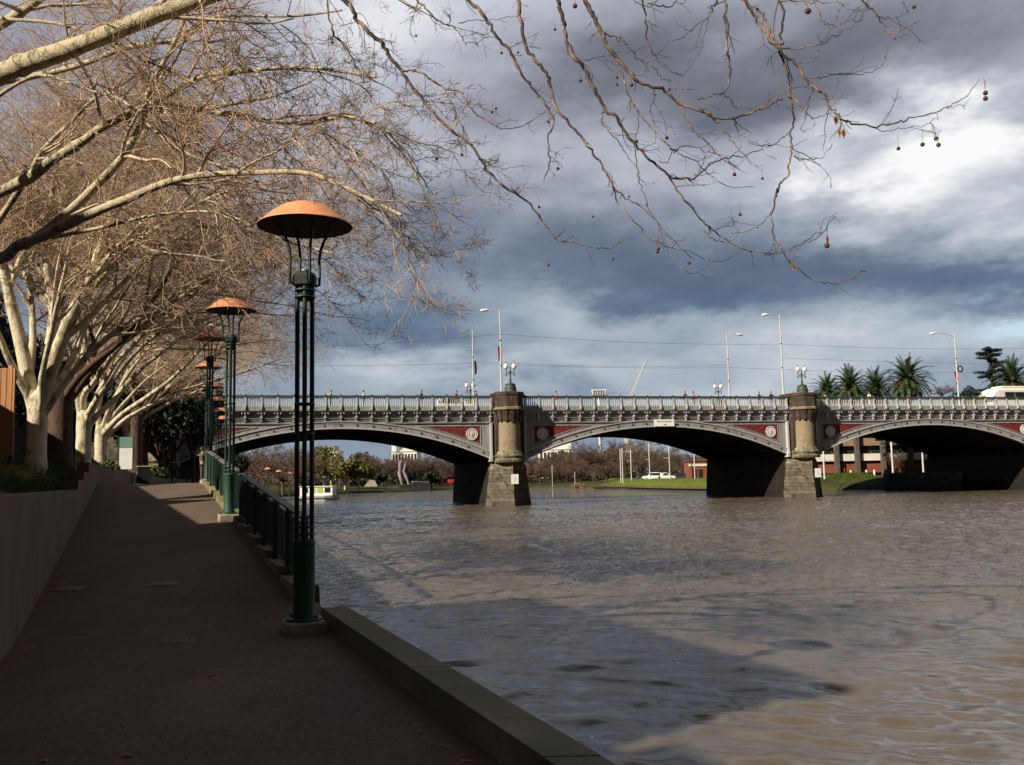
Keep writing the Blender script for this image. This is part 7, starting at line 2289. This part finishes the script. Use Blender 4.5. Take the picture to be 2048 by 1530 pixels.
for px, Y, h_, cr_, lab in ((398, 140, 8.0, 4.5, 'dark evergreen tree seen through the arch at the end of the path'), (436, 150, 9.0, 4.5, 'dark evergreen tree on the left bank beyond the arch, left of the second lamp'), (350, 132, 8.0, 4.5, 'dark evergreen tree beyond the abutment at the end of the path')):
    b = at(px, 972, Y); b.z = 0.8
    leaf_tree('evergreen_tree', lab, b, h_, cr_, 'leaf_dark', px, 2600, 0.36, 0.25, group='dark evergreen trees beyond the bridge', fork=0.05)
p = at(1120, 966, 300); H = at(1120, 896, 300).z - p.z
cn_ = leaf_tree('leafy_tree', 'dark pointed green tree beside the white far roof right of the left river pier', p, H, 3.0, 'leaf_green', 90, 1800, 0.4, 0.3, group='leafy trees on the far bank', fork=0.12)
p = at_z(1158, 977.5, 0)
leaf_tree('dry_bush', 'dry tan bush at the left tip of the lawn by the water', p + Vector((0, 1, 0)), 1.2, 1.5, 'tan_bush', 91, 500, .16, .05, cat='bush', fork=.1)
# pale sculpture: two twisting uprights
p = at(804, 969, 222)
sp_ = empty('sculpture', p, 0, 'tall mottled grey twisting sculpture on the far bank under the left arch', 'sculpture')
k = 222 / FPX
q = MB(); q.tube([(0.3 * k, 0, 0), (-2 * k, 0, 10 * k), (-5 * k, .3, 22 * k), (-4 * k, .5, 32 * k), (-3 * k, .3, 41 * k), (-1 * k, 0, 46 * k), (0, 0, 47.5 * k)], [.3, .42, .48, .42, .5, .42, .1], 10); q.build('upright', MAT['sculpt'], sp_)
q = MB(); q.tube([(13 * k, 0, 0), (11 * k, .2, 8 * k), (7 * k, .3, 18 * k), (4 * k, .2, 26 * k), (6 * k, 0, 35 * k), (8 * k, 0, 43 * k)], [.2, .25, .42, .34, .28, .12], 10); q.build('bent_upright', MAT['sculpt_pale'], sp_)
p = at_z(782, 983, 0)
bg = empty('barge', p + Vector((0, 1.5, 0)), 0.3, 'long dark slate barge moored under the sculpture', 'boat')
q = MB(); loft_body(q, [(-1.2, [(-.3, 1.0), (-.2, .5), (.2, .5), (.3, 1.0)]), (1.5, [(-1.6, 1.5), (-1.3, -.2), (1.3, -.2), (1.6, 1.5)]), (9.4, [(-1.7, 1.75), (-1.4, -.3), (1.4, -.3), (1.7, 1.75)]), (9.9, [(-1.5, 1.7), (-1.2, -.1), (1.2, -.1), (1.5, 1.7)])]); q.build('hull', MAT['slate'], bg)
q = MB(); q.box((7.0, 0, 2.0), (3.6, 2.6, .5)); q.build('cabin', MAT['slate'], bg)
q = MB(); q.hexa([(5.0, -1.4, 2.28), (9.2, -1.4, 2.02), (9.2, 1.4, 2.02), (5.0, 1.4, 2.28), (5.0, -1.4, 2.36), (9.2, -1.4, 2.1), (9.2, 1.4, 2.1), (5.0, 1.4, 2.36)]); q.build('cabin_roof', MAT['galv'], bg)
p = at(742, 973, 228)
sh_ = empty('tent', p, .2, 'grey peaked tent at the far water edge left of the barge', 'tent')
q = MB(); q.add([(-1.6, -1, 0), (1.6, -1, 0), (1.6, 1, 0), (-1.6, 1, 0), (-.3, 0, 1.7), (.9, 0, 1.5)], [(0, 1, 5, 4), (2, 3, 4, 5), (1, 2, 5), (3, 0, 4), (3, 2, 1, 0)]); q.build('cloth', MAT['concrete'], sh_)
p = at(905, 967, 245)
rk = empty('canoe_rack', p, .2, 'low rack of red canoes beside the left river pier', 'rack')
for z in (.3, .8):
    q = MB(); q.tube([(-1.4, 0, z), (-.9, 0, z), (.9, 0, z), (1.4, 0, z)], [.03, .22, .22, .03], 8); q.build('canoe', MAT['stop_red'], rk)
q = MB()
for x in (-.8, .8): q.box((x, 0, .5), (.06, .5, 1.1))
q.build('frame', MAT['wire'], rk)

def plain_building(name, label, px0, px1, ytop, ybase, Y, mat, depth=12, steps=None, wins=(0, 0), group=None):
    a, b = at(px0, ybase, Y), at(px1, ybase, Y)
    w_ = b.x - a.x; h_ = at((px0 + px1) / 2, ytop, Y).z - a.z
    r = empty(name, ((a.x + b.x) / 2, Y, a.z), 0, label, 'building', group)
    q = MB(); q.box((0, depth / 2, h_ / 2), (w_, depth, h_)); q.build('wall', mat, r)
    q = MB(); q.box((0, depth / 2, h_ + .15), (w_ + .3, depth + .3, .3)); q.build('roof', MAT['concrete'], r)
    nx_, nz_ = wins
    for i in range(nx_):
        for j in range(nz_):
            q = MB(); q.box((-w_ / 2 + w_ * (i + .5) / nx_, -.02, h_ * (j + .6) / nz_), (w_ / nx_ * .55, .12, h_ / nz_ * .5)); q.build('window', MAT['dark_glass'], r)
    return r
plain_building('far_tower', 'pale cream apartment block against the sky behind the yellow green trees', 652, 668, 893, 960, 420, MAT['building_pale'], wins=(3, 6), group='distant buildings')
plain_building('far_tower', 'narrow white lower block stepping down beside the cream apartment block', 668, 677, 903, 960, 415, MAT['white_paint'], wins=(2, 5), group='distant buildings')
wb = plain_building('far_hall', 'bright white hall roofline against the sky under the left arch', 784, 834, 904, 960, 430, MAT['white_paint'], 20, wins=(8, 2), group='distant buildings')
k = 430 / FPX
q = MB(); q.box((-21 * k, 3, (960 - 890) * k / 2), (9 * k, 5, (960 - 890) * k)); q.build('tower', MAT['white_paint'], wb)
q = MB(); h0 = 55 * k; q.prism([(-12 * k, 1, h0), (20 * k, 1, h0), (20 * k, 1, h0 + 5 * k), (4 * k, 1, h0 + 11 * k), (-2 * k, 1, h0 + 9 * k)], (0, 14, 0)); q.build('sloping_roof', MAT['white_paint'], wb)
wb2 = plain_building('far_hall', 'long white low roofed hall above the bare trees right of the left river pier', 1080, 1146, 900, 962, 430, MAT['white_paint'], 20, wins=(9, 2), group='distant buildings')
q = MB(); h0 = 61 * k; q.prism([(-33 * k, 1, h0), (33 * k, 1, h0), (30 * k, 1, h0 + 14 * k), (8 * k, 1, h0 + 18 * k), (-33 * k, 1, h0 + 1 * k)], (0, 14, 0)); q.build('sloping_roof', MAT['white_paint'], wb2)

# floodlight tower and crane far behind the bridge
Yf = 900.0
p = at(1202, 950, Yf); k = Yf / FPX
ft = empty('floodlight_tower', p, 0, 'pale stadium floodlight tower with a bank of lights just above the balustrade', 'floodlight')
q = MB(); q.tube([(0, 0, 0), (0, 0, (950 - 796) * k)], [1.6, 1.0], 8); q.build('mast', MAT['white_paint'], ft)
zb_, zt_ = (950 - 792) * k, (950 - 779) * k
q = MB(); q.hexa([(-11 * k, 0, zb_), (12 * k, 0, zb_), (12 * k, 1.5, zb_), (-11 * k, 1.5, zb_), (-15 * k, 0, zt_), (15 * k, 0, zt_), (15 * k, 1.5, zt_), (-15 * k, 1.5, zt_)]); q.build('head_frame', MAT['white_paint'], ft)
for i in range(5):
    for j in range(3):
        q = MB(); q.box(((-9.6 + i * 4.8) * k, -.3, zb_ + (2.2 + j * 4.0) * k), (2.9 * k, .6, 2.3 * k)); q.build('floodlight', MAT['slate'], ft)
Yc = 700.0; k = Yc / FPX
c0 = at(1222, 786, Yc)
cr_ = empty('crane', (c0.x, Yc, 0), 0, 'faint pale lattice crane boom rising behind the bridge', 'crane')
q = MB()
A = Vector((0, 0, c0.z - 12)); Bv = at(1293, 720, Yc) - Vector((c0.x, Yc, 0)); 
A2 = at(1250, 786, Yc) - Vector((c0.x, Yc, 0)) - Vector((0, 0, 12))
for dy in (-.7, .7):
    q.tube([A2 + Vector((-.8, dy, 0)), Bv + Vector((-.5, dy * .3, 0))], .22, 5); q.tube([A2 + Vector((1.2, dy, 0)), Bv + Vector((.5, dy * .3, 0))], .22, 5)
for m in range(22):
    u, u2 = m / 22, (m + 1) / 22
    q.tube([A2.lerp(Bv, u) + Vector((-.8 + .3 * u, -.6, 0)), A2.lerp(Bv, u2) + Vector((1.2 - .6 * u, -.5, 0))], .12, 4)
    q.tube([A2.lerp(Bv, u) + Vector((1.2 - .6 * u, -.6, 0)), A2.lerp(Bv, u2) + Vector((-.8 + .3 * u, -.5, 0))], .12, 4)
q.build('boom', MAT['galv'], cr_)  # grey kept near the sky tone, standing in for distance haze
q = MB(); q.tube([A + Vector((-3, 0, 2)), Bv], .10, 4); q.build('stay_cable', MAT['galv'], cr_)
q = MB(); q.box((A2.x, 0, c0.z / 2 - 6), (3.5, 3.5, c0.z - 10)); q.build('mast', MAT['galv'], cr_)

# tour boat and small lamps on the left bank
p = at_z(676, 1000, 0); q0 = at_z(600, 1001.5, 0)
Lb = (p - q0).length; rz = math.atan2((p - q0).y, (p - q0).x)
tb = empty('tour_boat', q0, rz, 'low white river tour boat with big square windows, seen behind the nearest lamp post', 'boat')
hb_ = lambda w_, z0, z1: [(-w_, z1), (-w_ * .85, z0), (w_ * .85, z0), (w_, z1)]
q = MB(); loft_body(q, [(-.3, hb_(1.2, .1, .65)), (1, hb_(1.6, -.3, .7)), (Lb - 1.8, hb_(1.6, -.3, .72)), (Lb - .5, hb_(1.1, -.1, .78)), (Lb + .3, hb_(.3, .3, .85))]); q.build('hull', MAT['galv'], tb)
q = MB(); loft_body(q, [(-.2, [(-1.62, .30), (-1.62, .40), (1.62, .40), (1.62, .30)]), (Lb - .6, [(-1.64, .32), (-1.64, .42), (1.64, .42), (1.64, .32)])]); q.build('rubbing_strake', MAT['black'], tb)
Hc = at(640, 973, p.y).z
q = MB(); q.box((Lb * .48, 0, (Hc + .72) / 2 - .02), (Lb * .86, 2.7, Hc - .72), bev=.05); q.build('cabin', MAT['white_paint'], tb)
q = MB(); q.box((Lb * .48, 0, Hc), (Lb * .89, 3.0, .12), bev=.03); q.build('roof', MAT['white_paint'], tb)
nw = 4
for s in (-1, 1):
    for i in range(nw):
        q = MB(); q.box((Lb * .09 + Lb * .78 * (i + .5) / nw, s * 1.36, Hc * .5 + .5), (Lb * .78 / nw * .76, .06, (Hc - .8) * .55)); q.build('window', MAT['dark_glass'] if not (s == -1 and i in (1, 2)) else MAT['lime'], tb)
q = MB()
for s in (-1, 1): q.tube([(Lb * .93, s * 1.0, .8), (Lb * .93, s * 1.0, 1.5), (Lb + .1, 0, 1.6)], .04, 6)
q.build('bow_rail', MAT['galv'], tb)
fl0 = None
for px, py, Y, lab in ((536, 935, 143, 'small far lamp with a coppery cap on the left bank, leftmost of three'), (558, 940, 150, 'small far lamp with a coppery cap on the left bank, middle of three'), (580, 944, 160, 'small far lamp with a coppery cap on the left bank, rightmost of three')):
    o = copy_tree(lamp0)
    t_ = at(px, py, Y)
    o.location = (t_.x, t_.y, t_.z - 4.77); o.rotation_euler = (0, 0, 0)
    tag(o, lab, 'street lamp', 'small lamps on the far left bank')
